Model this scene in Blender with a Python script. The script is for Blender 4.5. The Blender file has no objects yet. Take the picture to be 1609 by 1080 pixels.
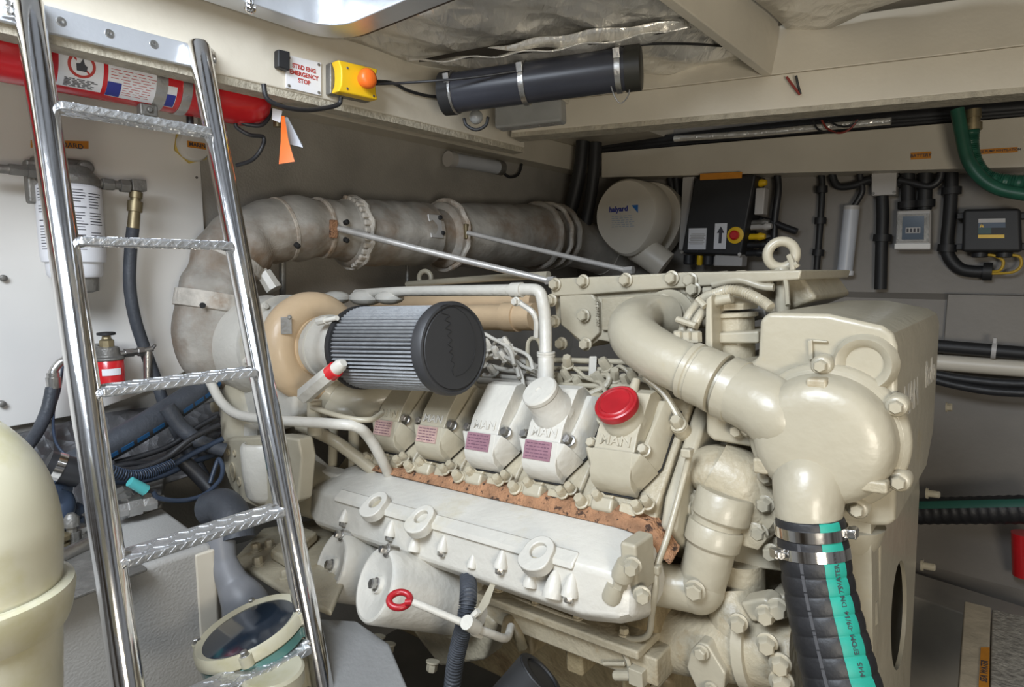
import bpy, bmesh, math, random
from mathutils import Vector as V3, Matrix, Quaternion
random.seed(7)
S = bpy.context.scene
COL = S.collection

# ------------------------------------------------------------------ camera
FOC, CX, CY = 970.0, 804.5, 540.0
PITCH = math.radians(6.8)
CAM = V3((0, 0, 1.5))
cam_data = bpy.data.cameras.new('camera')
cam_data.sensor_width = 36.0
cam_data.lens = FOC / 1609 * 36.0
cam_data.clip_start = 0.02
cam = bpy.data.objects.new('camera', cam_data)
cam.location = CAM
cam.rotation_euler = (math.radians(90) - PITCH, 0, 0)
COL.objects.link(cam)
S.camera = cam

# ------------------------------------------------------------------ light
S.view_settings.view_transform = 'Standard'
S.view_settings.look = 'None'
S.view_settings.gamma = 1.0
S.view_settings.use_curve_mapping = False
S.view_settings.exposure = 0.0

world = bpy.data.worlds.new('world')
S.world = world
world.use_nodes = True
wn = world.node_tree
wn.nodes.clear()
wo = wn.nodes.new('ShaderNodeOutputWorld')
bg = wn.nodes.new('ShaderNodeBackground')
bg.inputs['Strength'].default_value = 0.23
gtc = wn.nodes.new('ShaderNodeTexCoord')
gsep = wn.nodes.new('ShaderNodeSeparateXYZ')
gramp = wn.nodes.new('ShaderNodeValToRGB')
gramp.color_ramp.elements[0].position = 0.35
gramp.color_ramp.elements[0].color = (0.45, 0.42, 0.37, 1)
gramp.color_ramp.elements[1].position = 0.75
gramp.color_ramp.elements[1].color = (0.80, 0.88, 1.0, 1)
gmap = wn.nodes.new('ShaderNodeMapRange')
gmap.inputs['From Min'].default_value = -1
gmap.inputs['From Max'].default_value = 1
wn.links.new(gtc.outputs['Generated'], gsep.inputs[0])
wn.links.new(gsep.outputs['Z'], gmap.inputs['Value'])
wn.links.new(gmap.outputs[0], gramp.inputs[0])
wnz = wn.nodes.new('ShaderNodeTexNoise')  # noise patches added to the world so polished metal reflects streaks
wnz.inputs['Scale'].default_value = 2.6
wnz.inputs['Detail'].default_value = 3
wn.links.new(gtc.outputs['Generated'], wnz.inputs['Vector'])
wrp = wn.nodes.new('ShaderNodeValToRGB')
wrp.color_ramp.elements[0].position = 0.40
wrp.color_ramp.elements[0].color = (0.16, 0.12, 0.08, 1)
wrp.color_ramp.elements[1].position = 0.58
wrp.color_ramp.elements[1].color = (1.35, 1.35, 1.35, 1)
wn.links.new(wnz.outputs['Fac'], wrp.inputs[0])
wmx = wn.nodes.new('ShaderNodeMix')
wmx.data_type = 'RGBA'
wmx.blend_type = 'MULTIPLY'
wmx.inputs['Factor'].default_value = 1.0
wn.links.new(gramp.outputs[0], wmx.inputs['A'])
wn.links.new(wrp.outputs[0], wmx.inputs['B'])
wn.links.new(wmx.outputs['Result'], bg.inputs['Color'])
wn.links.new(bg.outputs[0], wo.inputs['Surface'])


def area(name, loc, target, power, size, size_y, color):
    d = bpy.data.lights.new(name, 'AREA')
    d.shape = 'RECTANGLE'
    d.size, d.size_y = size, size_y
    d.energy = power
    d.color = color
    o = bpy.data.objects.new(name, d)
    o.location = loc
    o.rotation_euler = (V3(target) - V3(loc)).to_track_quat('-Z', 'Y').to_euler()
    COL.objects.link(o)
    return o


area('hatch_daylight', (-0.62, -0.05, 2.25), (-0.45, 1.1, 1.2), 43, 0.8, 0.6, (0.82, 0.90, 1.0))
area('added_fill_light', (0.35, -0.65, 1.25), (0.60, 0.9, 2.25), 17, 0.5, 0.4, (1.0, 0.92, 0.78))  # added warm fill behind the camera, brightens the girder and ceiling

# ------------------------------------------------------------------ frames
YAW = math.radians(50)
TILT = math.radians(4.2)
RU = V3((math.sin(YAW), -math.cos(YAW), 0))      # room: along the hull, towards the bow
RV = V3((math.cos(YAW), math.sin(YAW), 0))       # room: towards the starboard hull side
RZ = V3((0, 0, 1))
UE = RU * math.cos(TILT) + RZ * math.sin(TILT)   # engine axes: shaft line leans with the keel
WE = RZ * math.cos(TILT) - RU * math.sin(TILT)
_f, _u, _r = V3((0, math.cos(PITCH), -math.sin(PITCH))), V3((0, math.sin(PITCH), math.cos(PITCH))), V3((1, 0, 0))


def ray(px, py):
    return _f + _r * ((px - CX) / FOC) - _u * ((py - CY) / FOC)


OE = CAM + ray(970, 690) * 1.07                  # engine origin: middle of the front valve cover
OR = V3((OE.x, OE.y, 0))


def G(u, v, w):
    return OE + UE * u + RV * v + WE * w


def R(u, v, z):
    return OR + RU * u + RV * v + RZ * z


def X(px, py, d=None, u=None, v=None, w=None, U=None, V=None, Z=None):
    """a point of the place seen at that pixel, on an engine plane (u, v, w), a room plane (U, V, Z) or at distance d"""
    r = ray(px, py)
    if d is not None:
        return CAM + r * d
    for n, o, val in ((UE, OE, u), (RV, OE, v), (WE, OE, w), (RU, OR, U), (RV, OR, V), (RZ, V3((0, 0, 0)), Z)):
        if val is not None:
            return CAM + r * ((val - (CAM - o).dot(n)) / r.dot(n))


# ------------------------------------------------------------------ mesh builder
def frame(axis, hint=None):
    a = V3(axis).normalized()
    h = V3(hint) if hint is not None else (RZ if abs(a.z) < 0.9 else V3((1, 0, 0)))
    x = h.cross(a)
    if x.length < 1e-6:
        x = V3((0, 1, 0)).cross(a)
    x.normalize()
    return x, a.cross(x), a


def spline(pts, n=8, closed=False):
    P = [V3(p) for p in pts]
    if len(P) < 3:
        return P
    out = []
    N = len(P)
    for i in range(N if closed else N - 1):
        if closed:
            p0, p1, p2, p3 = P[i - 1], P[i], P[(i + 1) % N], P[(i + 2) % N]
        else:
            p1, p2 = P[i], P[i + 1]
            p0 = P[i - 1] if i else p1 * 2 - p2
            p3 = P[i + 2] if i + 2 < N else p2 * 2 - p1
        for k in range(n):
            t = k / n
            out.append(0.5 * ((2 * p1) + (p2 - p0) * t + (2 * p0 - 5 * p1 + 4 * p2 - p3) * t * t + (3 * p1 - p0 - 3 * p2 + p3) * t ** 3))
    if not closed:
        out.append(P[-1])
    return out


class MB:
    def __init__(self):
        self.bm = bmesh.new()

    def v(self, p):
        return self.bm.verts.new(p)

    def face(self, vs):
        try:
            return self.bm.faces.new(vs)
        except ValueError:
            return None

    def hexa(self, p):
        v = [self.v(q) for q in p]
        for f in ((3, 2, 1, 0), (4, 5, 6, 7), (0, 1, 5, 4), (1, 2, 6, 5), (2, 3, 7, 6), (3, 0, 4, 7)):
            self.face([v[i] for i in f])
        return self

    def box(self, c, size, ax=None):
        c = V3(c)
        x, y, z = ax if ax else (V3((1, 0, 0)), V3((0, 1, 0)), RZ)
        x, y, z = x * size[0] / 2, y * size[1] / 2, z * size[2] / 2
        return self.hexa([c - x - y - z, c + x - y - z, c + x + y - z, c - x + y - z,
                          c - x - y + z, c + x - y + z, c + x + y + z, c - x + y + z])

    def prism(self, poly, vec, cap=True):
        a = [self.v(p) for p in poly]
        b = [self.v(V3(p) + V3(vec)) for p in poly]
        n = len(a)
        if cap:
            self.face(a[::-1])
            self.face(b)
        for i in range(n):
            self.face([a[i], a[(i + 1) % n], b[(i + 1) % n], b[i]])
        return self

    def loft(self, rings, cap=True, closed=False):
        R_ = [[self.v(p) for p in r] for r in rings]
        m = len(R_)
        for i in range(m if closed else m - 1):
            a, b = R_[i], R_[(i + 1) % m]
            n = len(a)
            for k in range(n):
                self.face([a[k], a[(k + 1) % n], b[(k + 1) % n], b[k]])
        if cap and not closed:
            self.face(R_[0][::-1])
            self.face(R_[-1])
        return self

    def ring(self, c, axis, r, n=24, hint=None, sx=1.0):
        x, y, _ = frame(axis, hint)
        return [V3(c) + x * (math.cos(2 * math.pi * k / n) * r * sx) + y * (math.sin(2 * math.pi * k / n) * r) for k in range(n)]

    def cyl(self, p0, p1, r0, r1=None, n=24):
        p0, p1 = V3(p0), V3(p1)
        r1 = r0 if r1 is None else r1
        return self.loft([self.ring(p0, p1 - p0, r0, n), self.ring(p1, p1 - p0, max(r1, 1e-5), n)])

    def lathe(self, p0, axis, prof, n=32):
        """prof: (distance along the axis, radius)"""
        p0, a = V3(p0), V3(axis).normalized()
        return self.loft([self.ring(p0 + a * h, a, max(r, 1e-5), n) for h, r in prof])

    def tube(self, pts, r, n=12, smooth=8, closed=False):
        P = spline(pts, smooth, closed) if smooth and len(pts) > 2 else [V3(p) for p in pts]
        N = len(P)
        rr = r if callable(r) else ((lambda t: r) if not isinstance(r, (list, tuple)) else
                                    (lambda t: r[min(int(t * (len(r) - 1)), len(r) - 2)] * (1 - (t * (len(r) - 1) - min(int(t * (len(r) - 1)), len(r) - 2)))
                                     + r[min(int(t * (len(r) - 1)), len(r) - 2) + 1] * (t * (len(r) - 1) - min(int(t * (len(r) - 1)), len(r) - 2))))
        T = []
        for i in range(N):
            if closed:
                t = P[(i + 1) % N] - P[i - 1]
            else:
                t = P[min(i + 1, N - 1)] - P[max(i - 1, 0)]
            T.append(t.normalized() if t.length > 1e-9 else V3((0, 0, 1)))
        x, y, _ = frame(T[0])
        rings = []
        for i in range(N):
            if i:
                q = T[i - 1].rotation_difference(T[i])
                x = q @ x
            x = (x - T[i] * x.dot(T[i])).normalized()
            y = T[i].cross(x)
            ra = rr(i / max(N - 1, 1))
            rings.append([P[i] + x * (math.cos(2 * math.pi * k / n) * ra) + y * (math.sin(2 * math.pi * k / n) * ra) for k in range(n)])
        return self.loft(rings, cap=not closed, closed=closed)

    def torus(self, c, axis, R_, r, n=32, m=12, sx=1.0):
        x, y, _ = frame(axis)
        return self.tube([V3(c) + x * (math.cos(2 * math.pi * k / n) * R_ * sx) + y * (math.sin(2 * math.pi * k / n) * R_) for k in range(n)], r, m, 0, True)

    def ball(self, c, r, axes=None, sc=(1, 1, 1), n=20):
        x, y, z = axes if axes else (V3((1, 0, 0)), V3((0, 1, 0)), RZ)
        rings = []
        m = n // 2
        for i in range(m + 1):
            th = math.pi * i / m
            s, c_ = max(math.sin(th), 1e-4), math.cos(th)
            rings.append([V3(c) + z * (c_ * r * sc[2]) + x * (s * math.cos(2 * math.pi * k / n) * r * sc[0]) + y * (s * math.sin(2 * math.pi * k / n) * r * sc[1]) for k in range(n)])
        return self.loft(rings)

    def plate(self, poly, nrm, th):
        n = V3(nrm).normalized()
        return self.prism([V3(p) - n * th / 2 for p in poly], n * th)

    def grid(self, fn, nu, nv):
        """open sheet; fn(a, b) for a, b in 0..1"""
        vs = [[self.v(fn(i / nu, j / nv)) for j in range(nv + 1)] for i in range(nu + 1)]
        for i in range(nu):
            for j in range(nv):
                self.face([vs[i][j], vs[i + 1][j], vs[i + 1][j + 1], vs[i][j + 1]])
        return self

    def build(self, name, mat, parent=None, bevel=None, angle=38, seg=2, label=None, solid=None):
        bm = self.bm
        bmesh.ops.recalc_face_normals(bm, faces=bm.faces)
        lim = math.radians(angle)
        for f in bm.faces:
            f.smooth = True
        for e in bm.edges:
            if len(e.link_faces) == 2 and e.calc_face_angle(0) > lim:
                e.smooth = False
        co = [v.co for v in bm.verts]
        lo = V3((min(c.x for c in co), min(c.y for c in co), min(c.z for c in co)))
        hi = V3((max(c.x for c in co), max(c.y for c in co), max(c.z for c in co)))
        c = (lo + hi) / 2
        if parent is None:
            c.z = lo.z
        for v in bm.verts:
            v.co -= c
        me = bpy.data.meshes.new(name)
        bm.to_mesh(me)
        bm.free()
        if isinstance(mat, (list, tuple)):
            for m in mat:
                me.materials.append(m)
        else:
            me.materials.append(mat)
        o = bpy.data.objects.new(name, me)
        COL.objects.link(o)
        place(o, c, parent)
        if solid:
            sm = o.modifiers.new('thickness', 'SOLIDIFY')
            sm.thickness = solid
            sm.offset = 0
        if bevel:
            b = o.modifiers.new('bevel', 'BEVEL')
            b.width = bevel
            b.segments = seg
            b.limit_method = 'ANGLE'
            b.angle_limit = math.radians(40)
            b.harden_normals = True
        if label:
            o['label'] = label
        return o


AT = {}


def place(o, world_loc, parent=None):
    AT[o] = V3(world_loc)
    if parent is not None:
        o.parent = parent
        o.location = AT[o] - AT[parent]
    else:
        o.location = AT[o]


def tag(o, label, cat, group=None):
    o['label'] = label
    o['category'] = cat
    if group:
        o['group'] = group
    return o


def thing(name, loc, label, cat, group=None):
    o = bpy.data.objects.new(name, None)
    o.empty_display_size = 0.05
    COL.objects.link(o)
    place(o, loc)
    return tag(o, label, cat, group)


def struct(o):
    o['kind'] = 'structure'
    return o


# ------------------------------------------------------------------ materials
MATS = {}


def mat(name, col, rough=0.5, metal=0.0, var=0.12, scale=9.0, bump=0.0, bscale=60.0, coat=0.0, dirt=None, dscale=5.0, dlo=0.55, dhi=0.72, trans=0.0, detail=4.0):
    m = bpy.data.materials.new(name)
    m.use_nodes = True
    nt = m.node_tree
    b = nt.nodes['Principled BSDF']
    b.inputs['Roughness'].default_value = rough
    b.inputs['Metallic'].default_value = metal
    b.inputs['Coat Weight'].default_value = coat
    b.inputs['Coat Roughness'].default_value = 0.12
    if trans:
        b.inputs['Transmission Weight'].default_value = trans
    tc = nt.nodes.new('ShaderNodeNewGeometry')
    nz = nt.nodes.new('ShaderNodeTexNoise')
    nz.inputs['Scale'].default_value = scale
    nz.inputs['Detail'].default_value = detail
    nt.links.new(tc.outputs['Position'], nz.inputs['Vector'])
    rp = nt.nodes.new('ShaderNodeValToRGB')
    rp.color_ramp.elements[0].position = 0.3
    rp.color_ramp.elements[1].position = 0.7
    rp.color_ramp.elements[0].color = tuple(c * (1 - var) for c in col) + (1,)
    rp.color_ramp.elements[1].color = tuple(min(1, c * (1 + var * 0.6)) for c in col) + (1,)
    nt.links.new(nz.outputs['Fac'], rp.inputs[0])
    out = rp.outputs[0]
    if dirt:
        n2 = nt.nodes.new('ShaderNodeTexNoise')
        n2.inputs['Scale'].default_value = dscale
        n2.inputs['Detail'].default_value = 6
        n2.inputs['Roughness'].default_value = 0.65
        nt.links.new(tc.outputs['Position'], n2.inputs['Vector'])
        r2 = nt.nodes.new('ShaderNodeValToRGB')
        r2.color_ramp.elements[0].position = dlo
        r2.color_ramp.elements[1].position = dhi
        nt.links.new(n2.outputs['Fac'], r2.inputs[0])
        mx = nt.nodes.new('ShaderNodeMix')
        mx.data_type = 'RGBA'
        nt.links.new(r2.outputs[0], mx.inputs['Factor'])
        nt.links.new(out, mx.inputs['A'])
        mx.inputs['B'].default_value = tuple(dirt) + (1,)
        out = mx.outputs['Result']
    nt.links.new(out, b.inputs['Base Color'])
    if bump:
        nb = nt.nodes.new('ShaderNodeTexNoise')
        nb.inputs['Scale'].default_value = bscale
        nb.inputs['Detail'].default_value = 3
        nt.links.new(tc.outputs['Position'], nb.inputs['Vector'])
        bp = nt.nodes.new('ShaderNodeBump')
        bp.inputs['Strength'].default_value = bump
        bp.inputs['Distance'].default_value = 0.01
        nt.links.new(nb.outputs['Fac'], bp.inputs['Height'])
        nt.links.new(bp.outputs[0], b.inputs['Normal'])
    MATS[name] = m
    return m


M_paint = mat('engine_paint', (0.405, 0.365, 0.275), 0.38, var=0.10, scale=7, bump=0.18, bscale=38, coat=0.15, dirt=(0.40, 0.33, 0.20), dscale=9, dlo=0.62, dhi=0.80)
M_white = mat('white_engine_paint', (0.55, 0.525, 0.465), 0.42, var=0.08, scale=8, bump=0.18, bscale=60, coat=0.1, dirt=(0.50, 0.45, 0.33), dscale=7, dlo=0.62, dhi=0.82)
M_cast = mat('cast_engine_paint', (0.405, 0.355, 0.255), 0.45, var=0.13, scale=14, bump=0.22, bscale=110, coat=0.1, dirt=(0.27, 0.19, 0.09), dscale=16, dlo=0.55, dhi=0.78)
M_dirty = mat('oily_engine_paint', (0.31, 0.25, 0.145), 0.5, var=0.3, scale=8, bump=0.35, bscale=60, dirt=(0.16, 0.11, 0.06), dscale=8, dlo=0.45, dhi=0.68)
M_tan = mat('heat_yellowed_paint', (0.62, 0.46, 0.29), 0.4, var=0.14, scale=6, bump=0.12, bscale=50, coat=0.1)
M_rust = mat('rusted_lagging', (0.36, 0.185, 0.095), 0.85, var=0.35, scale=40, bump=0.6, bscale=220, dirt=(0.05, 0.025, 0.015), dscale=75, dlo=0.56, dhi=0.62)
M_chrome = mat('polished_stainless', (0.82, 0.81, 0.80), 0.13, 1.0, var=0.04, bump=0.03, bscale=30)
M_steel = mat('brushed_steel', (0.55, 0.54, 0.52), 0.32, 1.0, var=0.15, scale=40, bump=0.1, bscale=200)
M_dull = mat('dull_grey_metal', (0.23, 0.22, 0.20), 0.5, 0.6, var=0.25, scale=25, bump=0.2, bscale=120)
M_brass = mat('tarnished_brass', (0.33, 0.27, 0.16), 0.45, 0.8, var=0.25, scale=30)
M_black = mat('black_rubber', (0.018, 0.018, 0.02), 0.5, var=0.25, scale=20, bump=0.1, bscale=100)
M_blackpl = mat('black_plastic', (0.016, 0.016, 0.017), 0.55, var=0.2, scale=10)
M_hose = mat('grey_black_hose', (0.045, 0.05, 0.06), 0.55, var=0.25, scale=18, bump=0.15, bscale=150)
M_wallp = mat('white_gelcoat_panel', (0.72, 0.70, 0.66), 0.4, var=0.06, scale=3, bump=0.04, bscale=12, dirt=(0.55, 0.45, 0.30), dscale=2.2, dlo=0.62, dhi=0.85)
M_gel = mat('cream_gelcoat', (0.60, 0.55, 0.455), 0.4, var=0.09, scale=4, bump=0.10, bscale=35)
M_edge = mat('raw_laminate_edge', (0.40, 0.36, 0.28), 0.7, var=0.22, scale=40, bump=0.5, bscale=130)
M_hull = mat('grey_hull_laminate', (0.215, 0.195, 0.17), 0.55, var=0.12, scale=4, bump=0.10, bscale=40)
M_bilge = mat('dark_bilge_paint', (0.13, 0.125, 0.11), 0.5, var=0.25, scale=5, bump=0.15, bscale=30)
M_alu = mat('satin_aluminium', (0.72, 0.75, 0.80), 0.35, 0.7, var=0.08, scale=6, bump=0.05, bscale=80)
M_red = mat('red_enamel', (0.55, 0.015, 0.02), 0.25, var=0.12, scale=6, coat=0.4)
M_redpl = mat('dark_red_plastic', (0.36, 0.012, 0.018), 0.33, var=0.15, scale=30)
M_yellow = mat('yellow_plastic', (0.80, 0.50, 0.015), 0.4, var=0.06)
M_orange = mat('orange_plastic', (0.85, 0.16, 0.02), 0.4, var=0.08)
M_label_o = mat('orange_sticker', (0.62, 0.24, 0.02), 0.6, var=0.12, scale=30)
M_paper = mat('white_label', (0.75, 0.75, 0.77), 0.5, var=0.05)
M_ink = mat('dark_ink', (0.05, 0.05, 0.06), 0.6, var=0.05)
M_redink = mat('red_ink', (0.45, 0.04, 0.03), 0.6, var=0.05)
M_blueink = mat('blue_ink', (0.03, 0.04, 0.25), 0.5, var=0.05)
M_plate = mat('faded_purple_plate', (0.27, 0.14, 0.17), 0.45, var=0.18, scale=60)
M_plate2 = mat('bleached_pink_plate', (0.45, 0.30, 0.26), 0.5, var=0.22, scale=80)
M_plateink = mat('purple_plate_print', (0.13, 0.06, 0.09), 0.5, var=0.1)
M_greyp = mat('grey_polyester_box', (0.45, 0.43, 0.41), 0.45, var=0.06)
M_ltgrey = mat('light_grey_lamp_diffuser', (0.50, 0.52, 0.56), 0.35, var=0.06)
M_teal = mat('teal_rubber_stripe', (0.02, 0.33, 0.25), 0.5, var=0.15, scale=30)
M_green = mat('green_ribbed_hose', (0.018, 0.10, 0.062), 0.4, var=0.2, scale=20)
M_wrap = None
def nodes_of(m):
    return m.node_tree, m.node_tree.nodes['Principled BSDF']


# foil faced insulation: crinkled, mirror-like
def foil_mat(name, col, rough, cs, bs, sc, metal=0.9, stretch=(1, 1, 1)):
    m = mat(name, col, rough, metal, var=0.2, scale=5)
    nt, b = nodes_of(m)
    g = nt.nodes.new('ShaderNodeNewGeometry')
    vo = nt.nodes.new('ShaderNodeTexVoronoi')
    vo.inputs['Scale'].default_value = cs
    nz = nt.nodes.new('ShaderNodeTexNoise')
    nz.inputs['Scale'].default_value = sc
    nz.inputs['Detail'].default_value = 5
    nz.inputs['Distortion'].default_value = 1.2
    ad = nt.nodes.new('ShaderNodeMath')
    ad.operation = 'ADD'
    bp = nt.nodes.new('ShaderNodeBump')
    bp.inputs['Strength'].default_value = bs
    bp.inputs['Distance'].default_value = 0.02
    nt.links.new(g.outputs['Position'], vo.inputs['Vector'])
    mp = nt.nodes.new('ShaderNodeMapping')
    mp.inputs['Rotation'].default_value = (0, 0, 0.7)
    mp.inputs['Scale'].default_value = stretch
    nt.links.new(g.outputs['Position'], mp.inputs['Vector'])
    nt.links.new(mp.outputs[0], nz.inputs['Vector'])
    nt.links.new(vo.outputs['Distance'], ad.inputs[0])
    nt.links.new(nz.outputs['Fac'], ad.inputs[1])
    nt.links.new(ad.outputs[0], bp.inputs['Height'])
    nt.links.new(bp.outputs[0], b.inputs['Normal'])
    return m


M_foil = foil_mat('crinkled_foil_insulation', (0.85, 0.83, 0.78), 0.30, 22, 0.42, 16, 0.62, (2.2, 0.7, 1))
M_foilwall = foil_mat('dark_foil_wall_lining', (0.50, 0.475, 0.43), 0.50, 160, 0.07, 12, 0.5)
M_foilblk = foil_mat('black_crumpled_foil', (0.16, 0.16, 0.165), 0.42, 34, 0.45, 16, 0.5)


# woven exhaust lagging: grey fabric with brown heat stains
def wrap_mat():
    m = mat('exhaust_lagging_cloth', (0.44, 0.41, 0.36), 0.55, 0.25, var=0.30, scale=9, dirt=(0.22, 0.14, 0.08), dscale=5, dlo=0.45, dhi=0.70)
    nt, b = nodes_of(m)
    g = nt.nodes.new('ShaderNodeNewGeometry')
    wv = nt.nodes.new('ShaderNodeTexWave')
    wv.inputs['Scale'].default_value = 260
    wv.inputs['Distortion'].default_value = 1.0
    wv.inputs['Detail'].default_value = 2
    nz = nt.nodes.new('ShaderNodeTexNoise')
    nz.inputs['Scale'].default_value = 17
    nz.inputs['Detail'].default_value = 6
    ad = nt.nodes.new('ShaderNodeMath')
    ad.operation = 'MULTIPLY_ADD'
    ad.inputs[1].default_value = 0.05
    bp = nt.nodes.new('ShaderNodeBump')
    bp.inputs['Strength'].default_value = 0.55
    bp.inputs['Distance'].default_value = 0.02
    nt.links.new(g.outputs['Position'], wv.inputs['Vector'])
    nt.links.new(g.outputs['Position'], nz.inputs['Vector'])
    nt.links.new(wv.outputs['Fac'], ad.inputs[0])
    nt.links.new(nz.outputs['Fac'], ad.inputs[2])
    nt.links.new(ad.outputs[0], bp.inputs['Height'])
    nt.links.new(bp.outputs[0], b.inputs['Normal'])
    return m


M_wrap = wrap_mat()
M_seam = mat('lagging_seam_cloth', (0.50, 0.46, 0.40), 0.7, var=0.3, scale=25, bump=0.5, bscale=60, dirt=(0.25, 0.16, 0.09), dscale=9, dlo=0.5, dhi=0.7)
M_glass = mat('dark_strainer_glass', (0.012, 0.02, 0.032), 0.08, var=0.2, scale=6, coat=0.6)
M_acr = mat('sea_green_acrylic', (0.10, 0.24, 0.22), 0.15, var=0.2, coat=0.5)
M_ivory = mat('ivory_plastic', (0.50, 0.47, 0.35), 0.4, var=0.12, scale=10, dirt=(0.36, 0.32, 0.12), dscale=6, dlo=0.52, dhi=0.75)
M_pleat = mat('grey_filter_gauze', (0.36, 0.37, 0.38), 0.5, 0.3, var=0.15, scale=60, bump=0.2, bscale=400)
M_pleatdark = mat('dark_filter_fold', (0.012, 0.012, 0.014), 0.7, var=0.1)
M_wood = mat('bare_plywood', (0.50, 0.42, 0.30), 0.7, var=0.2, scale=16, bump=0.2, bscale=60)
M_grate = mat('textured_floor_panel', (0.33, 0.30, 0.25), 0.7, var=0.35, scale=60, bump=0.6, bscale=90)
M_cable = mat('black_cable', (0.02, 0.02, 0.022), 0.45, var=0.2, scale=25)
M_cableb = mat('blue_black_cable', (0.03, 0.045, 0.075), 0.45, var=0.3, scale=25)
M_copper = mat('red_wire', (0.25, 0.03, 0.02), 0.5)
M_yel_w = mat('yellow_wire', (0.55, 0.35, 0.03), 0.5)
M_screen = mat('tinted_breaker_window', (0.10, 0.13, 0.17), 0.1, var=0.1, coat=0.5)
M_silencer = mat('cream_plastic_silencer', (0.60, 0.55, 0.46), 0.42, var=0.08, scale=4)
M_clear = mat('clear_light_fitting', (0.55, 0.56, 0.55), 0.12, var=0.15, scale=12, trans=0.5)

# ------------------------------------------------------------------ shared small parts
_bolt_cache = {}


def bolt(parent, p, axis, r=0.0085, mat_=None, name='bolt', h=None, washer=True):
    """hex head bolt, its axis along AXIS"""
    mat_ = mat_ or M_paint
    key = (round(r, 4), mat_.name, h, washer)
    if key not in _bolt_cache:
        b = MB()
        hh = h or r * 1.0
        if washer:
            b.lathe((0, 0, -0.001), (0, 0, 1), [(0, r * 1.25), (r * 0.28, r * 1.25), (r * 0.36, r * 1.12)], 20)
        b.lathe((0, 0, 0), (0, 0, 1), [(0, r), (hh * 1.05, r), (hh * 1.25, r * 0.8)], 6)
        o = b.build(name, mat_, None)
        me = o.data
        off = V3(AT[o])
        for v in me.vertices:
            v.co += off
        bpy.data.objects.remove(o)
        AT.pop(o, None)
        _bolt_cache[key] = me
    o = bpy.data.objects.new(name, _bolt_cache[key])
    COL.objects.link(o)
    o.rotation_euler = V3(axis).to_track_quat('Z', 'Y').to_euler()
    place(o, p, parent)
    return o


def text(s, p, xdir, ydir, size, m, name, parent=None, depth=0.0006, bold=0.0, label=None, sx=1.0):
    """raised lettering, centred on P, reading along XDIR"""
    c = bpy.data.curves.new(name, 'FONT')
    c.body = s
    c.size = size
    c.extrude = depth
    c.offset = bold
    c.align_x, c.align_y = 'CENTER', 'CENTER'
    c.resolution_u = 3
    t = bpy.data.objects.new(name + '_tmp', c)
    COL.objects.link(t)
    bpy.context.view_layer.update()
    me = bpy.data.meshes.new_from_object(t.evaluated_get(bpy.context.evaluated_depsgraph_get()))
    bpy.data.objects.remove(t)
    bpy.data.curves.remove(c)
    x = V3(xdir).normalized()
    y = V3(ydir)
    y = (y - x * y.dot(x)).normalized()
    z = x.cross(y)
    for v in me.vertices:
        q = v.co.copy()
        v.co = x * (q.x * sx) + y * q.y + z * q.z
    me.materials.clear()
    me.materials.append(m)
    me.name = name
    o = bpy.data.objects.new(name, me)
    COL.objects.link(o)
    place(o, p, parent)
    if label:
        o['label'] = label
    return o


def sticker(name, quad, m, parent, th=0.0008, label=None):
    n = (quad[1] - quad[0]).cross(quad[3] - quad[0]).normalized()
    return MB().prism([V3(q) - n * th for q in quad], n * (2 * th)).build(name, m, parent, label=label)


def lerp(a, b, t):
    return V3(a) * (1 - t) + V3(b) * t


def quadpt(q, a, b):
    """a across (q0->q1), b down (q0->q3)"""
    return lerp(lerp(q[0], q[1], a), lerp(q[3], q[2], a), b)


def toward(p, amt):
    """P moved AMT metres towards the viewer's side of the room"""
    return V3(p) + (CAM - V3(p)).normalized() * amt
# ================================================================== the engine room shell
def rbox(u0, u1, v0, v1, z0, z1):
    return [R(u0, v0, z0), R(u1, v0, z0), R(u1, v1, z0), R(u0, v1, z0), R(u0, v0, z1), R(u1, v0, z1), R(u1, v1, z1), R(u0, v1, z1)]


AFT, HUL, HDR = -1.2, 1.65, -0.69
b = MB(); b.hexa(rbox(AFT - 0.06, AFT, -2.2, HUL + 0.05, 0.1, 2.25))
struct(b.build('wall_aft', M_foilwall))
# white gelcoat panel on the left of the aft wall
pl_r = X(318, 300, U=AFT + 0.02)
vr = (pl_r - OR).dot(RV)
b = MB()
zb0 = X(8, 673, U=AFT + 0.02).z
zb1 = X(150, 648, U=AFT + 0.02).z
b.prism([R(AFT, -2.2, zb0 - 0.05), R(AFT, vr - 0.30, zb1), R(AFT, vr - 0.18, zb1 + 0.03), R(AFT, vr, zb1 + 0.10), R(AFT, vr, 1.98), R(AFT, -2.2, 1.98)], RU * 0.02)
struct(b.build('wall_panel', M_wallp, bevel=0.003))
# hull side: upright above, turning in towards the bilge
prof = [(HUL, 2.25), (HUL, 1.42), (HUL - 0.035, 1.40), (HUL - 0.035, 1.12), (HUL - 0.10, 1.02), (HUL - 0.28, 0.80), (HUL - 0.42, 0.62), (HUL - 0.46, 0.1)]
b = MB()
b.loft([[R(uu, v_, z_) for v_, z_ in prof] + [R(uu, HUL + 0.08, 0.1), R(uu, HUL + 0.08, 2.25)] for uu in (AFT - 0.06, 2.2)])
struct(b.build('wall_hull', M_hull, angle=30))
b = MB(); b.hexa(rbox(AFT - 0.06, 2.2, -2.2, HUL + 0.05, 0.1, 0.16))
struct(b.build('floor', M_bilge))
# recessed lining panel on the hull side
q0 = X(1490, 462, V=HUL - 0.035)
b = MB()
pu = (q0 - OR).dot(RU)
b.hexa(rbox(pu, 2.0, HUL - 0.06, HUL - 0.03, 1.17, q0.z))
struct(b.build('trim_1', M_hull, bevel=0.004))

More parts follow.
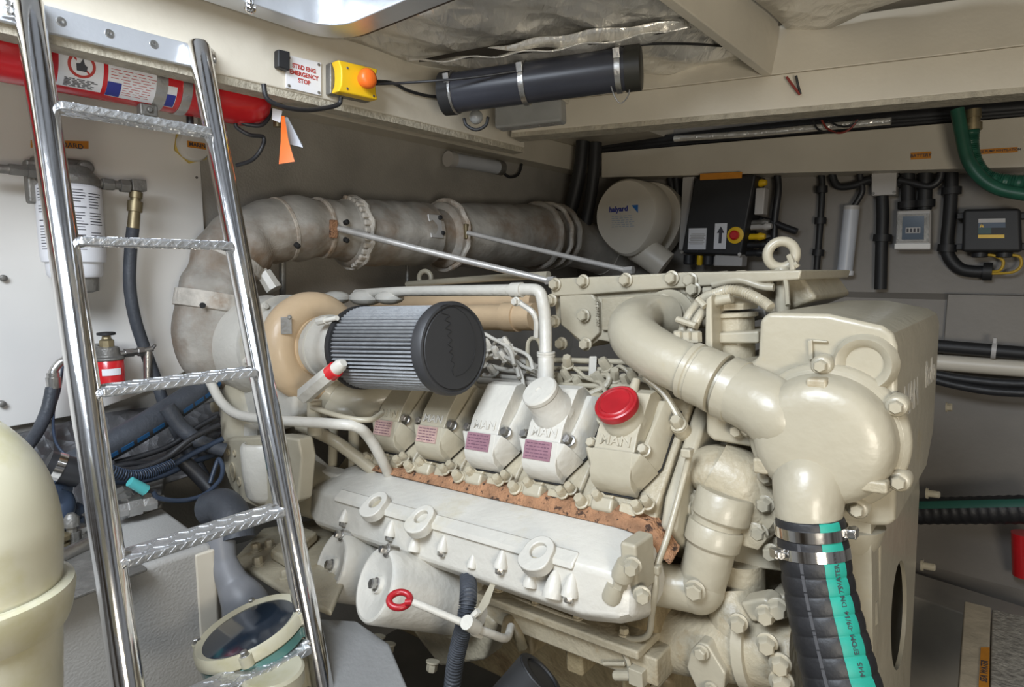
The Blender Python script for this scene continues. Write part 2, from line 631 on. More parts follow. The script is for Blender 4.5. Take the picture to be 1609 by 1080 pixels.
# overhead: deck, hatch opening on the port side of the beam
CZ = 2.06
vh = (X(700, 0, Z=1.99) - OR).dot(RV)            # starboard edge of the hatch
b = MB()
b.hexa(rbox(AFT, HDR - 0.02, -2.2, HUL, CZ, CZ + 0.05))
struct(b.build('ceiling', M_gel))
b = MB()
b.hexa(rbox(HDR - 0.02, 0.9, vh + 0.05, HUL, CZ + 0.12, CZ + 0.17))
struct(b.build('ceiling', M_gel))

# header beam across the compartment
b = MB()
b.hexa(rbox(HDR - 0.045, HDR, -1.6, 0.60, 1.872, 2.08))
o = struct(b.build('trim_2', M_gel, bevel=0.004))
b = MB()
b.hexa(rbox(HDR - 0.047, HDR - 0.004, -1.6, 0.60, 1.857, 1.8725))
struct(b.build('trim_3', M_edge))
# frame ledge at the top of the aft wall
b = MB()
lz0 = X(905, 265, U=AFT + 0.09).z
b.hexa(rbox(AFT, AFT + 0.09, -1.0, 1.60, lz0 - 0.01, 2.06))
struct(b.build('trim_4', M_gel, bevel=0.004))

# longitudinal girder on the right
gA = [X(803, 166, U=HDR + 0.05), X(803, 209, U=HDR + 0.05)]
gB = [X(1609, 72, d=1.30), X(1609, 137, d=1.30)]
gdir = (gB[1] - gA[1])
gh = V3((gdir.x, gdir.y, 0)).normalized()
gn = V3((-gh.y, gh.x, 0))                        # away from the camera
ext = 1.6
A0, A1 = gA
B0, B1 = lerp(gA[0], gB[0], ext), lerp(gA[1], gB[1], ext)
b = MB()
b.hexa([A1, B1, B1 + gn * 0.07, A1 + gn * 0.07, A0, B0, B0 + gn * 0.07, A0 + gn * 0.07])
struct(b.build('trim_5', M_gel, bevel=0.003))
b = MB()
dz = V3((0, 0, -0.012))
b.hexa([A1 + dz, B1 + dz, B1 + gn * 0.07 + dz, A1 + gn * 0.07 + dz, A1, B1, B1 + gn * 0.07, A1 + gn * 0.07])
struct(b.build('trim_6', M_edge))
# coaming that leans outboard above the girder
b = MB()
tA0, tB0 = A0 + gn * 0.05 + V3((0, 0, 0.13)), B0 + gn * 0.05 + V3((0, 0, 0.13))
b.hexa([A0 - gn * 0.004, B0 - gn * 0.004, B0 + gn * 0.08, A0 + gn * 0.08, tA0, tB0, tB0 + gn * 0.08, tA0 + gn * 0.08])
struct(b.build('trim_7', M_gel, bevel=0.003))

# transverse deck beam that meets the girder
tt = 0.0
best = None
for k in range(400):
    p = lerp(A0, gB[0], k / 400)
    c = p - CAM
    px = CX + FOC * c.dot(_r) / c.dot(_f)
    if px > 1219:
        best = p
        break
jp = best
b = MB()
zt = jp.z + 0.001
e0, e1 = jp + gn * 0.03, jp - RV * 1.3
b.hexa([e0, e0 - RU * 0.022, e1 - RU * 0.022, e1, e0 + RZ * 0.14, e0 - RU * 0.022 + RZ * 0.14, e1 - RU * 0.022 + RZ * 0.14, e1 + RZ * 0.14])
struct(b.build('trim_8', M_gel, bevel=0.003))

# long cable duct on the hull side
dV = 1.52
d0 = [X(945, 240, V=dV), X(945, 279, V=dV)]
d1 = [X(1609, 183, V=dV), X(1609, 263, V=dV)]
D0 = [d0[0], d0[1]]
D1 = [lerp(d0[0], d1[0], 1.5), lerp(d0[1], d1[1], 1.5)]
w = RV * (HUL - dV)
b = MB()
b.hexa([D0[1], D1[1], D1[1] + w, D0[1] + w, D0[0], D1[0], D1[0] + w, D0[0] + w])
struct(b.build('trim_9', M_gel, bevel=0.003))

JU = (jp - OR).dot(RU)
# foil insulation under the deck: near sheet with a sagging torn edge, a second sheet behind it
def sag(a, c):
    return 0.006 * math.sin(9 * a + 3 * c) + 0.005 * math.sin(23 * a - 11 * c) + 0.004 * math.sin(17 * c + 5 * a)


v_g = (A0 - OR).dot(RV)
b = MB()
def near_sheet(a, c):
    u = HDR + 0.004 + (JU - 0.03 - HDR) * a
    v_ = vh + 0.03 + (1.15 - 0.0) * c
    z = 2.012 + sag(a * 1.3, c * 1.4) - 0.018 * math.exp(-((c - 0.52 - 0.1 * math.sin(7 * a)) / 0.05) ** 2) + 0.03 * max(0, c - 0.55)
    return R(u, v_, z)
b.grid(near_sheet, 50, 50)
o = b.build('insulation_sheet', M_foil, angle=80, solid=0.004)
tag(o, 'silver crinkled foil insulation sheet lining the deck above the black cylinder', 'insulation')
b = MB()
f0, f1 = X(640, 96, Z=1.985), X(1085, 42, Z=1.985)
def flap(a, c):
    p = lerp(f0, f1, a)
    s = math.sin(math.pi * min(1, a * 1.05)) ** 0.6
    q = p + RU * (-0.05 * c * (0.4 + s)) + RV * (0.075 * c * s)
    return q + RZ * (-0.012 * s * (1 - c) + 0.022 * c + 0.004 * math.sin(31 * a + 4 * c))
b.grid(flap, 40, 8)
tag(b.build('insulation_flap', M_foil, angle=80, solid=0.003), 'torn strip of foil insulation sagging along a dark tear above the black cylinder', 'insulation')
b = MB()
g0_, g1_ = X(660, 97, Z=1.9875), X(1088, 44, Z=1.9875)
core = []  # near-black strip drawn in for the shaded gap at the tear
for k in range(31):
    t = k / 30
    wd = 0.0008 + 0.022 * math.sin(math.pi * min(1, t * 1.02)) ** 0.8
    p = lerp(g0_, g1_, t) - RU * 0.004 + RZ * (-0.009 * math.sin(math.pi * t))
    core.append([p, p + RV * wd * 0.5 + RU * wd, p + RV * wd * 0.5 + RU * wd + RZ * (0.003 + wd), p + RZ * (0.003 + wd)])
b.loft(core)
tag(b.build('tear_shade_strip', mat('painted_tear_shade', (0.02, 0.016, 0.012), 0.9)), 'dark strip painted in for the shaded gap along the tear in the foil ceiling', 'insulation')
b = MB()
h0 = X(690, 118, Z=1.972)
h1 = X(1085, 55, Z=1.972)
def belly(a, c):
    p = lerp(h0, h1, a)
    s = math.sin(math.pi * a) ** 0.7
    return p - RU * 0.0 + RV * (-0.05 + 0.16 * c) * s + RZ * (0.026 - 0.03 * s * math.sin(math.pi * c) + 0.003 * math.sin(29 * a))
b.grid(belly, 40, 10)
tag(b.build('insulation_fold', M_foil, angle=80, solid=0.003), 'bulging fold of foil insulation hanging beside the girder', 'insulation')
# second bay of foil, right of the transverse beam
b = MB()
ju, jv = (jp - OR).dot(RU), (jp - OR).dot(RV)
def bay(a, c):
    return R(ju + 0.004 + 1.3 * a, jv - 0.9 + (1.0 - 0.42 * a) * c, jp.z + 0.115 + sag(a * 2, c) * 0.8)
b.grid(bay, 40, 30)
tag(b.build('insulation_sheet', M_foil, angle=80, solid=0.004), 'foil insulation sheet in the bay to the right of the transverse deck beam', 'insulation')

# hatch frame: pale aluminium coaming with a rounded corner, top left of the picture
b = MB()
hz = 1.985
def hatch_loop(ins, z):
    """corner path of the hatch opening: along v on the beam, round, then along u"""
    pts = []
    u0, v1 = HDR + 0.03 + ins, vh - ins
    rad = 0.09 - ins * 0.3
    pts.append(R(u0, -1.3, z))
    for k in range(9):
        t = math.pi / 2 * k / 8
        pts.append(R(u0 + rad - rad * math.cos(t), v1 - rad + rad * math.sin(t), z))
    pts.append(R(0.6, v1, z))
    return pts
def sweep(b, loops):
    rows = [[b.v(p) for p in l] for l in loops]
    n = len(rows)
    for i in range(n):
        a, c = rows[i], rows[(i + 1) % n]
        for k in range(len(a) - 1):
            b.face([a[k], a[k + 1], c[k + 1], c[k]])
    b.face([r[0] for r in rows])
    b.face([r[-1] for r in rows][::-1])
sweep(b, [hatch_loop(0.0, hz), hatch_loop(0.055, hz), hatch_loop(0.055, hz + 0.07), hatch_loop(0.0, hz + 0.07)])
o = b.build('hatch_coaming', M_alu, bevel=0.003)
tag(o, 'pale metal hatch coaming with a rounded corner above the ladder', 'hatch')
b = MB()
sweep(b, [hatch_loop(-0.024, hz + 0.012), hatch_loop(0.0, hz + 0.012), hatch_loop(0.0, hz + 0.05), hatch_loop(-0.024, hz + 0.05)])
tag(b.build('hatch_seal', mat('dark_brown_seal', (0.055, 0.035, 0.025), 0.6)), 'dark brown seal strip around the hatch frame', 'seal')
b = MB()
b.ball(X(393, 12, Z=hz - 0.006), 0.011)
b.cyl(X(393, 6, Z=hz - 0.002), X(393, 6, Z=hz - 0.002) + RZ * 0.03, 0.005)
tag(b.build('ball_stud', M_chrome), 'small chrome ball stud on the underside of the hatch frame', 'stud')

# stepped timber/laminate strip with screws on the header beam
sq = [X(8, 6, U=HDR + 0.012), X(318, 62, U=HDR + 0.012), X(432, 88, U=HDR + 0.012), X(432, 112, U=HDR + 0.012), X(310, 104, U=HDR + 0.012), X(8, 34, U=HDR + 0.012)]
t = thing('ladder_rail_strip', X(200, 60, U=HDR + 0.006), 'flat aluminium strip screwed along the header beam behind the ladder top', 'metal strip')
b = MB()
v0_, v1_ = (X(-60, 6, U=HDR) - OR).dot(RV), (X(330, 80, U=HDR) - OR).dot(RV)
b.hexa(rbox(HDR, HDR + 0.012, v0_, v1_, X(200, 80, U=HDR + 0.012).z, X(200, 42, U=HDR + 0.012).z))
b.build('strip', M_alu, t, bevel=0.002)
for px, py in ((96, 34), (172, 53), (242, 70)):
    p = X(px, py, U=HDR + 0.012)
    b = MB()
    b.lathe(p, RU, [(0, 0.0075), (0.0012, 0.007), (0.0018, 0.004), (0.001, 0.002)], 16)
    b.build('screw', M_steel, t)
# ================================================================== the engine
engine = thing('marine_engine', G(-0.3, 0.3, -0.62), 'big white and cream painted V-type marine diesel engine in the middle of the compartment', 'engine')
TD = (RV + WE).normalized()      # port bank: up and inboard along the valve covers
ND = (-RV + WE).normalized()     # port bank: out of the covers


def BK(u, t, n):
    return OE + UE * u + TD * t + ND * n


def gbox(b, u0, u1, v0, v1, w0, w1):
    return b.hexa([G(u0, v0, w0), G(u1, v0, w0), G(u1, v1, w0), G(u0, v1, w0), G(u0, v0, w1), G(u1, v0, w1), G(u1, v1, w1), G(u0, v1, w1)])


def gprism(b, uw, v0, v1):
    """outline in (u, w), pushed along v"""
    return b.prism([G(u, v0, w) for u, w in uw], RV * (v1 - v0))


def sec(b, vw, u0, u1):
    return b.prism([G(u0, v, w) for v, w in vw], UE * (u1 - u0))


# ---- crankcase and sump
b = MB()
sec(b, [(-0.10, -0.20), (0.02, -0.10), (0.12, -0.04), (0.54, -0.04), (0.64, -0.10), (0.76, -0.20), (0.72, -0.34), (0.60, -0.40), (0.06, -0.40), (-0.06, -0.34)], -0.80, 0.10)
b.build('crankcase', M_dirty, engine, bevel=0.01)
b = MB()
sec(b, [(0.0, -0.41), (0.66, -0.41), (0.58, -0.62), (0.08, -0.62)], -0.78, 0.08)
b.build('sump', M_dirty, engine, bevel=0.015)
b = MB()
gbox(b, -0.44, 0.12, -0.115, -0.03, -0.345, -0.300)
gbox(b, -0.44, 0.10, -0.135, -0.03, -0.300, -0.285)
fl = b.build('crankcase_rail', M_cast, engine, bevel=0.004)
for k in range(6):
    bolt(fl, G(-0.38 + 0.088 * k, -0.105, -0.283), WE, 0.008, M_cast)
b = MB()
for k in range(5):
    gbox(b, -0.40 + 0.11 * k, -0.365 + 0.11 * k, -0.09, -0.02, -0.40, -0.34)
b.build('crankcase_rib', M_dirty, engine, bevel=0.006)

# ---- cylinder heads and valve covers, five along the near bank
for k in range(5):
    u0 = 0.040 - 0.142 * k
    b = MB()
    b.prism([BK(u0 - 0.070, *q) for q in ((-0.128, -0.012), (-0.105, -0.004), (0.095, -0.004), (0.12, -0.03), (0.12, -0.15), (-0.128, -0.15))], UE * 0.140)
    head = b.build('cylinder_head', M_cast, engine, bevel=0.006)
    # exhaust flange, injector clamp and nuts along the outboard edge
    b = MB()
    b.prism([BK(u0 - 0.036, *q) for q in ((-0.140, -0.045), (-0.137, 0.010), (-0.116, 0.016), (-0.106, -0.02))], UE * 0.040)
    b.build('exhaust_flange', M_paint, head, bevel=0.005)
    b = MB()
    b.prism([BK(u0 + 0.012, *q) for q in ((-0.139, -0.04), (-0.135, 0.002), (-0.116, 0.008), (-0.108, -0.02))], UE * 0.030)
    b.build('exhaust_flange', M_cast, head, bevel=0.004)
    b = MB()
    b.plate([BK(u0 - 0.066, -0.128, 0.004), BK(u0 - 0.040, -0.134, 0.004), BK(u0 - 0.005, -0.122, 0.006), BK(u0 + 0.0, -0.108, 0.006), BK(u0 - 0.045, -0.112, 0.006)], ND, 0.008)
    b.build('clamp', M_cast, head, bevel=0.002)
    for du, dt, r in ((-0.052, -0.130, 0.010), (-0.024, -0.118, 0.0085), (0.048, -0.122, 0.0085), (0.061, -0.112, 0.0085)):
        bolt(head, BK(u0 + du, dt, 0.009), ND, r, M_cast, h=0.014)
    for dt in (0.03,):
        bolt(head, BK(u0 + 0.070, dt, 0.016), ND, 0.0105, M_paint, h=0.014)
    b = MB()
    b.cyl(BK(u0 + 0.070, 0.03, -0.01), BK(u0 + 0.070, 0.03, 0.014), 0.015, 0.014, 18)
    b.build('bolt_boss', M_cast, head)

    # valve cover
    c = MB()
    prof = [(-0.103, 0.002), (-0.101, 0.032), (-0.091, 0.046), (-0.056, 0.063), (-0.055, 0.0585), (-0.026, 0.068), (0.048, 0.074), (0.064, 0.062), (0.070, 0.002)]
    c.prism([BK(u0 - 0.037, *q) for q in prof], UE * 0.074)
    base = [(-0.058, 0.066), (0.058, 0.066), (0.059, -0.045), (0.028, -0.103), (-0.028, -0.103), (-0.059, -0.045)]
    mid = [(-0.056, 0.064), (0.056, 0.064), (0.057, -0.043), (0.027, -0.099), (-0.027, -0.099), (-0.057, -0.043)]
    hs = [0.042, 0.042, 0.050, 0.030, 0.030, 0.050]
    hm = [h - 0.012 for h in hs]
    top = [(-0.046, 0.058), (0.046, 0.058), (0.047, -0.040), (0.024, -0.090), (-0.024, -0.090), (-0.047, -0.040)]
    c.loft([[BK(u0 + a, t, 0.002) for a, t in base], [BK(u0 + a, t, h) for (a, t), h in zip(mid, hm)], [BK(u0 + a, t, h) for (a, t), h in zip(top, hs)]])
    c.loft([[BK(u0 + a, t, h) for a, t, h in ((-0.058, -0.054, 0.002), (0.058, -0.054, 0.002), (0.031, -0.1025, 0.002), (-0.031, -0.1025, 0.002))],
            [BK(u0 + a, t, h) for a, t, h in ((-0.056, -0.056, 0.050), (0.056, -0.056, 0.050), (0.032, -0.0985, 0.034), (-0.032, -0.0985, 0.034))],
            [BK(u0 + a, t, h) for a, t, h in ((-0.050, -0.0562, 0.0622), (0.050, -0.0562, 0.0622), (0.030, -0.0905, 0.0456), (-0.030, -0.0905, 0.0456))]])
    cm = M_white if k in (1, 2, 3) else M_paint
    cover = c.build('valve_cover', cm if k < 3 else M_paint, engine, bevel=0.0035, seg=3)
    g = MB()
    g.prism([BK(u0 + a * 1.015, t * 1.015, -0.001) for a, t in base], ND * 0.0028)
    g.build('gasket', M_blackpl, cover, label='thin black gasket')
    for s in (-1, 1):
        bolt(cover, BK(u0 + s * 0.0475, -0.043, 0.050), (ND - TD * 0.25).normalized(), 0.0088, M_steel if k else M_paint, h=0.010)
    # raised name on the step, reading along the engine
    yd = (BK(0, -0.026, 0.068) - BK(0, -0.055, 0.0585)).normalized()
    zz = UE.cross(yd)
    text('MAN', BK(u0, -0.0405, 0.0633) + zz * 0.0008, UE, yd, 0.0225, M_paint if k in (0, 4) else cm, 'lettering', cover, 0.0012, 0.0004, sx=1.15)
    if k:
        # data plate on the sloping front
        pm = M_plate if k < 3 else M_plate2
        yd2 = (BK(0, -0.056, 0.063) - BK(0, -0.091, 0.046)).normalized()
        z2 = UE.cross(yd2)
        cc = BK(u0 - 0.004, -0.0725, 0.0553)
        p = MB()
        p.box(cc + z2 * 0.0006, (0.058, 0.033, 0.0012), (UE, yd2, z2))
        plate = p.build('data_plate', pm, cover, label='small purple data plate' if k < 3 else 'faded pink data plate')
        ln = MB()
        for j in range(5):
            x = -0.025
            while x < 0.023:
                wd = random.uniform(0.004, 0.011)
                wd = min(wd, 0.025 - x)
                ln.box(cc + z2 * 0.0013 + UE * (x + wd / 2) + yd2 * (0.0116 - 0.0057 * j), (wd, 0.0017, 0.0004), (UE, yd2, z2))
                x += wd + 0.0022
        ln.build('printed_lines', M_plateink, cover)
    if k == 0:
        cp = BK(u0 + 0.002, 0.002, 0.070)
        ax = (ND + TD * 0.10).normalized()
        rr_ = MB(); rr_.lathe(cp, ax, [(-0.012, 0.036), (0.004, 0.035), (0.010, 0.031), (0.024, 0.030)], 40)
        rr_.build('filler_neck', M_paint, cover)
        cc_ = MB(); cc_.lathe(cp + ax * 0.022, ax, [(0, 0.030), (0.001, 0.0355), (0.010, 0.0365), (0.0135, 0.0355), (0.015, 0.033), (0.0140, 0.030), (0.0160, 0.0285), (0.0170, 0.026), (0.0150, 0.024), (0.0145, 0.001)], 48)
        cc_.build('oil_cap', M_redpl, cover, label='dark red round oil filler cap')
        hd = MB(); hd.cyl(cp + TD * 0.036, cp + TD * 0.072 + ND * 0.004, 0.010, 0.007, 16)
        hd.build('spigot', M_paint, cover)
    if k == 1:
        cp = BK(u0 - 0.002, 0.006, 0.070)
        ax = (ND + TD * 0.08 - UE * 0.05).normalized()
        rr_ = MB(); rr_.lathe(cp, ax, [(-0.012, 0.040), (0.002, 0.039), (0.010, 0.034), (0.038, 0.033), (0.039, 0.028)], 40)
        rr_.build('breather_neck', M_white, cover)
        cc_ = MB(); cc_.lathe(cp + ax * 0.038, ax, [(0, 0.030), (0.002, 0.0335), (0.009, 0.0335), (0.012, 0.031), (0.0125, 0.006), (0.011, 0.005), (0.011, 0.0005)], 40)
        cc_.build('breather_cap', M_white, cover, label='round white breather cap')
# end of the head bank facing the front
b = MB()
b.prism([BK(0.114, *q) for q in ((-0.14, -0.16), (-0.135, -0.02), (-0.09, -0.004), (0.085, -0.004), (0.13, -0.05), (0.13, -0.22), (-0.10, -0.22))], UE * 0.028)
he = b.build('head_end_plate', M_paint, engine, bevel=0.008)
bolt(he, BK(0.142, 0.06, -0.03), UE, 0.012, M_paint)
bolt(he, BK(0.142, -0.08, -0.05), UE, 0.012, M_paint)

# ---- exhaust manifold along the outboard side
b = MB()
ms = [(-0.085, -0.105), (-0.190, -0.130), (-0.203, -0.140), (-0.212, -0.205), (-0.196, -0.222), (-0.13, -0.245), (-0.05, -0.21)]
stations = [(-0.70, 0.55, 0.02), (-0.665, 0.86, 0.0), (-0.63, 1, 0), (0.055, 1, 0), (0.105, 0.86, 0.0), (0.125, 0.66, 0.0)]
cvw = (-0.13, -0.175)
b.loft([[G(uu, cvw[0] + (v - cvw[0]) * s, cvw[1] + (w - cvw[1]) * s) for v, w in ms] for uu, s, _ in stations])
man = b.build('exhaust_manifold', M_white, engine, bevel=0.007, seg=3, label='long white exhaust manifold')
b = MB()
b.prism([G(-0.56, v, w) for v, w in ((-0.186, -0.1255), (-0.205, -0.136), (-0.209, -0.146), (-0.19, -0.14))], UE * 0.60)
b.build('ridge', M_white, man, bevel=0.003)
for px, py in ((590, 790), (662, 813), (846, 866)):
    c = X(px, py, v=-0.206)
    nn = (-RV * 0.55 + WE * 0.84).normalized()
    up_l = WE - nn * WE.dot(nn)
    up_l.normalize()
    sx_l = up_l.cross(nn)
    def lug_pt(t, inner):
        if inner:
            r_ = 0.0135
        else:
            r_ = 0.0265 if math.sin(t) > -0.15 else min(0.036, 0.0265 + 0.016 * (-math.sin(t) - 0.15))
        return c + sx_l * (math.cos(t) * r_) + up_l * (math.sin(t) * r_)
    TT = [2 * math.pi * k / 36 for k in range(36)]
    bb = MB()
    bb.loft([[lug_pt(t, i_) + nn * h_ for t in TT] for i_, h_ in ((True, -0.014), (True, 0.003), (False, 0.003), (False, -0.016))], cap=False, closed=True)
    lug = bb.build('mounting_lug', M_white, man, bevel=0.0025)
    hb = MB()
    hb.lathe(c - nn * 0.010, nn, [(0, 0.0145), (0.002, 0.0140), (0.002, 0.0005)], 28)
    hb.build('lug_recess', M_cast, lug)
for px, py, st_, sz in ((544, 800, 1, 0.9), (617, 818, 1, 1.0), (656, 838, 0, 1.1), (699, 842, 1, 0.9), (745, 870, 0, 0.8), (791, 864, 1, 1.0), (837, 892, 0, 1.0), (874, 896, 0, 1.35), (900, 902, 1, 1.1)):
    bb = MB()
    ax = (-WE * 0.9 - RV * 0.35).normalized()
    p = X(px, py, v=-0.203)
    bb.lathe(p, ax, [(0, 0.003 * sz), (0.006, 0.0065 * sz), (0.024 * sz, 0.0115 * sz), (0.029 * sz, 0.0115 * sz)], 18)
    bs = bb.build('bolt_boss', M_white, man)
    if st_:
        bolt(bs, p + ax * 0.028 * sz, ax, 0.0072, M_steel, h=0.008)
# right end of the manifold: flange block and drain plugs
b = MB()
b.box(G(0.118, -0.155, -0.135), (0.026, 0.055, 0.075), (UE, RV, WE))
eb = b.build('manifold_end_flange', M_paint, engine, bevel=0.005)
bolt(eb, G(0.128, -0.186, -0.125), (UE * 0.3 - RV).normalized(), 0.010, M_paint, h=0.016)
bolt(eb, G(0.138, -0.183, -0.165), (UE * 0.6 - RV).normalized(), 0.010, M_paint, h=0.012)
for px, py, dv in ((978, 905, -0.19), (962, 938, -0.19)):
    c = X(px, py, v=dv)
    ax = (-WE + UE * -0.35).normalized()
    bb = MB()
    bb.lathe(c - ax * 0.022, ax, [(0, 0.013), (0.020, 0.016), (0.026, 0.015)], 20)
    bb.lathe(c + ax * 0.004, ax, [(0, 0.011), (0.014, 0.011), (0.017, 0.008)], 6)
    bb.build('drain_plug', M_paint, engine)

# ---- rusty lagging strip over the manifold joint
tp = [(560, 726), (670, 745), (780, 764), (880, 785), (980, 807), (1021, 823), (1056, 872)]
bt = [(568, 737), (672, 762), (780, 788), (882, 811), (979, 834), (1000, 842), (1054, 893)]
outer = [X(*q, v=-0.098) for q in tp]
lower = [X(*q, v=-0.112) for q in bt]
b = MB()
b.loft([[o_, l_, l_ + RV * 0.03 + WE * 0.012, o_ + RV * 0.03 + WE * 0.004] for o_, l_ in zip(outer, lower)])
b.build('heat_shield', M_rust, engine, bevel=0.004, angle=25, label='rust brown lagging strip')

# ---- compressor, air filter and turbine
TV, TW = -0.13, 0.168
def ta(u, dv=0, dw=0):
    return G(u, TV + dv, TW + dw)
b = MB()
b.torus(ta(-0.715), UE, 0.086, 0.041, 48, 20)
b.lathe(ta(-0.76), UE, [(0, 0.07), (0.0, 0.085), (0.05, 0.080), (0.085, 0.068), (0.088, 0.05)], 48)
comp = b.build('compressor_housing', M_tan, engine, label='tan heat yellowed compressor scroll')
b = MB()
b.tube([ta(-0.715, 0.02, -0.10), ta(-0.69, 0.04, -0.125), ta(-0.63, 0.06, -0.135), ta(-0.58, 0.12, -0.12)], [0.045, 0.042, 0.040, 0.040], 20)
b.build('compressor_outlet', M_paint, engine)
b = MB()
b.lathe(ta(-0.66), UE, [(-0.01, 0.066), (0.02, 0.068), (0.03, 0.063), (0.05, 0.062), (0.07, 0.070), (0.085, 0.072), (0.15, 0.070)], 40)
b.lathe(ta(-0.655), UE, [(0, 0.070), (0.0, 0.0725), (0.012, 0.0725), (0.012, 0.070)], 40)
b.build('inlet_collar', M_white, engine)
b = MB()
q = X(462, 520, u=-0.68)
pn = (UE * 0.75 - RV * 0.55 + WE * 0.1).normalized()
b.box(X(450, 512, u=-0.672), (0.022, 0.036, 0.004), frame(pn))
tpl = b.build('rating_plate', M_dull, comp, label='small grey rating plate')
bolt(tpl, X(455, 499, u=-0.668), pn, 0.004, M_dull)

FA = (ta(-0.27) - ta(-0.56)).normalized()
f0, f1 = ta(-0.535, 0, 0.000), ta(-0.262, -0.002, 0.013)
fx, fy, fz = frame(FA)
fl_ = (f1 - f0).length
NP = 64
b = MB()
rings = []
for h, base_r in ((0.012, 0.083), (0.018, 0.086), (fl_ - 0.012, 0.080), (fl_ - 0.004, 0.078)):
    ring = []
    for j in range(NP * 4):
        a = 2 * math.pi * j / (NP * 4)
        rr_ = base_r - (0.0, 0.003, 0.0085, 0.003)[j % 4]
        ring.append(f0 + FA * h + fx * (math.cos(a) * rr_) + fy * (math.sin(a) * rr_))
    rings.append(ring)
b.loft(rings)
af = b.build('air_filter', M_pleat, engine, angle=25, label='round pleated cone air filter with a black end')
b = MB()
b.lathe(f0, FA, [(-0.004, 0.055), (-0.004, 0.086), (0.004, 0.0885), (0.014, 0.0885), (0.014, 0.074)], 64)
b.build('base_ring', M_blackpl, af, label='black rubber ring')
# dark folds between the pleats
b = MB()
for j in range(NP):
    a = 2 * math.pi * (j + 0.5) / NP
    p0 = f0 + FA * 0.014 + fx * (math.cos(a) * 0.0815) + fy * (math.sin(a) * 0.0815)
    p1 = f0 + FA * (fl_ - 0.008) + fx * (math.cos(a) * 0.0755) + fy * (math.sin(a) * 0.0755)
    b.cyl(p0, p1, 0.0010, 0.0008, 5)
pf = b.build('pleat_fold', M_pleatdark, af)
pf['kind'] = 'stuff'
b = MB()
b.lathe(f0, FA, [(fl_ - 0.016, 0.07), (fl_ - 0.016, 0.0835), (fl_ - 0.010, 0.0865), (fl_ + 0.004, 0.0865), (fl_ + 0.010, 0.083), (fl_ + 0.011, 0.079), (fl_ + 0.008, 0.078), (fl_ + 0.008, 0.0755), (fl_ + 0.0105, 0.074), (fl_ + 0.0105, 0.0005)], 72)
ecap = b.build('end_cap', mat('charcoal_rubber', (0.035, 0.035, 0.037), 0.5, var=0.12, scale=10), af, label='charcoal end cap with a raised signature')
# signature-like script running down the cap and the fine outline beside it
ec = f0 + FA * (fl_ + 0.0108)
def capuv(px, py):
    r_ = ray(px, py)
    return CAM + r_ * (((ec - CAM).dot(FA)) / r_.dot(FA))
b = MB()
sg = [(692, 482), (694, 492), (706, 496), (699, 503), (708, 508), (700, 516), (709, 520), (703, 527), (710, 534), (704, 541), (711, 547), (706, 553), (712, 558), (708, 566), (714, 572), (710, 580), (713, 590)]
b.tube([capuv(*q) for q in sg], 0.0007, 6, 5)
b.tube([capuv(*q) for q in ((692, 482), (700, 479), (715, 483), (733, 497), (744, 520), (747, 545), (742, 570), (730, 586), (716, 592))], 0.0005, 6, 6)
b.build('embossed_signature', M_blackpl, af)

b = MB()
b.lathe(ta(-1.16), UE, [(0, 0.03), (0.0, 0.078), (0.05, 0.080), (0.09, 0.098), (0.16, 0.122), (0.25, 0.128), (0.31, 0.118), (0.36, 0.10), (0.40, 0.09), (0.43, 0.09)], 48)
b.lathe(ta(-0.83), UE, [(0, 0.10), (0, 0.125), (0.016, 0.125), (0.016, 0.10)], 48)
turb = b.build('turbine_housing', M_white, engine, label='bulging white turbine housing')
for j in range(10):
    a = 2 * math.pi * j / 10 + 0.2
    bolt(turb, ta(-0.814, math.cos(a) * 0.114, math.sin(a) * 0.114), UE, 0.007, M_white)
b = MB()
b.ball(X(338, 565, u=-1.1), 0.036, sc=(1, 1, 1))
b.build('boss', M_paint, turb)
b = MB()
b.lathe(X(425, 445, u=-0.96), (X(400, 405, u=-0.99) - X(425, 445, u=-0.96)), [(-0.02, 0.022), (0.03, 0.020), (0.032, 0.012), (0.07, 0.012)], 8)
b.build('sensor', M_white, turb)

# exhaust collector under the turbine, joined to the manifold
b = MB()
b.tube([G(-0.66, -0.135, -0.178), G(-0.74, -0.14, -0.172), G(-0.84, -0.15, -0.15), G(-0.93, -0.155, -0.10), G(-0.97, -0.15, -0.02), G(-0.98, TV, 0.10)], [0.055, 0.062, 0.078, 0.088, 0.085, 0.08], 28)
col = b.build('exhaust_collector', M_paint, engine)
b = MB()
b.prism([X(*q, v=-0.262) for q in ((349, 690), (351, 735), (362, 766), (380, 788), (408, 801), (440, 802), (468, 788), (474, 720), (468, 690), (440, 686))], RV * 0.035)
clf = b.build('collector_flange', M_paint, engine, bevel=0.006, seg=3)
b = MB()
cb0, cb1 = X(424, 776, v=-0.235), X(424, 697, v=-0.235)
hh_ = (cb1 - cb0).length
b.lathe(cb0, WE, [(-0.02, 0.02), (-0.012, 0.038), (0.004, 0.050), (hh_ * 0.5, 0.054), (hh_ - 0.008, 0.054), (hh_, 0.050), (hh_ + 0.002, 0.043), (hh_ - 0.006, 0.040), (hh_ - 0.006, 0.0005)], 40)
b.build('collector_body', M_white, engine)
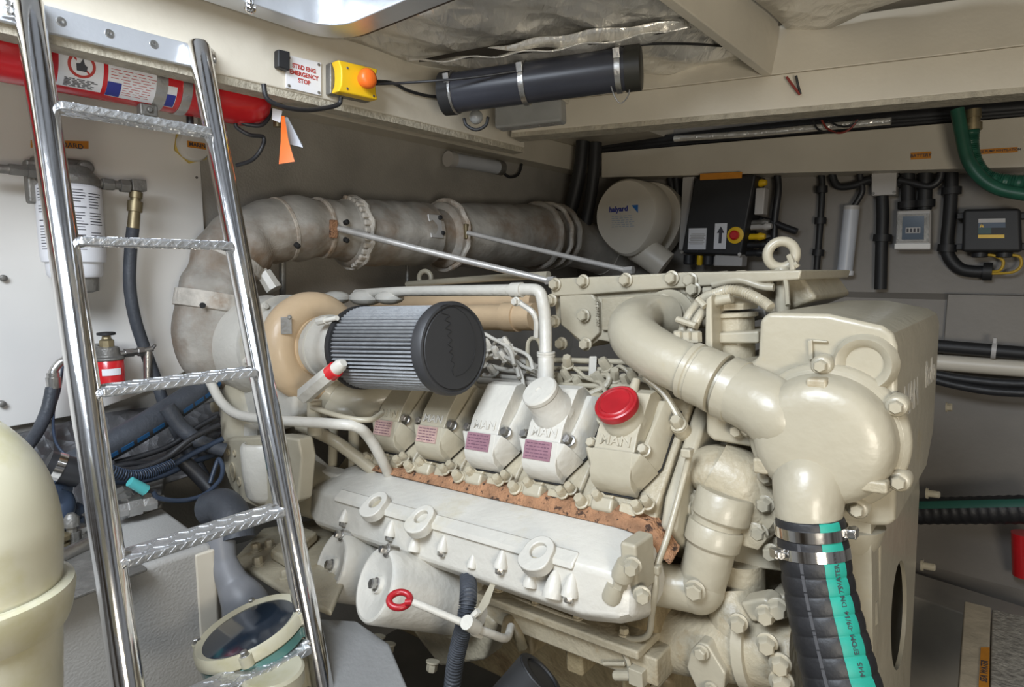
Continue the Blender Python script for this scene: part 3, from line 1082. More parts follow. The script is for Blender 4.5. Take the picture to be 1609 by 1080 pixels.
for px, py, rx_, ry_ in ((366, 741, 0.009, 0.017), (359, 711, 0.004, 0.006), (369, 712, 0.004, 0.006), (376, 757, 0.006, 0.008), (393, 752, 0.005, 0.005)):
    b = MB()
    p = X(px, py, v=-0.2625)
    o_ = [p + UE * math.cos(t) * rx_ * 1.5 + WE * math.sin(t) * ry_ * 1.35 for t in [2 * math.pi * k / 20 for k in range(20)]]
    i_ = [p + UE * math.cos(t) * rx_ + WE * math.sin(t) * ry_ for t in [2 * math.pi * k / 20 for k in range(20)]]
    b.loft([o_, [q - RV * 0.003 for q in o_], [q - RV * 0.003 for q in i_], [q - RV * 0.0006 for q in i_]], cap=False)
    b.face([b.v(q - RV * 0.0006) for q in i_])
    b.build('bolt_hole', M_cast, clf)
b = MB()
b.prism([X(*q, v=-0.20) for q in ((338, 612), (342, 655), (356, 676), (392, 682), (440, 676), (462, 655), (462, 596), (400, 600))], RV * 0.12)
tf = b.build('turbine_foot', M_white, engine, bevel=0.012, seg=3)
b = MB()
b.lathe(X(336, 640, v=-0.205), -RV, [(-0.02, 0.014), (0.004, 0.014), (0.006, 0.008)], 18)
b.build('boss', M_paint, tf)
b = MB()
b.cyl(X(398, 705, v=-0.2), X(398, 668, v=-0.2), 0.024, 0.022, 8)
b.build('collector_spigot', M_white, engine)
b = MB()
b.prism([X(*q, v=-0.15) for q in ((446, 684), (463, 682), (465, 715), (490, 738), (530, 748), (532, 790), (452, 800))], RV * 0.05)
b.build('collector_arm', M_white, engine, bevel=0.01, seg=3)

# ---- white and cream pipework round the turbo
def gtube(name, pts, r, m, n=12, parent=None, label=None, kw='v'):
    b = MB()
    b.tube([X(p[0], p[1], **{kw: p[2]}) for p in pts], r, n, 8)
    return b.build(name, m, parent or engine, label=label)
gtube('coolant_pipe', [(330, 600, -0.26), (348, 632, -0.26), (375, 652, -0.26), (430, 660, -0.25), (520, 666, -0.22), (560, 671, -0.19), (580, 688, -0.16), (600, 722, -0.13), (612, 748, -0.10)], 0.0112, M_white)
gtube('drain_pipe', [(494, 630, -0.20), (495, 682, -0.2)], 0.016, M_paint)
gtube('drain_pipe', [(470, 668, -0.17), (520, 690, -0.15), (560, 718, -0.12), (585, 738, -0.10), (600, 755, -0.09)], 0.014, M_paint)
gtube('drain_pipe', [(556, 672, -0.08), (556, 745, -0.08)], 0.013, M_paint)
gtube('drain_pipe', [(524, 668, -0.10), (522, 745, -0.10)], 0.011, M_paint)
gtube('thin_pipe', [(490, 640, -0.21), (540, 656, -0.20), (580, 660, -0.17), (600, 650, -0.12)], 0.006, M_paint)
gtube('intake_bend', [(520, 640, -0.12), (540, 647, -0.11), (562, 645, -0.08), (580, 636, -0.03)], 0.021, M_paint, 18)
# fitting with a red band below the filter
b = MB()
s0, s1 = X(540, 570, v=-0.22), X(478, 622, v=-0.24)
ax = (s1 - s0).normalized()
L = (s1 - s0).length
b.lathe(s0, ax, [(0, 0.008), (0.01, 0.013), (0.028, 0.013)], 16)
b.lathe(s0, ax, [(0.042, 0.017), (L, 0.018), (L + 0.006, 0.013)], 6)
ft = b.build('drain_fitting', M_white, engine)
b = MB()
b.lathe(s0, ax, [(0.026, 0.012), (0.026, 0.0165), (0.044, 0.0165), (0.044, 0.012)], 20)
b.build('red_band', M_red, ft, label='red band')
b = MB()
b.cyl(X(505, 505, v=-0.2), X(530, 500, v=-0.2), 0.005, 0.005, 10)
b.cyl(X(500, 506, v=-0.2), X(512, 503, v=-0.2), 0.008, 0.008, 8)
b.build('nipple', M_white, engine)

# ---- breather pipe to the white cap
b = MB()
b.tube([X(560, 462, v=0.10), X(640, 458, v=0.10), X(800, 456, v=0.08)], 0.0125, 14, 6)
b.tube([X(800, 456, v=0.08), X(828, 455, v=0.08), X(846, 458, v=0.08), X(853, 475, v=0.08), X(857, 510, v=0.08), X(858, 585, v=0.06)], 0.0125, 14, 8)
for p, q, r_ in (((805, 456), (821, 455.5), 0.0155),):
    b.cyl(X(*p, v=0.08), X(*q, v=0.08), r_, r_, 20)
br = b.build('breather_pipe', M_white, engine)
b = MB()
b.cyl(X(858, 556, v=0.065), X(858, 596, v=0.055), 0.0165, 0.0165, 22)
for yy in (553, 557, 590, 595):
    b.cyl(X(858, yy, v=0.065), X(858, yy + 3.0, v=0.065), 0.0185, 0.0185, 22)
b.build('breather_sleeve', M_white, engine)
b = MB()
pp = [X(815, 474, v=0.075), X(822, 480, v=0.075), X(836, 490, v=0.075), X(843, 505, v=0.08), X(843, 530, v=0.085)]
b.tube(pp, 0.006, 6, 5)
bk = b.build('pipe_bracket', M_white, engine)
bolt(bk, X(811, 474, v=0.07), -RV, 0.008, M_white)
# tan tubes behind the filter, foil covered ends of the far bank
b = MB()
b.cyl(X(560, 500, v=0.36), X(842, 498, v=0.34), 0.036, 0.036, 28)
b.cyl(X(795, 498, v=0.34), X(815, 498, v=0.34), 0.040, 0.040, 28)
b.build('charge_air_pipe', M_tan, engine, label='tan charge air pipe')
b = MB()
b.cyl(X(560, 476, v=0.42), X(842, 474, v=0.40), 0.030, 0.030, 24)
b.build('charge_air_pipe', M_tan, engine, label='tan charge air pipe')
for px, rr_ in ((492, 0.026), (528, 0.032), (575, 0.036), (612, 0.030)):
    b = MB()
    b.ball(X(px, 468, v=0.10), rr_, sc=(1.3, 1.0, 0.6), n=14)
    b.build('foil_cover', M_white, engine)

# ---- injection lines and small fittings in the valley
b = MB()
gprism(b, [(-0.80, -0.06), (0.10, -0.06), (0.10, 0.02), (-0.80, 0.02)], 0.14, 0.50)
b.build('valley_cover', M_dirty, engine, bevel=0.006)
gtube('fuel_rail', [(868, 566, 0.14), (1010, 570, 0.14)], 0.006, M_paint)
gtube('fuel_rail', [(868, 579, 0.13), (1010, 582, 0.13)], 0.005, M_paint)
gtube('fuel_rail', [(760, 590, 0.13), (850, 598, 0.13)], 0.006, M_white)
gtube('fuel_rail', [(752, 598, 0.11), (848, 606, 0.11)], 0.008, M_white)
b = MB()
for a_, c_ in (((930, 560), (940, 600)),):
    b.hexa([X(926, 560, v=0.12), X(938, 560, v=0.12), X(936, 600, v=0.12), X(924, 600, v=0.12)] + [X(926, 560, v=0.14), X(938, 560, v=0.14), X(936, 600, v=0.14), X(924, 600, v=0.14)])
b.build('rail_clip', M_white, engine, bevel=0.002)
for j, (px, py) in enumerate(((768, 560), (790, 548), (806, 575), (776, 578), (880, 598), (905, 590), (955, 596), (980, 588), (760, 540))):
    s = random.uniform(-14, 14)
    gtube('injection_line', [(px - 26, py + 18, 0.15), (px - 8, py - 14 + s * 0.3, 0.12), (px + 16, py - 4 + s, 0.11), (px + 40, py + 10 + s * 0.5, 0.09), (px + 48, py + 34, 0.07)], 0.0042, M_white if px < 850 else M_paint, 8)
for px, py in ((770, 548), (782, 560), (795, 566), (806, 558), (762, 575), (778, 588), (818, 590), (880, 604), (894, 596), (912, 610), (946, 602), (966, 596), (985, 606), (1000, 600), (760, 560), (800, 545), (892, 575), (955, 580)):
    bolt(engine, X(px, py, v=0.11), (WE - RV * 0.6 + UE * random.uniform(-0.4, 0.4)).normalized(), random.uniform(0.008, 0.012), M_white if px < 850 else M_paint, name='union_nut', h=0.020)
for pts in ([(750, 552, 0.16), (790, 548, 0.15), (812, 562, 0.14), (846, 578, 0.13)], [(752, 566, 0.15), (785, 562, 0.14), (812, 576, 0.13), (848, 590, 0.12)], [(768, 575, 0.13), (800, 582, 0.13), (848, 584, 0.12)], [(756, 610, 0.10), (800, 606, 0.10), (840, 616, 0.09)]):
    gtube('fuel_pipe', pts, 0.0062, M_white, 10)
for pts in ([(868, 590, 0.12), (905, 592, 0.12), (960, 598, 0.12), (1005, 596, 0.12)], [(866, 604, 0.10), (915, 606, 0.10), (985, 608, 0.10)], [(1000, 580, 0.16), (1020, 600, 0.12), (1040, 606, 0.10)]):
    gtube('fuel_pipe', pts, 0.0055, M_paint, 10)
gtube('return_line', [(830, 585, 0.11), (830, 540, 0.15), (842, 532, 0.15), (850, 545, 0.13), (850, 580, 0.12)], 0.005, M_paint, 8)
gtube('return_line', [(930, 592, 0.12), (955, 590, 0.10), (952, 606, 0.09), (925, 620, 0.07)], 0.006, M_paint, 8)

# ---- charge cooler housing with its bolted front
b = MB()
b.prism([X(*q, v=0.20) for q in ((868, 446), (1072, 437), (1080, 470), (1078, 548), (1035, 552), (940, 535), (922, 548), (905, 535), (872, 500))], RV * 0.30)
cch = b.build('charge_cooler', M_paint, engine, bevel=0.006)
b = MB()
b.prism([X(*q, v=0.185) for q in ((864, 438), (1074, 428), (1260, 424), (1256, 440), (1074, 452), (930, 463), (866, 466))], RV * 0.36)
b.build('top_flange', M_paint, engine, bevel=0.004)
b = MB()
b.prism([X(*q, v=0.188) for q in ((878, 458), (926, 456), (940, 476), (941, 524), (921, 544), (904, 530), (880, 510))], RV * 0.03)
b.build('raised_web', M_paint, cch, bevel=0.004)
b = MB()
b.prism([X(*q, v=0.190) for q in ((945, 468), (1062, 462), (1064, 476), (1030, 520), (945, 520))], RV * 0.02)
b.build('rough_panel', M_cast, cch, bevel=0.003)
text('51 0941 300', X(938, 492, v=0.1865), -WE, UE, 0.011, M_paint, 'cast_numbers', cch, 0.0008)
for px, py in ((873, 447), (917, 442), (984, 440), (1056, 437), (918, 496), (867, 472), (883, 540), (921, 541), (872, 505), (1048, 475), (1085, 440), (1090, 455)):
    bolt(cch, X(px, py, v=0.183), -RV, 0.0115, M_paint, h=0.012)
b = MB()
b.prism([X(*q, v=0.24) for q in ((1076, 440), (1150, 438), (1260, 434), (1285, 470), (1230, 492), (1080, 520))], RV * 0.26)
b.build('rear_casting', M_cast, engine, bevel=0.008)
b = MB()
b.prism([X(*q, v=0.5) for q in ((1090, 432), (1180, 430), (1278, 462), (1282, 480), (1100, 480))], RV * 0.1)
b.build('far_bracket', M_paint, engine, bevel=0.006)
for px, py, r_ in ((1100, 442, 0.011), (1130, 436, 0.011), (1158, 434, 0.01), (1108, 458, 0.012), (1083, 470, 0.012), (1178, 445, 0.009), (1198, 449, 0.009)):
    b = MB()
    b.lathe(X(px, py, v=0.20), UE, [(-0.022, r_ * 0.7), (0.0, r_ * 0.7), (0.0, r_), (0.016, r_), (0.018, r_ * 0.6)], 12)
    b.build('union', M_paint, engine)
b = MB()
gz = [(1120, 448), (1160, 440), (1196, 450), (1216, 452)]
b.tube([X(*q, v=0.19) for q in gz], 0.007, 10)
b.build('thin_pipe', M_paint, engine)

# lifting eyes
for px, py, vv, R_, r_, low in ((1228, 400, 0.22, 0.0225, 0.0088, 470), (668, 437, 0.45, 0.022, 0.008, 462)):
    c = X(px, py, v=vv)
    nn = (CAM - c).normalized()
    nn = (UE * 0.35 - RV).normalized()
    b = MB()
    b.torus(c, nn, R_, r_, 36, 14)
    d_ = c - WE * (R_ + r_ * 0.4)
    b.lathe(d_, -WE, [(-0.004, 0.012), (0.004, 0.016), (0.012, 0.016), (0.013, 0.012), (0.09 if low > 465 else 0.03, 0.012)], 20)
    b.build('lifting_eye', M_paint, engine)
b = MB()
b.tube([X(1240, 402, v=0.21), X(1246, 420, v=0.20), X(1240, 440, v=0.2)], 0.005, 8)
b.cyl(X(1249, 418, v=0.20), X(1254, 414, v=0.20), 0.006, 0.006, 6)
gtube('thin_pipe', [(1222, 425, 0.20), (1234, 440, 0.19), (1238, 480, 0.16)], 0.004, M_paint, 8)
b.build('cable_clip', M_paint, engine)

M_rod = mat('pale_zinc_rod', (0.55, 0.53, 0.50), 0.35, 0.4, var=0.15, scale=30)
# ---- bracing rods that run from the exhaust to the top of the engine
for pts, r_, nm in (([(527, 358, 1.72), (700, 402, 1.66), (862, 441, 1.58)], 0.0088, 'steel'), ([(735, 366, 2.02), (860, 396, 1.86), (985, 425, 1.70)], 0.0075, 'steel')):
    b = MB()
    b.tube([X(p[0], p[1], d=p[2]) for p in pts], r_, 12, 6)
    b.lathe(X(pts[-1][0], pts[-1][1], d=pts[-1][2]), UE, [(-0.008, 0.011), (0.02, 0.011)], 6)
    b.build('brace_rod', M_rod, engine, label='thin steel brace rod')
b = MB()
b.tube([X(640, 447, v=0.40), X(760, 438, v=0.38), X(862, 432, v=0.36)], 0.010, 10, 6)
b.build('top_rail', M_paint, engine)
# ================================================================== front end of the engine
# ---- heat exchanger / expansion tank
face = [(1106, 572), (1180, 571), (1190, 560), (1193, 503), (1206, 491), (1300, 493), (1386, 512), (1404, 524), (1410, 545), (1408, 818), (1396, 829), (1330, 827), (1240, 765), (1190, 706), (1120, 694), (1108, 684)]
F_ = [X(*p, v=0.0) for p in face]
b = MB()
far = []
for p in F_:
    q = p - OE
    far.append(p + RV * (0.47 if q.dot(WE) > 0.02 else 0.40))
mid = []
b.loft([F_, [p + (RV * (0.30)) for p in F_], [p + (q_ - p) * 1.0 + (WE * 0.045 if (p - OE).dot(WE) < -0.02 else V3((0, 0, 0))) for p, q_ in zip(F_, far)]])
tank = b.build('coolant_tank', M_paint, engine, bevel=0.009, seg=3, angle=30, label='big rounded cream coolant tank')
# raised rim, round boss and small rib on its outboard face
b = MB()
c = X(1358, 572, v=-0.004)
b.lathe(c, -RV, [(-0.006, 0.040), (0.006, 0.036), (0.010, 0.033), (0.006, 0.026), (-0.001, 0.022), (-0.001, 0.0005)], 36)
b.build('round_boss', M_paint, tank)
b = MB()
b.prism([X(*q, v=-0.008) for q in ((1269, 536), (1276, 534), (1277, 565), (1270, 567))], RV * 0.012)
b.prism([X(*q, v=-0.006) for q in ((1276, 534), (1300, 536), (1300, 539), (1277, 538))], RV * 0.010)
b.build('rib', M_paint, tank, bevel=0.0015)
bolt(tank, X(1160, 676, v=-0.003), -RV, 0.0095, M_paint, h=0.012)
text('MAN', X(1431, 625, u=0.4155), RV - WE * 0.02, WE, 0.060, M_white, 'raised_lettering', tank, 0.0016, 0.001, sx=1.0)
text('Rollo', X(1461, 585, u=0.4155), RV - WE * 0.02, WE, 0.060, M_white, 'raised_lettering', tank, 0.0016, 0.001, sx=1.0)
for px, py, u_ in ((1487, 640, 0.40),):
    bolt(tank, X(px, py, u=u_), UE, 0.009, M_paint)
# filler cap sunk beside the tank
b = MB()
fc = X(1155, 505, v=0.10)
b.lathe(fc, WE, [(-0.06, 0.030), (0.006, 0.030), (0.008, 0.036), (0.014, 0.036), (0.016, 0.030)], 28)
b.lathe(fc + WE * 0.020, WE, [(0, 0.038), (0.010, 0.040), (0.012, 0.036), (0.022, 0.022), (0.024, 0.001)], 8)
b.build('filler_cap', M_cast, engine)
b = MB()
b.prism([X(*q, v=0.03) for q in ((1108, 470), (1118, 462), (1120, 572), (1106, 572))], RV * 0.2)
b.prism([X(*q, v=0.06) for q in ((1112, 524), (1192, 520), (1192, 540), (1112, 540))], RV * 0.14)
b.build('filler_ledge', M_paint, engine, bevel=0.004)
b = MB()
b.prism([X(*q, v=0.155) for q in ((1110, 478), (1135, 458), (1170, 456), (1200, 472), (1205, 500), (1110, 520))], RV * 0.02)
b.build('dark_plate', M_dull, engine, bevel=0.003)

# ---- coolant pump cover
PC = X(1290, 692, v=-0.035)
PA = (-RV + UE * 0.05).normalized()
b = MB()
b.lathe(PC, PA, [(-0.036, 0.101), (-0.022, 0.101), (-0.018, 0.098), (-0.012, 0.089), (0.000, 0.087), (0.014, 0.084), (0.023, 0.077), (0.029, 0.067), (0.032, 0.050), (0.033, 0.0005)], 64)
pump = b.build('coolant_pump_cover', M_paint, engine, label='large round coolant pump cover')
px_, py_, _ = frame(PA, WE)
for a in (136, 90, 30, -28, -66, 178, -140):
    t = math.radians(a)
    dvec = UE * math.cos(t) + WE * math.sin(t)
    p = PC - PA * 0.020 + dvec * 0.099
    b = MB()
    b.lathe(p, PA, [(-0.014, 0.0145), (0.006, 0.014), (0.009, 0.012)], 20)
    lg = b.build('bolt_lug', M_paint, pump)
    bolt(lg, p + PA * 0.008, PA, 0.0088, M_paint, h=0.010)
b = MB()
b.torus(PC - PA * 0.018, PA, 0.091, 0.004, 64, 8)
b.build('rim', M_paint, pump)
for p, sz in ((PC + WE * 0.077 + PA * 0.012, (0.026, 0.024, 0.018)), (PC - UE * 0.074 - WE * 0.040 + PA * 0.012, (0.022, 0.024, 0.022)), (PC + UE * 0.062 - WE * 0.048 + PA * 0.010, (0.034, 0.026, 0.016))):
    b = MB()
    b.box(p, sz, (UE, PA, WE))
    b.build('cast_pad', M_cast, pump, bevel=0.004)
# inlet and outlet necks of the pump
b = MB()
n0 = X(1200, 637, v=-0.024)
n1 = X(1150, 612, v=-0.012)
b.tube([X(1262, 685, v=-0.010), X(1225, 655, v=-0.024), n0, n1], [0.045, 0.050, 0.0475, 0.046], 28)
b.build('inlet_neck', M_paint, pump)
b = MB()
o0, o1 = X(1272, 758, v=-0.042), X(1272, 832, v=-0.062)
b.tube([X(1280, 705, v=-0.004), o0, X(1270, 798, v=-0.057), o1], [0.036, 0.047, 0.042, 0.0385], 28)
b.build('outlet_neck', M_paint, pump)

# ---- thick coolant elbow between the charge cooler and the pump
EL = [X(1050, 500, v=0.17), X(1012, 500, v=0.12), X(995, 512, v=0.06), X(1000, 533, v=0.02), X(1040, 562, v=-0.005), X(1105, 592, v=-0.012), X(1135, 606, v=-0.012)]
b = MB()
b.tube(EL, [0.042, 0.0425, 0.043, 0.043, 0.042, 0.0405, 0.0400], 28, 10)
elb = b.build('coolant_elbow', M_paint, engine, label='thick cream coolant elbow')
ea = (X(1135, 606, v=-0.012) - X(1075, 579, v=-0.010)).normalized()
b = MB()
e0 = X(1085, 583, v=-0.010)
b.lathe(e0, ea, [(-0.004, 0.044), (-0.002, 0.0465), (0.006, 0.0465), (0.008, 0.0445), (0.012, 0.0445), (0.014, 0.047), (0.022, 0.047), (0.036, 0.0465), (0.040, 0.0475), (0.050, 0.0475), (0.052, 0.043)], 36)
b.build('clamp_collar', M_paint, elb)
b = MB()
e1 = X(1140, 608, v=-0.012)
b.lathe(e1, ea, [(0, 0.045), (0.0, 0.0485), (0.020, 0.0485), (0.022, 0.046)], 36)
b.build('clamp_collar', M_paint, elb)
b = MB()
b.lathe(X(1050, 500, v=0.185), -RV + UE * 0.0, [(-0.02, 0.055), (0.0, 0.055), (0.004, 0.050), (0.02, 0.045)], 32)
ef = b.build('elbow_flange', M_paint, elb)
bolt(ef, X(1043, 472, v=0.17), -RV, 0.010, M_paint)
bolt(ef, X(1058, 535, v=0.17), -RV, 0.010, M_paint)
# tubes arching over beside it
def vt(name, pts, r, m, n=10, parent=None):
    b = MB()
    P = spline([X(p[0], p[1], v=p[2]) for p in pts], 8)
    b.tube(P, r, n, 0)
    return b.build(name, m, parent or engine)
pth = [(1120, 463, 0.06), (1145, 456, 0.05), (1170, 460, 0.05), (1195, 472, 0.04), (1211, 484, 0.03)]
P = spline([X(p[0], p[1], v=p[2]) for p in pth], 14)
b = MB()
b.tube(P, lambda t: 0.0072 + 0.0011 * math.sin(t * 2 * math.pi * 30), 12, 0)
b.build('corrugated_tube', M_paint, engine)
b = MB()
b.tube(spline(P, 6), lambda t: 0.0072 + 0.0014 * math.sin(t * 2 * math.pi * 26), 12, 0)
b.build('corrugated_tube', M_paint, engine)
vt('tank_hose', [(1071, 548, 0.03), (1073, 520, 0.05), (1087, 490, 0.06), (1108, 468, 0.06), (1124, 462, 0.06)], 0.0085, M_paint)
vt('tank_hose', [(1084, 550, 0.02), (1086, 524, 0.04), (1100, 496, 0.05), (1120, 476, 0.05), (1150, 468, 0.05)], 0.0085, M_paint)
b = MB()
for a_, c_ in (((1064, 502), (1094, 512)), ((1096, 470), (1108, 482))):
    b.cyl(X(*a_, v=0.035), X(*c_, v=0.03), 0.0055, 0.0055, 8)
b.build('tube_clip', M_paint, engine)
for px, py in ((1066, 533), (1080, 534), (1094, 534), (1088, 548)):
    b = MB()
    b.lathe(X(px, py, v=0.018), WE, [(-0.02, 0.006), (-0.004, 0.006), (-0.004, 0.009), (0.012, 0.009), (0.014, 0.006)], 6)
    b.build('union', M_paint, engine)
vt('thin_pipe', [(1005, 588, 0.03), (1040, 610, 0.03), (1060, 640, 0.03), (1078, 668, 0.02)], 0.004, M_paint, 8)
vt('thin_pipe', [(1012, 592, 0.02), (1045, 622, 0.02), (1068, 660, 0.01)], 0.005, M_paint, 8)

# ---- thermostat housing and the pipe that drops from it
b = MB()
b.ball(X(1130, 740, v=0.02), 0.058, (UE, RV, WE), (0.95, 0.9, 0.70), 28)
b.tube([X(1120, 735, v=0.01), X(1160, 760, v=0.02), X(1185, 800, v=0.03)], [0.045, 0.055, 0.05], 24)
b.lathe(X(1175, 790, v=0.0), -RV, [(-0.05, 0.058), (0.0, 0.056), (0.012, 0.045), (0.014, 0.02)], 32)
th = b.build('thermostat_housing', M_cast, engine)
for px, py in ((1092, 783), (1203, 792), (1194, 836), (1213, 868), (1094, 802)):
    bolt(th, X(px, py, v=-0.012), -RV, 0.0105, M_paint, h=0.012)
b = MB()
b.prism([X(*q, v=0.01) for q in ((1160, 835), (1230, 845), (1236, 900), (1150, 890))], RV * 0.06)
b.build('bracket_shelf', M_paint, engine, bevel=0.004)
b = MB()
b.lathe(X(1185, 838, v=-0.01), (-RV + WE * 0.1), [(-0.02, 0.024), (0.012, 0.022), (0.014, 0.018)], 6)
b.build('hex_plug', M_cast, engine)
DP = [X(1140, 775, v=-0.02), X(1125, 830, v=-0.03), X(1112, 880, v=-0.04), X(1102, 915, v=-0.045)]
b = MB()
b.tube(DP, [0.037, 0.0365, 0.036, 0.036], 28)
b.ball(X(1098, 924, v=-0.048), 0.0385, (UE, RV, WE), (1, 1, 1), 24)
b.tube([X(1098, 926, v=-0.048), X(1060, 922, v=-0.06), X(1020, 915, v=-0.075)], [0.036, 0.033, 0.033], 24)
dp = b.build('coolant_downpipe', M_paint, engine)
da = (DP[2] - DP[0]).normalized()
b = MB()
b.lathe(X(1141, 778, v=-0.02), da, [(-0.004, 0.040), (0, 0.043), (0.034, 0.043), (0.037, 0.0405)], 36)
b.lathe(X(1126, 824, v=-0.03), da, [(0, 0.040), (0.002, 0.0415), (0.030, 0.0415), (0.034, 0.038)], 36)
b.build('pipe_sleeve', M_paint, dp)
bolt(dp, X(1092, 927, v=-0.088), (-RV + UE * 0.2), 0.0125, M_paint, h=0.012)
b = MB()
b.lathe(X(1018, 912, v=-0.078), -UE, [(-0.012, 0.033), (-0.012, 0.040), (0.008, 0.040), (0.010, 0.034)], 30)
pf_ = b.build('pipe_flange', M_paint, dp)
bolt(pf_, X(1006, 925, v=-0.11), -RV, 0.010, M_paint)
bolt(pf_, X(1000, 893, v=-0.11), (-RV + UE * 0.4), 0.010, M_paint, h=0.016)
# thin tube down the side of the pipe
vt('sensor_tube', [(1086, 705, -0.04), (1072, 760, -0.05), (1050, 840, -0.09), (1032, 892, -0.12), (1030, 925, -0.13), (1024, 965, -0.13), (1018, 998, -0.12), (990, 1004, -0.11), (950, 992, -0.10)], 0.0048, M_paint, 10)
b = MB()
for px, py in ((1079, 712), (1030, 895), (932, 985)):
    b.box(X(px, py, v=-0.05 if py < 800 else (-0.125 if py < 900 else -0.10)), (0.016, 0.012, 0.014), (UE, RV, WE))
b.build('tube_clip', M_paint, engine, bevel=0.003)
vt('sensor_tube', [(760, 925, -0.10), (850, 955, -0.11), (925, 985, -0.11), (965, 1005, -0.11), (985, 1035, -0.12), (990, 1055, -0.12)], 0.004, M_paint, 8)
b = MB()
b.box(X(1003, 1062, v=-0.12), (0.024, 0.02, 0.026), (UE, RV, WE))
b.cyl(X(948, 1043, v=-0.12), X(982, 1043, v=-0.12), 0.004, 0.004, 8)
b.cyl(X(966, 1062, v=-0.12), X(992, 1062, v=-0.12), 0.008, 0.008, 8)
b.build('sensor_block', M_paint, engine, bevel=0.002)

# ---- raw water pump and cooler body low down at the front
b = MB()
b.tube([X(985, 985, v=-0.02), X(1060, 1005, v=-0.02), X(1180, 1018, v=-0.02), X(1260, 1030, v=-0.02)], [0.050, 0.050, 0.053, 0.05], 32, 5)
wp = b.build('raw_water_pump', M_cast, engine)
b = MB()
wa = (X(1180, 1018, v=-0.02) - X(985, 985, v=-0.02)).normalized()
b.lathe(X(1030, 995, v=-0.02), wa, [(-0.006, 0.05), (-0.006, 0.058), (0.006, 0.058), (0.006, 0.05)], 40)
b.lathe(X(1180, 1018, v=-0.02), wa, [(-0.006, 0.05), (-0.006, 0.062), (0.010, 0.062), (0.010, 0.05)], 40)
b.build('pump_flange', M_paint, wp)
b = MB()
b.tube([X(1150, 930, v=0.0), X(1155, 960, v=-0.01), X(1170, 1000, v=-0.02)], [0.034, 0.042, 0.045], 24)
b.lathe(X(1165, 880, v=0.02), -WE, [(0, 0.035), (0.06, 0.034)], 24)
b.build('pump_neck', M_cast, wp)
b = MB()
b.prism([X(*q, v=-0.085) for q in ((1085, 1022), (1097, 1010), (1112, 1014), (1140, 1060), (1138, 1082), (1110, 1100), (1092, 1080), (1078, 1050))], RV * 0.03)
dcv = b.build('diamond_cover', M_paint, wp, bevel=0.004)
bolt(dcv, X(1103, 1025, v=-0.088), -RV, 0.009, M_paint)
bolt(dcv, X(1118, 1084, v=-0.088), -RV, 0.009, M_paint)
for px, py, vv, r_ in ((1205, 1010, -0.08, 0.0118), (1226, 1042, -0.085, 0.0118), (1228, 1070, -0.09, 0.013), (1160, 978, -0.07, 0.011), (1203, 965, -0.06, 0.0115), (1222, 955, -0.05, 0.012)):
    bolt(wp, X(px, py, v=vv), (-RV + UE * 0.25), r_, M_paint, h=r_ * 1.2)
b = MB()
b.prism([X(*q, v=-0.05) for q in ((1160, 948), (1200, 940), (1218, 952), (1214, 975), (1180, 980))], RV * 0.04)
b.prism([X(*q, v=0.03) for q in ((1210, 932), (1250, 940), (1262, 1090), (1190, 1090))], RV * 0.05)
b.build('pump_bracket', M_paint, wp, bevel=0.006)
b = MB()
b.prism([X(*q, v=-0.06) for q in ((1045, 1052), (1060, 1052), (1020, 1100), (1002, 1100))], RV * 0.03)
b.build('stay', M_cast, engine, bevel=0.003)
b = MB()
gprism(b, [(0.10, -0.42), (0.34, -0.42), (0.34, -0.05), (0.28, 0.03), (0.12, 0.03)], 0.10, 0.46)
b.build('front_cover', M_cast, engine, bevel=0.01)

# ---- belt guard below the tank, with an oval hole on its front
b = MB()
gf = [(0.0, -0.075), (0.44, -0.03), (0.455, -0.16), (0.30, -0.50), (0.0, -0.50)]
hole_c = X(1413, 966, u=0.385) - OE
hv, hw = hole_c.dot(RV), hole_c.dot(WE)
def gp(v, w, u=0.385):
    return G(u, v, w)
N = 48
def outer_pt(a):
    """ray from the hole centre to the outline"""
    dx, dy = math.cos(a), math.sin(a)
    best = 9
    for i in range(len(gf)):
        (x0, y0), (x1, y1) = gf[i], gf[(i + 1) % len(gf)]
        ex, ey = x1 - x0, y1 - y0
        den = dx * ey - dy * ex
        if abs(den) < 1e-9:
            continue
        t = ((x0 - hv) * ey - (y0 - hw) * ex) / den
        s = ((x0 - hv) * dy - (y0 - hw) * dx) / den
        if t > 0 and -1e-6 <= s <= 1 + 1e-6:
            best = min(best, t)
    return hv + dx * best, hw + dy * best
angs = sorted([2 * math.pi * k / N for k in range(N)] + [math.atan2(w - hw, v - hv) % (2 * math.pi) for v, w in gf])
HR, HS = 0.086, 0.9
o_f = [gp(*outer_pt(a)) for a in angs]
i_f = [gp(hv + math.cos(a) * HR * HS, hw + math.sin(a) * HR) for a in angs]
o_b = [p - UE * 0.055 for p in o_f]
i_b = [p - UE * 0.006 for p in i_f]
in_b = [p - UE * 0.006 for p in o_f]
in_b = [lerp(p, gp(hv, hw, 0.379), 0.03) for p in in_b]
b = MB()
b.loft([i_b, i_f, o_f, o_b], cap=False)
b.loft([[p for p in i_b], [p for p in in_b], [p - UE * 0.049 for p in in_b]], cap=False)
guard = b.build('belt_guard', M_paint, engine, angle=30, label='cream sheet metal belt guard with an oval hole')
b = MB()
b.cyl(X(1372, 845, v=0.03), X(1340, 900, v=0.03), 0.004, 0.004)
b.bm.clear()
b.tube([X(1345, 835, v=0.03), X(1345, 900, v=0.03), X(1346, 942, v=0.03)], 0.022, 18, 4)
b.lathe(X(1346, 938, v=0.03), -WE, [(0, 0.022), (0.0, 0.026), (0.03, 0.027), (0.034, 0.020), (0.07, 0.012)], 24)
b.lathe(X(1338, 835, v=0.025), -WE, [(-0.01, 0.042), (0.012, 0.036), (0.022, 0.03)], 24)
b.build('drain_stub', M_paint, engine)
b = MB()
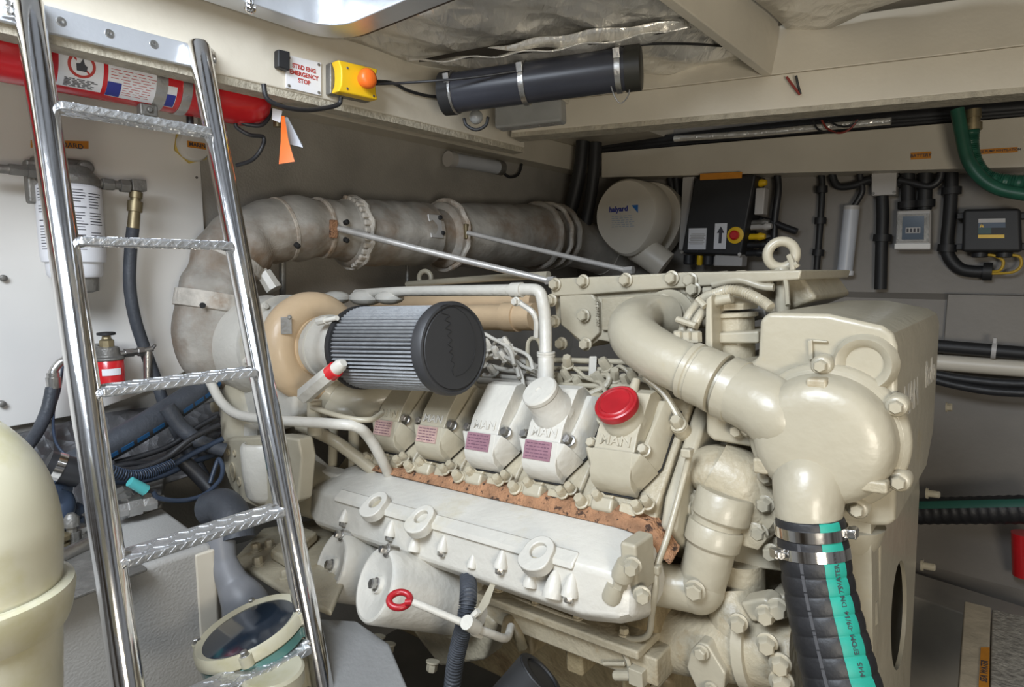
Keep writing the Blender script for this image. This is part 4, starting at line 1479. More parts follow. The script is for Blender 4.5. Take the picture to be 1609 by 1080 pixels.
b.prism([X(*q, v=0.05) for q in ((1322, 830), (1385, 832), (1380, 1100), (1330, 1100))], RV * 0.02)
b.build('guard_side', M_paint, engine, bevel=0.004)
for px, py, u_ in ((1447, 888, 0.385), (1455, 775, 0.385)):
    b = MB()
    p = X(px, py, u=u_)
    b.lathe(p, UE, [(0, 0.011), (0.004, 0.011), (0.004, 0.007), (0.022, 0.007), (0.024, 0.004)], 12)
    b.build('guard_stud', M_paint, guard)
for k in range(1):
    b = MB()
    b.lathe(G(0.33, hv, hw), UE, [(0.0, 0.10), (0.03, 0.10), (0.03, 0.02)], 32)
    b.build('pulley', M_black, engine, label='dark pulley behind the guard')

# ---- oil filters
FAX = (-UE * 0.22 - RV * 0.86 + WE * 0.46).normalized()
for px, py, vv in ((588, 918, -0.285), (518, 888, -0.255)):
    c = X(px, py, v=vv)
    rr = 0.0655
    b = MB()
    b.lathe(c, FAX, [(-0.225, 0.050), (-0.215, 0.062), (-0.02, rr), (-0.006, rr), (-0.001, rr - 0.003), (0.0, rr - 0.008), (-0.004, rr - 0.014), (-0.004, rr - 0.030), (-0.010, rr - 0.040), (-0.010, 0.016), (-0.004, 0.014), (-0.004, 0.0005)], 56)
    of = b.build('oil_filter', M_white, engine)
    bolt(of, c - FAX * 0.004, FAX, 0.0095, M_steel, h=0.010)
    fxx, fyy, _ = frame(FAX, WE)
    upv = (WE - FAX * FAX.dot(WE)).normalized()
    tp_ = c + upv * (rr - 0.006) - FAX * 0.004
    b = MB()
    b.lathe(tp_, FAX, [(-0.016, 0.012), (0.004, 0.012), (0.005, 0.009)], 16)
    b.build('vent_boss', M_steel, of)
    bolt(of, tp_ + FAX * 0.005, FAX, 0.0075, M_steel, h=0.010)
    b = MB()
    b.lathe(c - FAX * 0.19, FAX, [(0, 0.062), (0, 0.0675), (0.010, 0.0675), (0.010, 0.062)], 48)
    b.build('filter_band', M_paint, of)
b = MB()
b.prism([X(*q, v=-0.12) for q in ((640, 985), (720, 930), (780, 980), (760, 1040), (690, 1050))], RV * 0.06)
b.build('filter_head', M_cast, engine, bevel=0.01)
for px, py in ((612, 1012), (680, 1040), (596, 1000)):
    bolt(engine, X(px, py, v=-0.2), (-WE - RV * 0.3), 0.010, M_paint, h=0.014)
# dipstick
b = MB()
d0_, d1_ = X(648, 946, v=-0.345), X(742, 985, v=-0.29)
b.tube([d0_, d1_], 0.0055, 12, 0)
b.tube([d1_, X(770, 996, v=-0.26), X(795, 1003, v=-0.22), X(803, 985, v=-0.18)], 0.0065, 10, 6)
dip = b.build('dipstick', M_white, engine)
b = MB()
b.torus(X(628, 943, v=-0.35), (CAM - X(628, 943, v=-0.35)).normalized() + WE * 0.9, 0.0125, 0.0052, 32, 12, 1.25)
b.cyl(X(638, 947, v=-0.35), d0_, 0.0055, 0.005, 10)
b.build('pull_ring', M_redpl, dip, label='dark red pull ring')
b = MB()
b.cyl(X(733, 978, v=-0.305), X(748, 987, v=-0.285), 0.011, 0.011, 14)
b.tube([X(752, 960, v=-0.28), X(742, 972, v=-0.285), X(742, 992, v=-0.285), X(756, 1000, v=-0.27)], 0.005, 8, 6)
b.build('dipstick_bracket', M_white, dip)
b = MB()
b.loft([[X(773, 912, v=-0.20), X(780, 914, v=-0.20), X(780, 914, v=-0.195), X(773, 912, v=-0.195)], [X(756, 945, v=-0.24), X(768, 950, v=-0.24), X(768, 950, v=-0.235), X(756, 945, v=-0.235)], [X(742, 972, v=-0.28), X(748, 975, v=-0.28), X(748, 975, v=-0.275), X(742, 972, v=-0.275)]])
b.build('strap', M_paint, engine)
vt('return_pipe', [(795, 1000, -0.16), (800, 975, -0.12), (815, 1000, -0.12), (822, 1020, -0.12)], 0.010, M_dirty, 10)

# ---- engine mounting bracket beside the filters
b = MB()
b.prism([X(*q, w=-0.27) for q in ((366, 878), (412, 830), (500, 815), (560, 870), (520, 960), (470, 940), (440, 925))], WE * -0.014)
b.prism([X(*q, w=-0.268) for q in ((425, 880), (470, 838), (500, 850), (450, 895))], WE * 0.022)
mb_ = b.build('mount_bracket', M_cast, engine, bevel=0.006)
for px, py in ((402, 866), (424, 860), (448, 908), (405, 888)):
    bolt(mb_, X(px, py, w=-0.269), WE, 0.010, M_cast, h=0.014)
# ================================================================== the big coolant hose with its clamps
HP = [X(1272, 812, v=-0.062), X(1276, 850, v=-0.064), X(1286, 920, v=-0.072), X(1304, 1000, v=-0.085), X(1324, 1080, v=-0.10), X(1352, 1180, v=-0.12)]
P = spline(HP, 16)
L = [0]
for i in range(1, len(P)):
    L.append(L[-1] + (P[i] - P[i - 1]).length)
hose = thing('coolant_hose', P[-1], 'black ribbed coolant hose with a teal stripe hanging from the round pump cover', 'hose')
def hm(s):
    return 0.0427 + 0.004 * min(1, s / 0.25)
def hr(s):
    return 0.0405 + 0.0022 * abs(math.sin(s / 0.024 * math.pi)) ** 0.5 + 0.004 * min(1, s / 0.25)
PF = spline(HP, 56)
LF = [0]
for i in range(1, len(PF)):
    LF.append(LF[-1] + (PF[i] - PF[i - 1]).length)
rings, stripe = [], []
x = None
for i, p in enumerate(PF):
    t = (PF[min(i + 1, len(PF) - 1)] - PF[max(i - 1, 0)]).normalized()
    fwd = (CAM - p)
    fwd = (fwd - t * fwd.dot(t)).normalized()
    side = t.cross(fwd)
    if side.dot(RU) < 0:
        side = -side
    if x is None:
        x = side
    x = (x - t * x.dot(t)).normalized()
    y = (t.cross(x)).normalized()
    if y.dot(fwd) < 0:
        y = -y
    r_ = hr(LF[i])
    rings.append([p + x * math.cos(a) * r_ + y * math.sin(a) * r_ for a in [2 * math.pi * k / 40 for k in range(40)]])
    A = [math.radians(d) for d in (38, 46, 54, 62, 70, 76)]
    stripe.append([p + x * math.cos(a) * (r_ + 0.0009) + y * math.sin(a) * (r_ + 0.0009) for a in A] + [p + x * math.cos(a) * (r_ - 0.003) + y * math.sin(a) * (r_ - 0.003) for a in A[::-1]])
b = MB(); b.loft(rings); b.build('hose_wall', M_black, hose, angle=80)
b = MB(); b.loft(stripe); b.build('stripe', M_teal, hose, angle=50, label='teal stripe')
# faint embossed print along the wall
pr = MB()
for i in range(14, len(P) - 6):
    if i % 2:
        r_ = hm(L[i]) - 0.0002
        t = (P[i + 1] - P[i]).normalized()
        fwd = (CAM - P[i]); fwd = (fwd - t * fwd.dot(t)).normalized()
        sd = t.cross(fwd)
        if sd.dot(RU) < 0:
            sd = -sd
        a = math.radians(112)
        nn = sd * math.cos(a) + fwd * math.sin(a)
        pr.box(P[i] + nn * r_, (0.004 + 0.003 * (i % 3), 0.0008, 0.004), (t, nn, t.cross(nn)))
pr.build('embossed_print', mat('worn_hose_print', (0.07, 0.07, 0.075), 0.6), hose)
for i0, sgn in ((9, 1), (20, -1)):
    t = (P[i0 + 1] - P[i0]).normalized()
    c = MB()
    r_ = 0.0435
    c.lathe(P[i0], t, [(-0.007, r_ - 0.001), (-0.007, r_ + 0.0012), (0.007, r_ + 0.0012), (0.007, r_ - 0.001)], 56)
    cl = c.build('hose_clamp', M_chrome, hose, label='bright steel hose clamp')
    fwd = (CAM - P[i0]); fwd = (fwd - t * fwd.dot(t)).normalized()
    sd = t.cross(fwd)
    if sd.dot(RU) < 0:
        sd = -sd
    a = math.radians(15 if sgn > 0 else 155)
    nn = sd * math.cos(a) + fwd * math.sin(a)
    tg = t.cross(nn)
    s = MB()
    s.box(P[i0] + nn * (r_ + 0.006), (0.018, 0.011, 0.012), (tg, nn, t))
    s.cyl(P[i0] + nn * (r_ + 0.006) - tg * 0.016, P[i0] + nn * (r_ + 0.006) + tg * 0.010, 0.0052, 0.0052, 12)
    s.build('worm_screw', M_steel, cl, bevel=0.001)
# lettering down the stripe
for k, ch in enumerate(('0,51', 'WATER', 'DN 75', '-09/14', 'EPDM', 'M45', '91')):
    i = 20 + int(k * 7.4)
    if i >= len(P) - 2:
        break
    t = (P[i + 1] - P[i]).normalized()
    fwd = (CAM - P[i]); fwd = (fwd - t * fwd.dot(t)).normalized()
    sd = t.cross(fwd)
    if sd.dot(RU) < 0:
        sd = -sd
    a = math.radians(57)
    nn = sd * math.cos(a) + fwd * math.sin(a)
    text(ch, P[i] + nn * (hm(L[i]) + 0.0010), -t, nn.cross(-t), 0.009, M_ink, 'hose_print', hose, 0.0003)

# the corrugated conduit in front of the crankcase
CP = [X(735, 900, v=-0.18), X(736, 935, v=-0.25), X(731, 975, v=-0.27), X(722, 1010, v=-0.27), X(714, 1050, v=-0.27), X(708, 1110, v=-0.27)]
P = spline(CP, 40)
b = MB()
b.tube(P, lambda t: 0.0125 + 0.0016 * (1 if (t * len(P)) % 4 < 2 else -1), 18, 0)
tag(b.build('corrugated_conduit', M_hose, angle=60), 'black corrugated conduit passing behind the dipstick', 'conduit')
# stub of black hose at the bottom edge
b = MB()
h0_, h1_ = X(850, 1062, v=-0.22), X(740, 1190, v=-0.30)
b.tube([h0_, lerp(h0_, h1_, 0.5), h1_], 0.042, 32, 4)
b.lathe(h0_, (h0_ - h1_).normalized(), [(-0.002, 0.042), (0.002, 0.040), (0.003, 0.030), (-0.02, 0.028)], 32)
hs = b.build('rubber_hose', M_blackpl)
tag(hs, 'short thick black rubber hose at the bottom below the engine', 'hose')
# ================================================================== lagged exhaust along the aft wall
def xp(px, py):
    return X(px, py, U=-1.05)
exh = thing('exhaust_pipe', X(330, 600, U=-1.05), 'large cloth-lagged exhaust pipe curving up from the turbine and along the foil wall', 'exhaust pipe')
b = MB()
b.tube([X(372, 560, U=-1.03), X(345, 552, U=-1.04), X(335, 520, U=-1.05), X(338, 485, U=-1.05)], [0.085, 0.094, 0.094, 0.090], 36)
b.build('turbine_outlet_lagging', M_wrap, exh)
b = MB()
pl = [xp(338, 492), xp(343, 450), xp(362, 405), xp(400, 372), xp(455, 360), xp(515, 360), xp(548, 363)]
b.tube(pl, lambda t: 0.086 + 0.004 * math.sin(t * 21) + 0.003 * math.sin(t * 47), 36, 8)
b.build('elbow_lagging', M_wrap, exh)
for i0, p, q, rr in ((0, (337, 488), (341, 462), 0.096), (1, (356, 418), (364, 404), 0.091), (2, (438, 362), (444, 361), 0.0885), (3, (498, 359), (504, 359), 0.0885)):
    b = MB()
    b.tube([xp(*p), xp(*q)], rr, 32, 0)
    b.build('lagging_seam', M_seam, exh, bevel=0.003)
for nm, p, q, r0, r1 in (('silencer_lagging', (540, 366), (668, 368), 0.100, 0.104), ('silencer_lagging', (690, 370), (850, 371), 0.112, 0.126)):
    b = MB()
    a, c = xp(*p), xp(*q)
    Lh = (c - a).length
    b.lathe(a, c - a, [(-0.004, r0 - 0.03), (0, r0 - 0.006), (0.006, r0)] + [(Lh * k / 12, r0 + (r1 - r0) * k / 12 + 0.0025 * math.sin(k * 2.1)) for k in range(1, 12)] + [(Lh - 0.004, r1), (Lh, r1 - 0.005), (Lh + 0.004, r1 - 0.04)], 48)
    b.build(nm, M_wrap, exh)
b = MB()
b.tube([xp(655, 368), xp(700, 370)], 0.088, 32, 0)
b.build('joint_sleeve', M_wrap, exh)
for p, rr, m_ in (((552, 366), 0.104, M_seam), ((698, 370), 0.119, M_seam), ((842, 371), 0.130, M_wrap), ((858, 371), 0.133, M_seam), ((872, 372), 0.128, M_wrap)):
    b = MB()
    c = xp(*p)
    ring = [c + RZ * math.cos(2 * math.pi * k / 40) * rr + RU * math.sin(2 * math.pi * k / 40) * rr + RV * 0.004 * math.sin(k * 1.7) for k in range(40)]
    b.tube(ring, 0.009 if m_ is M_seam else 0.012, 8, 0, True)
    b.build('lagging_flange', m_, exh)
# lacing knots round the first flange, press studs and the buckle plate
for k in range(14):
    a = math.radians(-70 + 12 * k)
    b = MB()
    b.box(xp(546, 366) + RZ * math.sin(a) * 0.103 + RU * math.cos(a) * 0.103, (0.026, 0.016, 0.012), (RV, RZ * math.cos(a) - RU * math.sin(a), RU * math.cos(a) + RZ * math.sin(a)))
    b.build('lacing_knot', M_seam, exh, bevel=0.004)
def on_pipe(px, py, r_, c):
    """point on a lagging surface of radius r_ about the axis that runs along v through c"""
    d = ray(px, py)
    o = CAM - c
    A = d.dot(RU) ** 2 + d.z ** 2
    B_ = 2 * (o.dot(RU) * d.dot(RU) + o.z * d.z)
    C_ = o.dot(RU) ** 2 + o.z ** 2 - r_ * r_
    D = max(B_ * B_ - 4 * A * C_, 0)
    p = CAM + d * ((-B_ - math.sqrt(D)) / (2 * A))
    n = p - c
    n = (n - RV * n.dot(RV)).normalized()
    return p, n
for px, py in ((466, 385), (543, 350), (543, 377), (690, 343), (694, 366)):
    c = xp(px, 364)
    p, n = on_pipe(px, py, 0.088 if px < 560 else 0.100, c)
    b = MB(); b.lathe(p - n * 0.002, n, [(0, 0.0075), (0.012, 0.007), (0.014, 0.003)], 12)
    b.build('press_stud', M_blackpl, exh)
p, n = on_pipe(320, 482, 0.094, xp(338, 482))
b = MB(); b.lathe(X(318, 480, U=-0.965), RU, [(0, 0.007), (0.006, 0.006)], 12); b.build('press_stud', M_blackpl, exh)
p, n = on_pipe(684, 356, 0.098, xp(684, 368))
b = MB(); b.box(p, (0.055, 0.075, 0.008), (RV, n.cross(RV), n)); b.build('buckle_plate', M_rod, exh, bevel=0.0015)
p, n = on_pipe(524, 360, 0.088, xp(524, 361))
b = MB(); b.box(p, (0.022, 0.05, 0.012), (RV, n.cross(RV), n)); b.build('brace_bracket', M_rust, exh, bevel=0.003)
p, n = on_pipe(735, 364, 0.116, xp(735, 370))
b = MB(); b.box(p, (0.03, 0.05, 0.014), (RV, n.cross(RV), n)); b.build('brace_bracket', M_brass, exh, bevel=0.003)
# the tail dips behind the engine
b = MB()
tl = [xp(866, 372), X(905, 382, U=-1.04), X(950, 398, U=-1.00), X(1000, 424, U=-0.93), X(1040, 446, U=-0.88)]
b.tube(tl, [0.112, 0.108, 0.102, 0.098, 0.095], 32)
b.build('tail_lagging', M_wrap, exh)
for i in (1, 2):
    b = MB(); d_ = (tl[i + 1] - tl[i - 1]).normalized()
    b.torus(tl[i], d_, 0.106 - 0.003 * i, 0.004, 36, 8)
    b.build('lagging_seam', M_seam, exh)
b = MB()
b.cyl(X(444, 402, U=-1.06), X(444, 470, U=-1.06), 0.009, 0.009, 12)
b.build('hanger', M_dull, exh)
b = MB()
b.cyl(X(640, 415, U=-1.06), X(640, 470, U=-1.06), 0.006, 0.006, 12)
b.build('hanger', M_dull, exh)

# ================================================================== red fire cylinder under the header beam
FU, FR = -0.815, 0.056
pz = X(200, 161, U=FU)
fz = pz.z + FR * 0.93
v_a, v_b = -1.35, (X(421, 170, U=FU) - OR).dot(RV)
fire = thing('fire_cylinder', R(FU, v_a + 0.5, fz - FR), 'long red fire suppression cylinder slung under the header beam behind the ladder', 'fire extinguisher')
fa0 = R(FU, v_a, fz)
Lf = v_b - v_a
b = MB()
b.lathe(fa0, RV, [(0, 0.01), (0.01, 0.04), (0.04, FR), (Lf - 0.06, FR), (Lf - 0.035, FR * 0.95), (Lf - 0.015, FR * 0.75), (Lf - 0.004, FR * 0.42), (Lf, 0.012)], 48)
b.build('cylinder_body', M_red, fire)
def cyl_pt(v_, a, r_):
    return R(FU, v_, fz) + RU * math.cos(a) * r_ + RZ * math.sin(a) * r_
def cyl_patch(name, v0_, v1_, a0, a1, m, dr=0.0007, parent=None, label=None, skew=0.0):
    b = MB()
    n = 12
    def side(v_, s):
        return [cyl_pt(v_ + s * (k / n), a0 + (a1 - a0) * k / n, FR + dr) for k in range(n + 1)] + [cyl_pt(v_ + s * (k / n), a0 + (a1 - a0) * k / n, FR - 0.002) for k in range(n, -1, -1)]
    b.loft([side(v0_, skew), side(v1_, skew)])
    return b.build(name, m, parent or fire, label=label)
def fv(px, py):
    p = X(px, py, U=FU + FR * 0.7)
    return (p - OR).dot(RV)
D2 = math.radians
w1 = cyl_patch('warning_label', fv(90, 120), fv(160, 130), D2(-62), D2(28), M_paper, label='white warning label')
vm = (fv(90, 120) + fv(160, 130)) / 2
def wrap_shape(name, pts2, m, parent, dr):
    """closed outline (dv, angle) laid on the cylinder"""
    b = MB()
    top = [b.v(cyl_pt(vm + dv, a, FR + dr)) for dv, a in pts2]
    b.face(top)
    return b.build(name, m, parent)
# prohibition ring with a flame
ca = D2(-17)
RR = 0.021
b = MB()
n = 40
for rad in ((RR, RR * 0.78),):
    o_ = [b.v(cyl_pt(vm + math.cos(t) * rad[0], ca + math.sin(t) * rad[0] / FR, FR + 0.0014)) for t in [2 * math.pi * k / n for k in range(n)]]
    i_ = [b.v(cyl_pt(vm + math.cos(t) * rad[1], ca + math.sin(t) * rad[1] / FR, FR + 0.0014)) for t in [2 * math.pi * k / n for k in range(n)]]
    for k in range(n):
        b.face([o_[k], o_[(k + 1) % n], i_[(k + 1) % n], i_[k]])
sl = [b.v(cyl_pt(vm + x_ * RR, ca + y_ * RR / FR, FR + 0.0014)) for x_, y_ in ((-0.62, 0.52), (-0.52, 0.62), (0.62, -0.52), (0.52, -0.62))]
b.face(sl)
b.build('prohibition_sign', M_redink, w1)
wrap_shape('flame_mark', [(x_ * RR, ca + y_ * RR / FR) for x_, y_ in ((-0.35, -0.45), (0.35, -0.45), (0.42, -0.05), (0.22, 0.1), (0.1, 0.55), (-0.12, 0.15), (-0.4, 0.1))], M_ink, w1, 0.0012)
b = MB()
for r_ in range(7):
    a = D2(-43 - 2.6 * r_)
    x0 = -0.024
    while x0 < 0.018:
        wd = random.uniform(0.004, 0.012)
        q = [cyl_pt(vm + x0, a, FR + 0.0012), cyl_pt(vm + x0 + wd, a, FR + 0.0012), cyl_pt(vm + x0 + wd, a + 0.028, FR + 0.0012), cyl_pt(vm + x0, a + 0.028, FR + 0.0012)]
        b.face([b.v(p) for p in q]); x0 += wd + 0.003
b.build('printed_lines', M_ink, w1)
w2 = cyl_patch('instruction_label', fv(168, 140), fv(246, 155), D2(-66), D2(-4), M_paper, label='white and blue instruction label')
va, vb_ = fv(168, 140), fv(246, 155)
cyl_patch('blue_panel', va, va + (vb_ - va) * 0.27, D2(-64), D2(-34), M_blueink, 0.0013, w2)
b = MB()
for r_ in range(10):
    a = D2(-12 - 5.0 * r_)
    x0 = va + (vb_ - va) * (0.30 if r_ > 3 else 0.05)
    while x0 < vb_ - 0.012:
        wd = random.uniform(0.005, 0.016)
        q = [cyl_pt(x0, a, FR + 0.0012), cyl_pt(x0 + wd, a, FR + 0.0012), cyl_pt(x0 + wd, a + 0.02, FR + 0.0012), cyl_pt(x0, a + 0.02, FR + 0.0012)]
        b.face([b.v(p) for p in q]); x0 += wd + 0.004
b.build('printed_lines', M_redink, w2)
w3 = cyl_patch('instruction_label', fv(252, 158), fv(276, 164), D2(-66), D2(-20), M_paper)
cyl_patch('blue_panel', fv(253, 158), fv(275, 164), D2(-64), D2(-36), M_blueink, 0.0013, w3)
for p, q in ((243, 261), (284, 299)):
    c = MB()
    v0_ = fv(p, 155); v1_ = fv(q, 158)
    c.lathe(R(FU, v0_, fz), RV, [(0, FR - 0.001), (0, FR + 0.0018), (v1_ - v0_, FR + 0.0018), (v1_ - v0_, FR - 0.001)], 48)
    c.build('steel_strap', M_steel, fire)
b = MB()
p = cyl_pt(fv(240, 160), D2(-80), FR + 0.008)
b.box(p, (0.032, 0.02, 0.022), (RV, RU, RZ))
b.cyl(p - RU * 0.0, p + RU * 0.016, 0.006, 0.006, 10)
b.build('strap_clamp', M_dull, fire, bevel=0.003)
b = MB()
b.cyl(R(FU, v_b - 0.01, fz), R(FU, v_b + 0.03, fz), 0.016, 0.013, 18)
b.cyl(R(FU, v_b + 0.022, fz + 0.01), R(FU, v_b + 0.022, fz - 0.045), 0.010, 0.010, 14)
b.build('valve', M_brass, fire)

# ================================================================== emergency stop group on the header beam
HU = HDR + 0.001
def hq(pts, off=0.0):
    return [X(p[0], p[1], U=HU + off) for p in pts]
sg_ = thing('warning_sign', X(475, 120, U=HU), 'white sign with red lettering about the emergency stop on the header beam', 'sign')
sq_ = hq([(448, 86), (504, 99), (504, 151), (448, 138)])
b = MB(); b.prism(sq_, RU * 0.003); b.build('sign_plate', M_paper, sg_, bevel=0.001)
xd = (sq_[1] - sq_[0]).normalized(); yd = RZ
for s_, fx_, fy_, sz in (('STBD ENG', 0.5, 0.30, 0.0125), ('EMERGENCY', 0.5, 0.50, 0.0125), ('STOP', 0.5, 0.70, 0.0125)):
    text(s_, quadpt(sq_, fx_, fy_) + RU * 0.0036, RV, RZ, sz, M_redink, 'sign_text', sg_, 0.0003, 0.0003, sx=0.95)
for fx_, fy_ in ((0.08, 0.08), (0.92, 0.08), (0.08, 0.92), (0.92, 0.92)):
    b = MB(); b.lathe(quadpt(sq_, fx_, fy_) + RU * 0.003, RU, [(0, 0.0034), (0.0014, 0.003), (0.002, 0.001)], 12); b.build('screw', M_dull, sg_)
b = MB()
q = hq([(430, 80), (449, 84), (449, 114), (430, 108)])
b.prism(q, RU * 0.018)
tag(b.build('toggle_box', M_blackpl, bevel=0.003), 'small black plastic box left of the white stop sign', 'switch')
st = thing('emergency_stop', X(540, 130, U=HU), 'yellow emergency stop station with an orange red mushroom button', 'emergency stop button')
eq = hq([(511, 101), (574, 115), (574, 163), (511, 150)])
b = MB(); b.prism([p for p in eq], RU * 0.02); b.build('back_box', M_dull, st, bevel=0.003)
b = MB()
e0, e1, e2, e3 = [p + RU * 0.02 for p in eq]
mL = lerp(e0, e3, 0.5) + (e1 - e0) * 0.08
mR = lerp(e1, e2, 0.5) - (e1 - e0) * 0.06
b.prism([e0, e1, lerp(e1, mR, 0.5) - (e1 - e0) * 0.02, mR, lerp(mR, e2, 0.5) - (e1 - e0) * 0.02, e2, e3, lerp(e3, mL, 0.5) + (e1 - e0) * 0.03, mL, lerp(mL, e0, 0.5) + (e1 - e0) * 0.03], RU * 0.028)
b.build('yellow_housing', M_yellow, st, bevel=0.004, label='yellow housing')
bc = quadpt(eq, 0.60, 0.47) + RU * 0.048
b = MB(); b.lathe(bc, RU, [(-0.002, 0.015), (0.010, 0.015), (0.011, 0.0205), (0.020, 0.0215), (0.026, 0.019), (0.030, 0.012), (0.031, 0.0005)], 36)
b.build('mushroom_button', M_orange, st, label='orange red mushroom button')
for fx_, fy_ in ((0.22, 0.2), (0.22, 0.85), (0.88, 0.9)):
    b = MB(); b.lathe(quadpt(eq, fx_, fy_) + RU * 0.0485, RU, [(0, 0.003), (0.001, 0.0025)], 10); b.build('screw', M_dull, st)

def cable(name, pts, r, m, label, cat, n=10, group=None, closed=False):
    b = MB()
    b.tube(pts, r, n, 8, closed)
    o = b.build(name, m)
    tag(o, label, cat, group)
    return o
cable('switch_cable', [X(414, 132, U=-0.66), X(420, 155, U=-0.66), X(445, 168, U=-0.66), X(480, 173, U=-0.665), X(510, 170, U=-0.67), X(532, 164, U=-0.67), X(536, 152, U=-0.665)], 0.0048, M_cable, 'thick black cable looping under the white stop sign to the yellow button', 'cable')
cable('control_cable', [X(577, 132, U=-0.66), X(600, 132, U=-0.66), X(640, 130, d=1.38), X(740, 122, d=1.37), X(850, 105, d=1.36), X(950, 80, d=1.33), X(1010, 70, d=1.31), X(1080, 69, d=1.34), X(1142, 73, d=1.42)], 0.0028, M_cable, 'thin black cable stretched from the yellow stop button over the black cylinder', 'cable')
cable('control_cable', [X(577, 128, U=-0.67), X(615, 130, U=-0.68), X(640, 142, U=-0.682), X(668, 150, U=-0.684), X(692, 153, U=-0.684)], 0.004, M_cable, 'black cable running along the beam from the yellow stop button to the black cylinder end', 'cable')
tg_ = thing('seal_tag', X(450, 225, d=1.33), 'white paper tag and orange plastic seal hanging from the end of the red cylinder', 'tag')
b = MB(); b.prism([X(*q, d=1.34) for q in ((428, 170), (443, 174), (440, 193), (427, 188))], RU * 0.001); b.build('paper_tag', M_paper, tg_)
b = MB(); b.loft([[X(*q, d=1.33) for q in ((442, 182), (447, 182))] + [X(*q, d=1.335) for q in ((447, 182), (442, 182))], [X(*q, d=1.31) for q in ((441, 222), (453, 220))] + [X(*q, d=1.32) for q in ((453, 220), (441, 222))], [X(*q, d=1.305) for q in ((438, 258), (463, 254))] + [X(*q, d=1.32) for q in ((463, 254), (438, 258))]])
b.build('orange_tab', M_orange, tg_, label='orange tab')
b = MB(); b.loft([[X(*q, d=1.36) for q in ((446, 184), (452, 184))] + [X(*q, d=1.365) for q in ((452, 184), (446, 184))], [X(*q, d=1.35) for q in ((452, 226), (476, 232))] + [X(*q, d=1.355) for q in ((476, 228), (452, 222))]])
b.build('clear_tab', M_ltgrey, tg_)
cable('hanging_cable', [X(418, 150, U=-0.79), X(424, 178, U=-0.79), X(412, 196, U=-0.79), X(390, 196, U=-0.80), X(373, 190, U=-0.81), X(372, 200, U=-0.81), X(392, 212, U=-0.80), X(414, 216, U=-0.80), X(410, 235, U=-0.80), X(395, 252, U=-0.82), X(372, 260, U=-0.86)], 0.0045, M_cable, 'black cable curling down from the red cylinder valve', 'cable')
cable('cable_tail', [X(298, 178, U=-0.83), X(299, 198, U=-0.83)], 0.007, M_cable, 'short black cable end below the red cylinder', 'cable')

# ================================================================== ladder
LN = (RV.cross(RU * 0.314 - RZ * 0.944)).normalized()
LP = X(45, 10, d=0.93)
def lad(px, py, off=0.0):
    r_ = ray(px, py)
    return CAM + r_ * ((LP - CAM).dot(LN) / r_.dot(LN))
ladder = thing('ladder', lad(210, 1100), 'polished steel ladder leaning against the header beam', 'ladder')
la0, la1 = lad(44, 0), lad(208, 1130)
lb0, lb1 = lad(312, 72), lad(514, 1130)
for (p, q) in ((la0, la1), (lb0, lb1)):
    b = MB()
    ax = (p - q).normalized()
    L_ = (p - q).length
    b.lathe(q, ax, [(0, 0.0195), (L_ - 0.004, 0.0195), (L_ + 0.003, 0.017), (L_ + 0.006, 0.008), (L_ + 0.0065, 0.0005)], 40)
    b.build('rail', M_chrome, ladder)
la, lb = (la1 - la0), (lb1 - lb0)
def on_rail(a, d, py):
    best, bd = a, 9e9
    for k in range(600):
        p = a + d * (k / 599)
        c = p - CAM
        y = CY - FOC * c.dot(_u) / c.dot(_f)
        if abs(y - py) < bd:
            best, bd = p, abs(y - py)
    return best
M_tread = mat('aluminium_checker_plate', (0.66, 0.67, 0.68), 0.33, 0.85, var=0.18, scale=60, bump=0.25, bscale=140)
LU = (RV.cross(RZ)).normalized()
if LU.dot(RU) < 0:
    LU = -LU
for ya, yb in ((175, 203), (384, 383), (620, 580), (888, 795), (1125, 1022)):
    a = on_rail(la0, la, ya)
    c = on_rail(lb0, lb, yb)
    c.z = a.z = (a.z + c.z) / 2
    d_ = (c - a).normalized()
    w_ = RZ.cross(d_).normalized()
    if w_.dot(RU) < 0:
        w_ = -w_
    L_ = (c - a).length
    b = MB()
    b.box((a + c) / 2, (L_ - 0.03, 0.046, 0.013), (d_, w_, RZ))
    tr = b.build('rung', M_tread, ladder, bevel=0.003)
    b = MB()
    nb = int(L_ / 0.017)
    for k in range(nb):
        for side, rows in ((1, (-0.012, 0.012)), (-1, (-0.012, 0.012))):
            for j, ww in enumerate(rows):
                s = 1 if (k + j) % 2 else -1
                cc = a + d_ * (0.022 + (L_ - 0.044) * (k + 0.5) / nb) + w_ * ww + RZ * (0.0068 * side)
                e = (d_ * 0.8 + w_ * s * 0.6).normalized()
                b.box(cc, (0.014, 0.0035, 0.0014), (e, RZ.cross(e), RZ))
    for k in range(nb):
        cc = a + d_ * (0.022 + (L_ - 0.044) * (k + 0.5) / nb) + w_ * 0.0232
        e = (d_ * 0.75 + RZ * 0.66).normalized()
        b.box(cc, (0.012, 0.003, 0.0014), (e, w_.cross(e), w_))
    b.build('tread_pattern', M_tread, tr)
    for p, s in ((a, 1), (c, -1)):
        b = MB()
        b.cyl(p + d_ * s * 0.012, p + d_ * s * 0.026, 0.012, 0.008, 12)
        b.build('rung_end', M_steel, tr)
b = MB()
p = X(331, 84, U=HDR + 0.02)
b.cyl(X(322, 78, U=HDR + 0.03), X(331, 82, U=HDR), 0.007, 0.007, 12)
b.torus(X(334, 92, U=HDR + 0.018), (RU + RV).normalized(), 0.010, 0.003, 24, 8)
b.build('shackle', M_steel, ladder)
b = MB()
b.hexa([X(2, -8, U=HDR + 0.02), X(30, -4, U=HDR + 0.02), X(30, 30, U=HDR + 0.02), X(2, 26, U=HDR + 0.02)] + [X(2, -8, U=HDR), X(30, -4, U=HDR), X(30, 30, U=HDR), X(2, 26, U=HDR)])
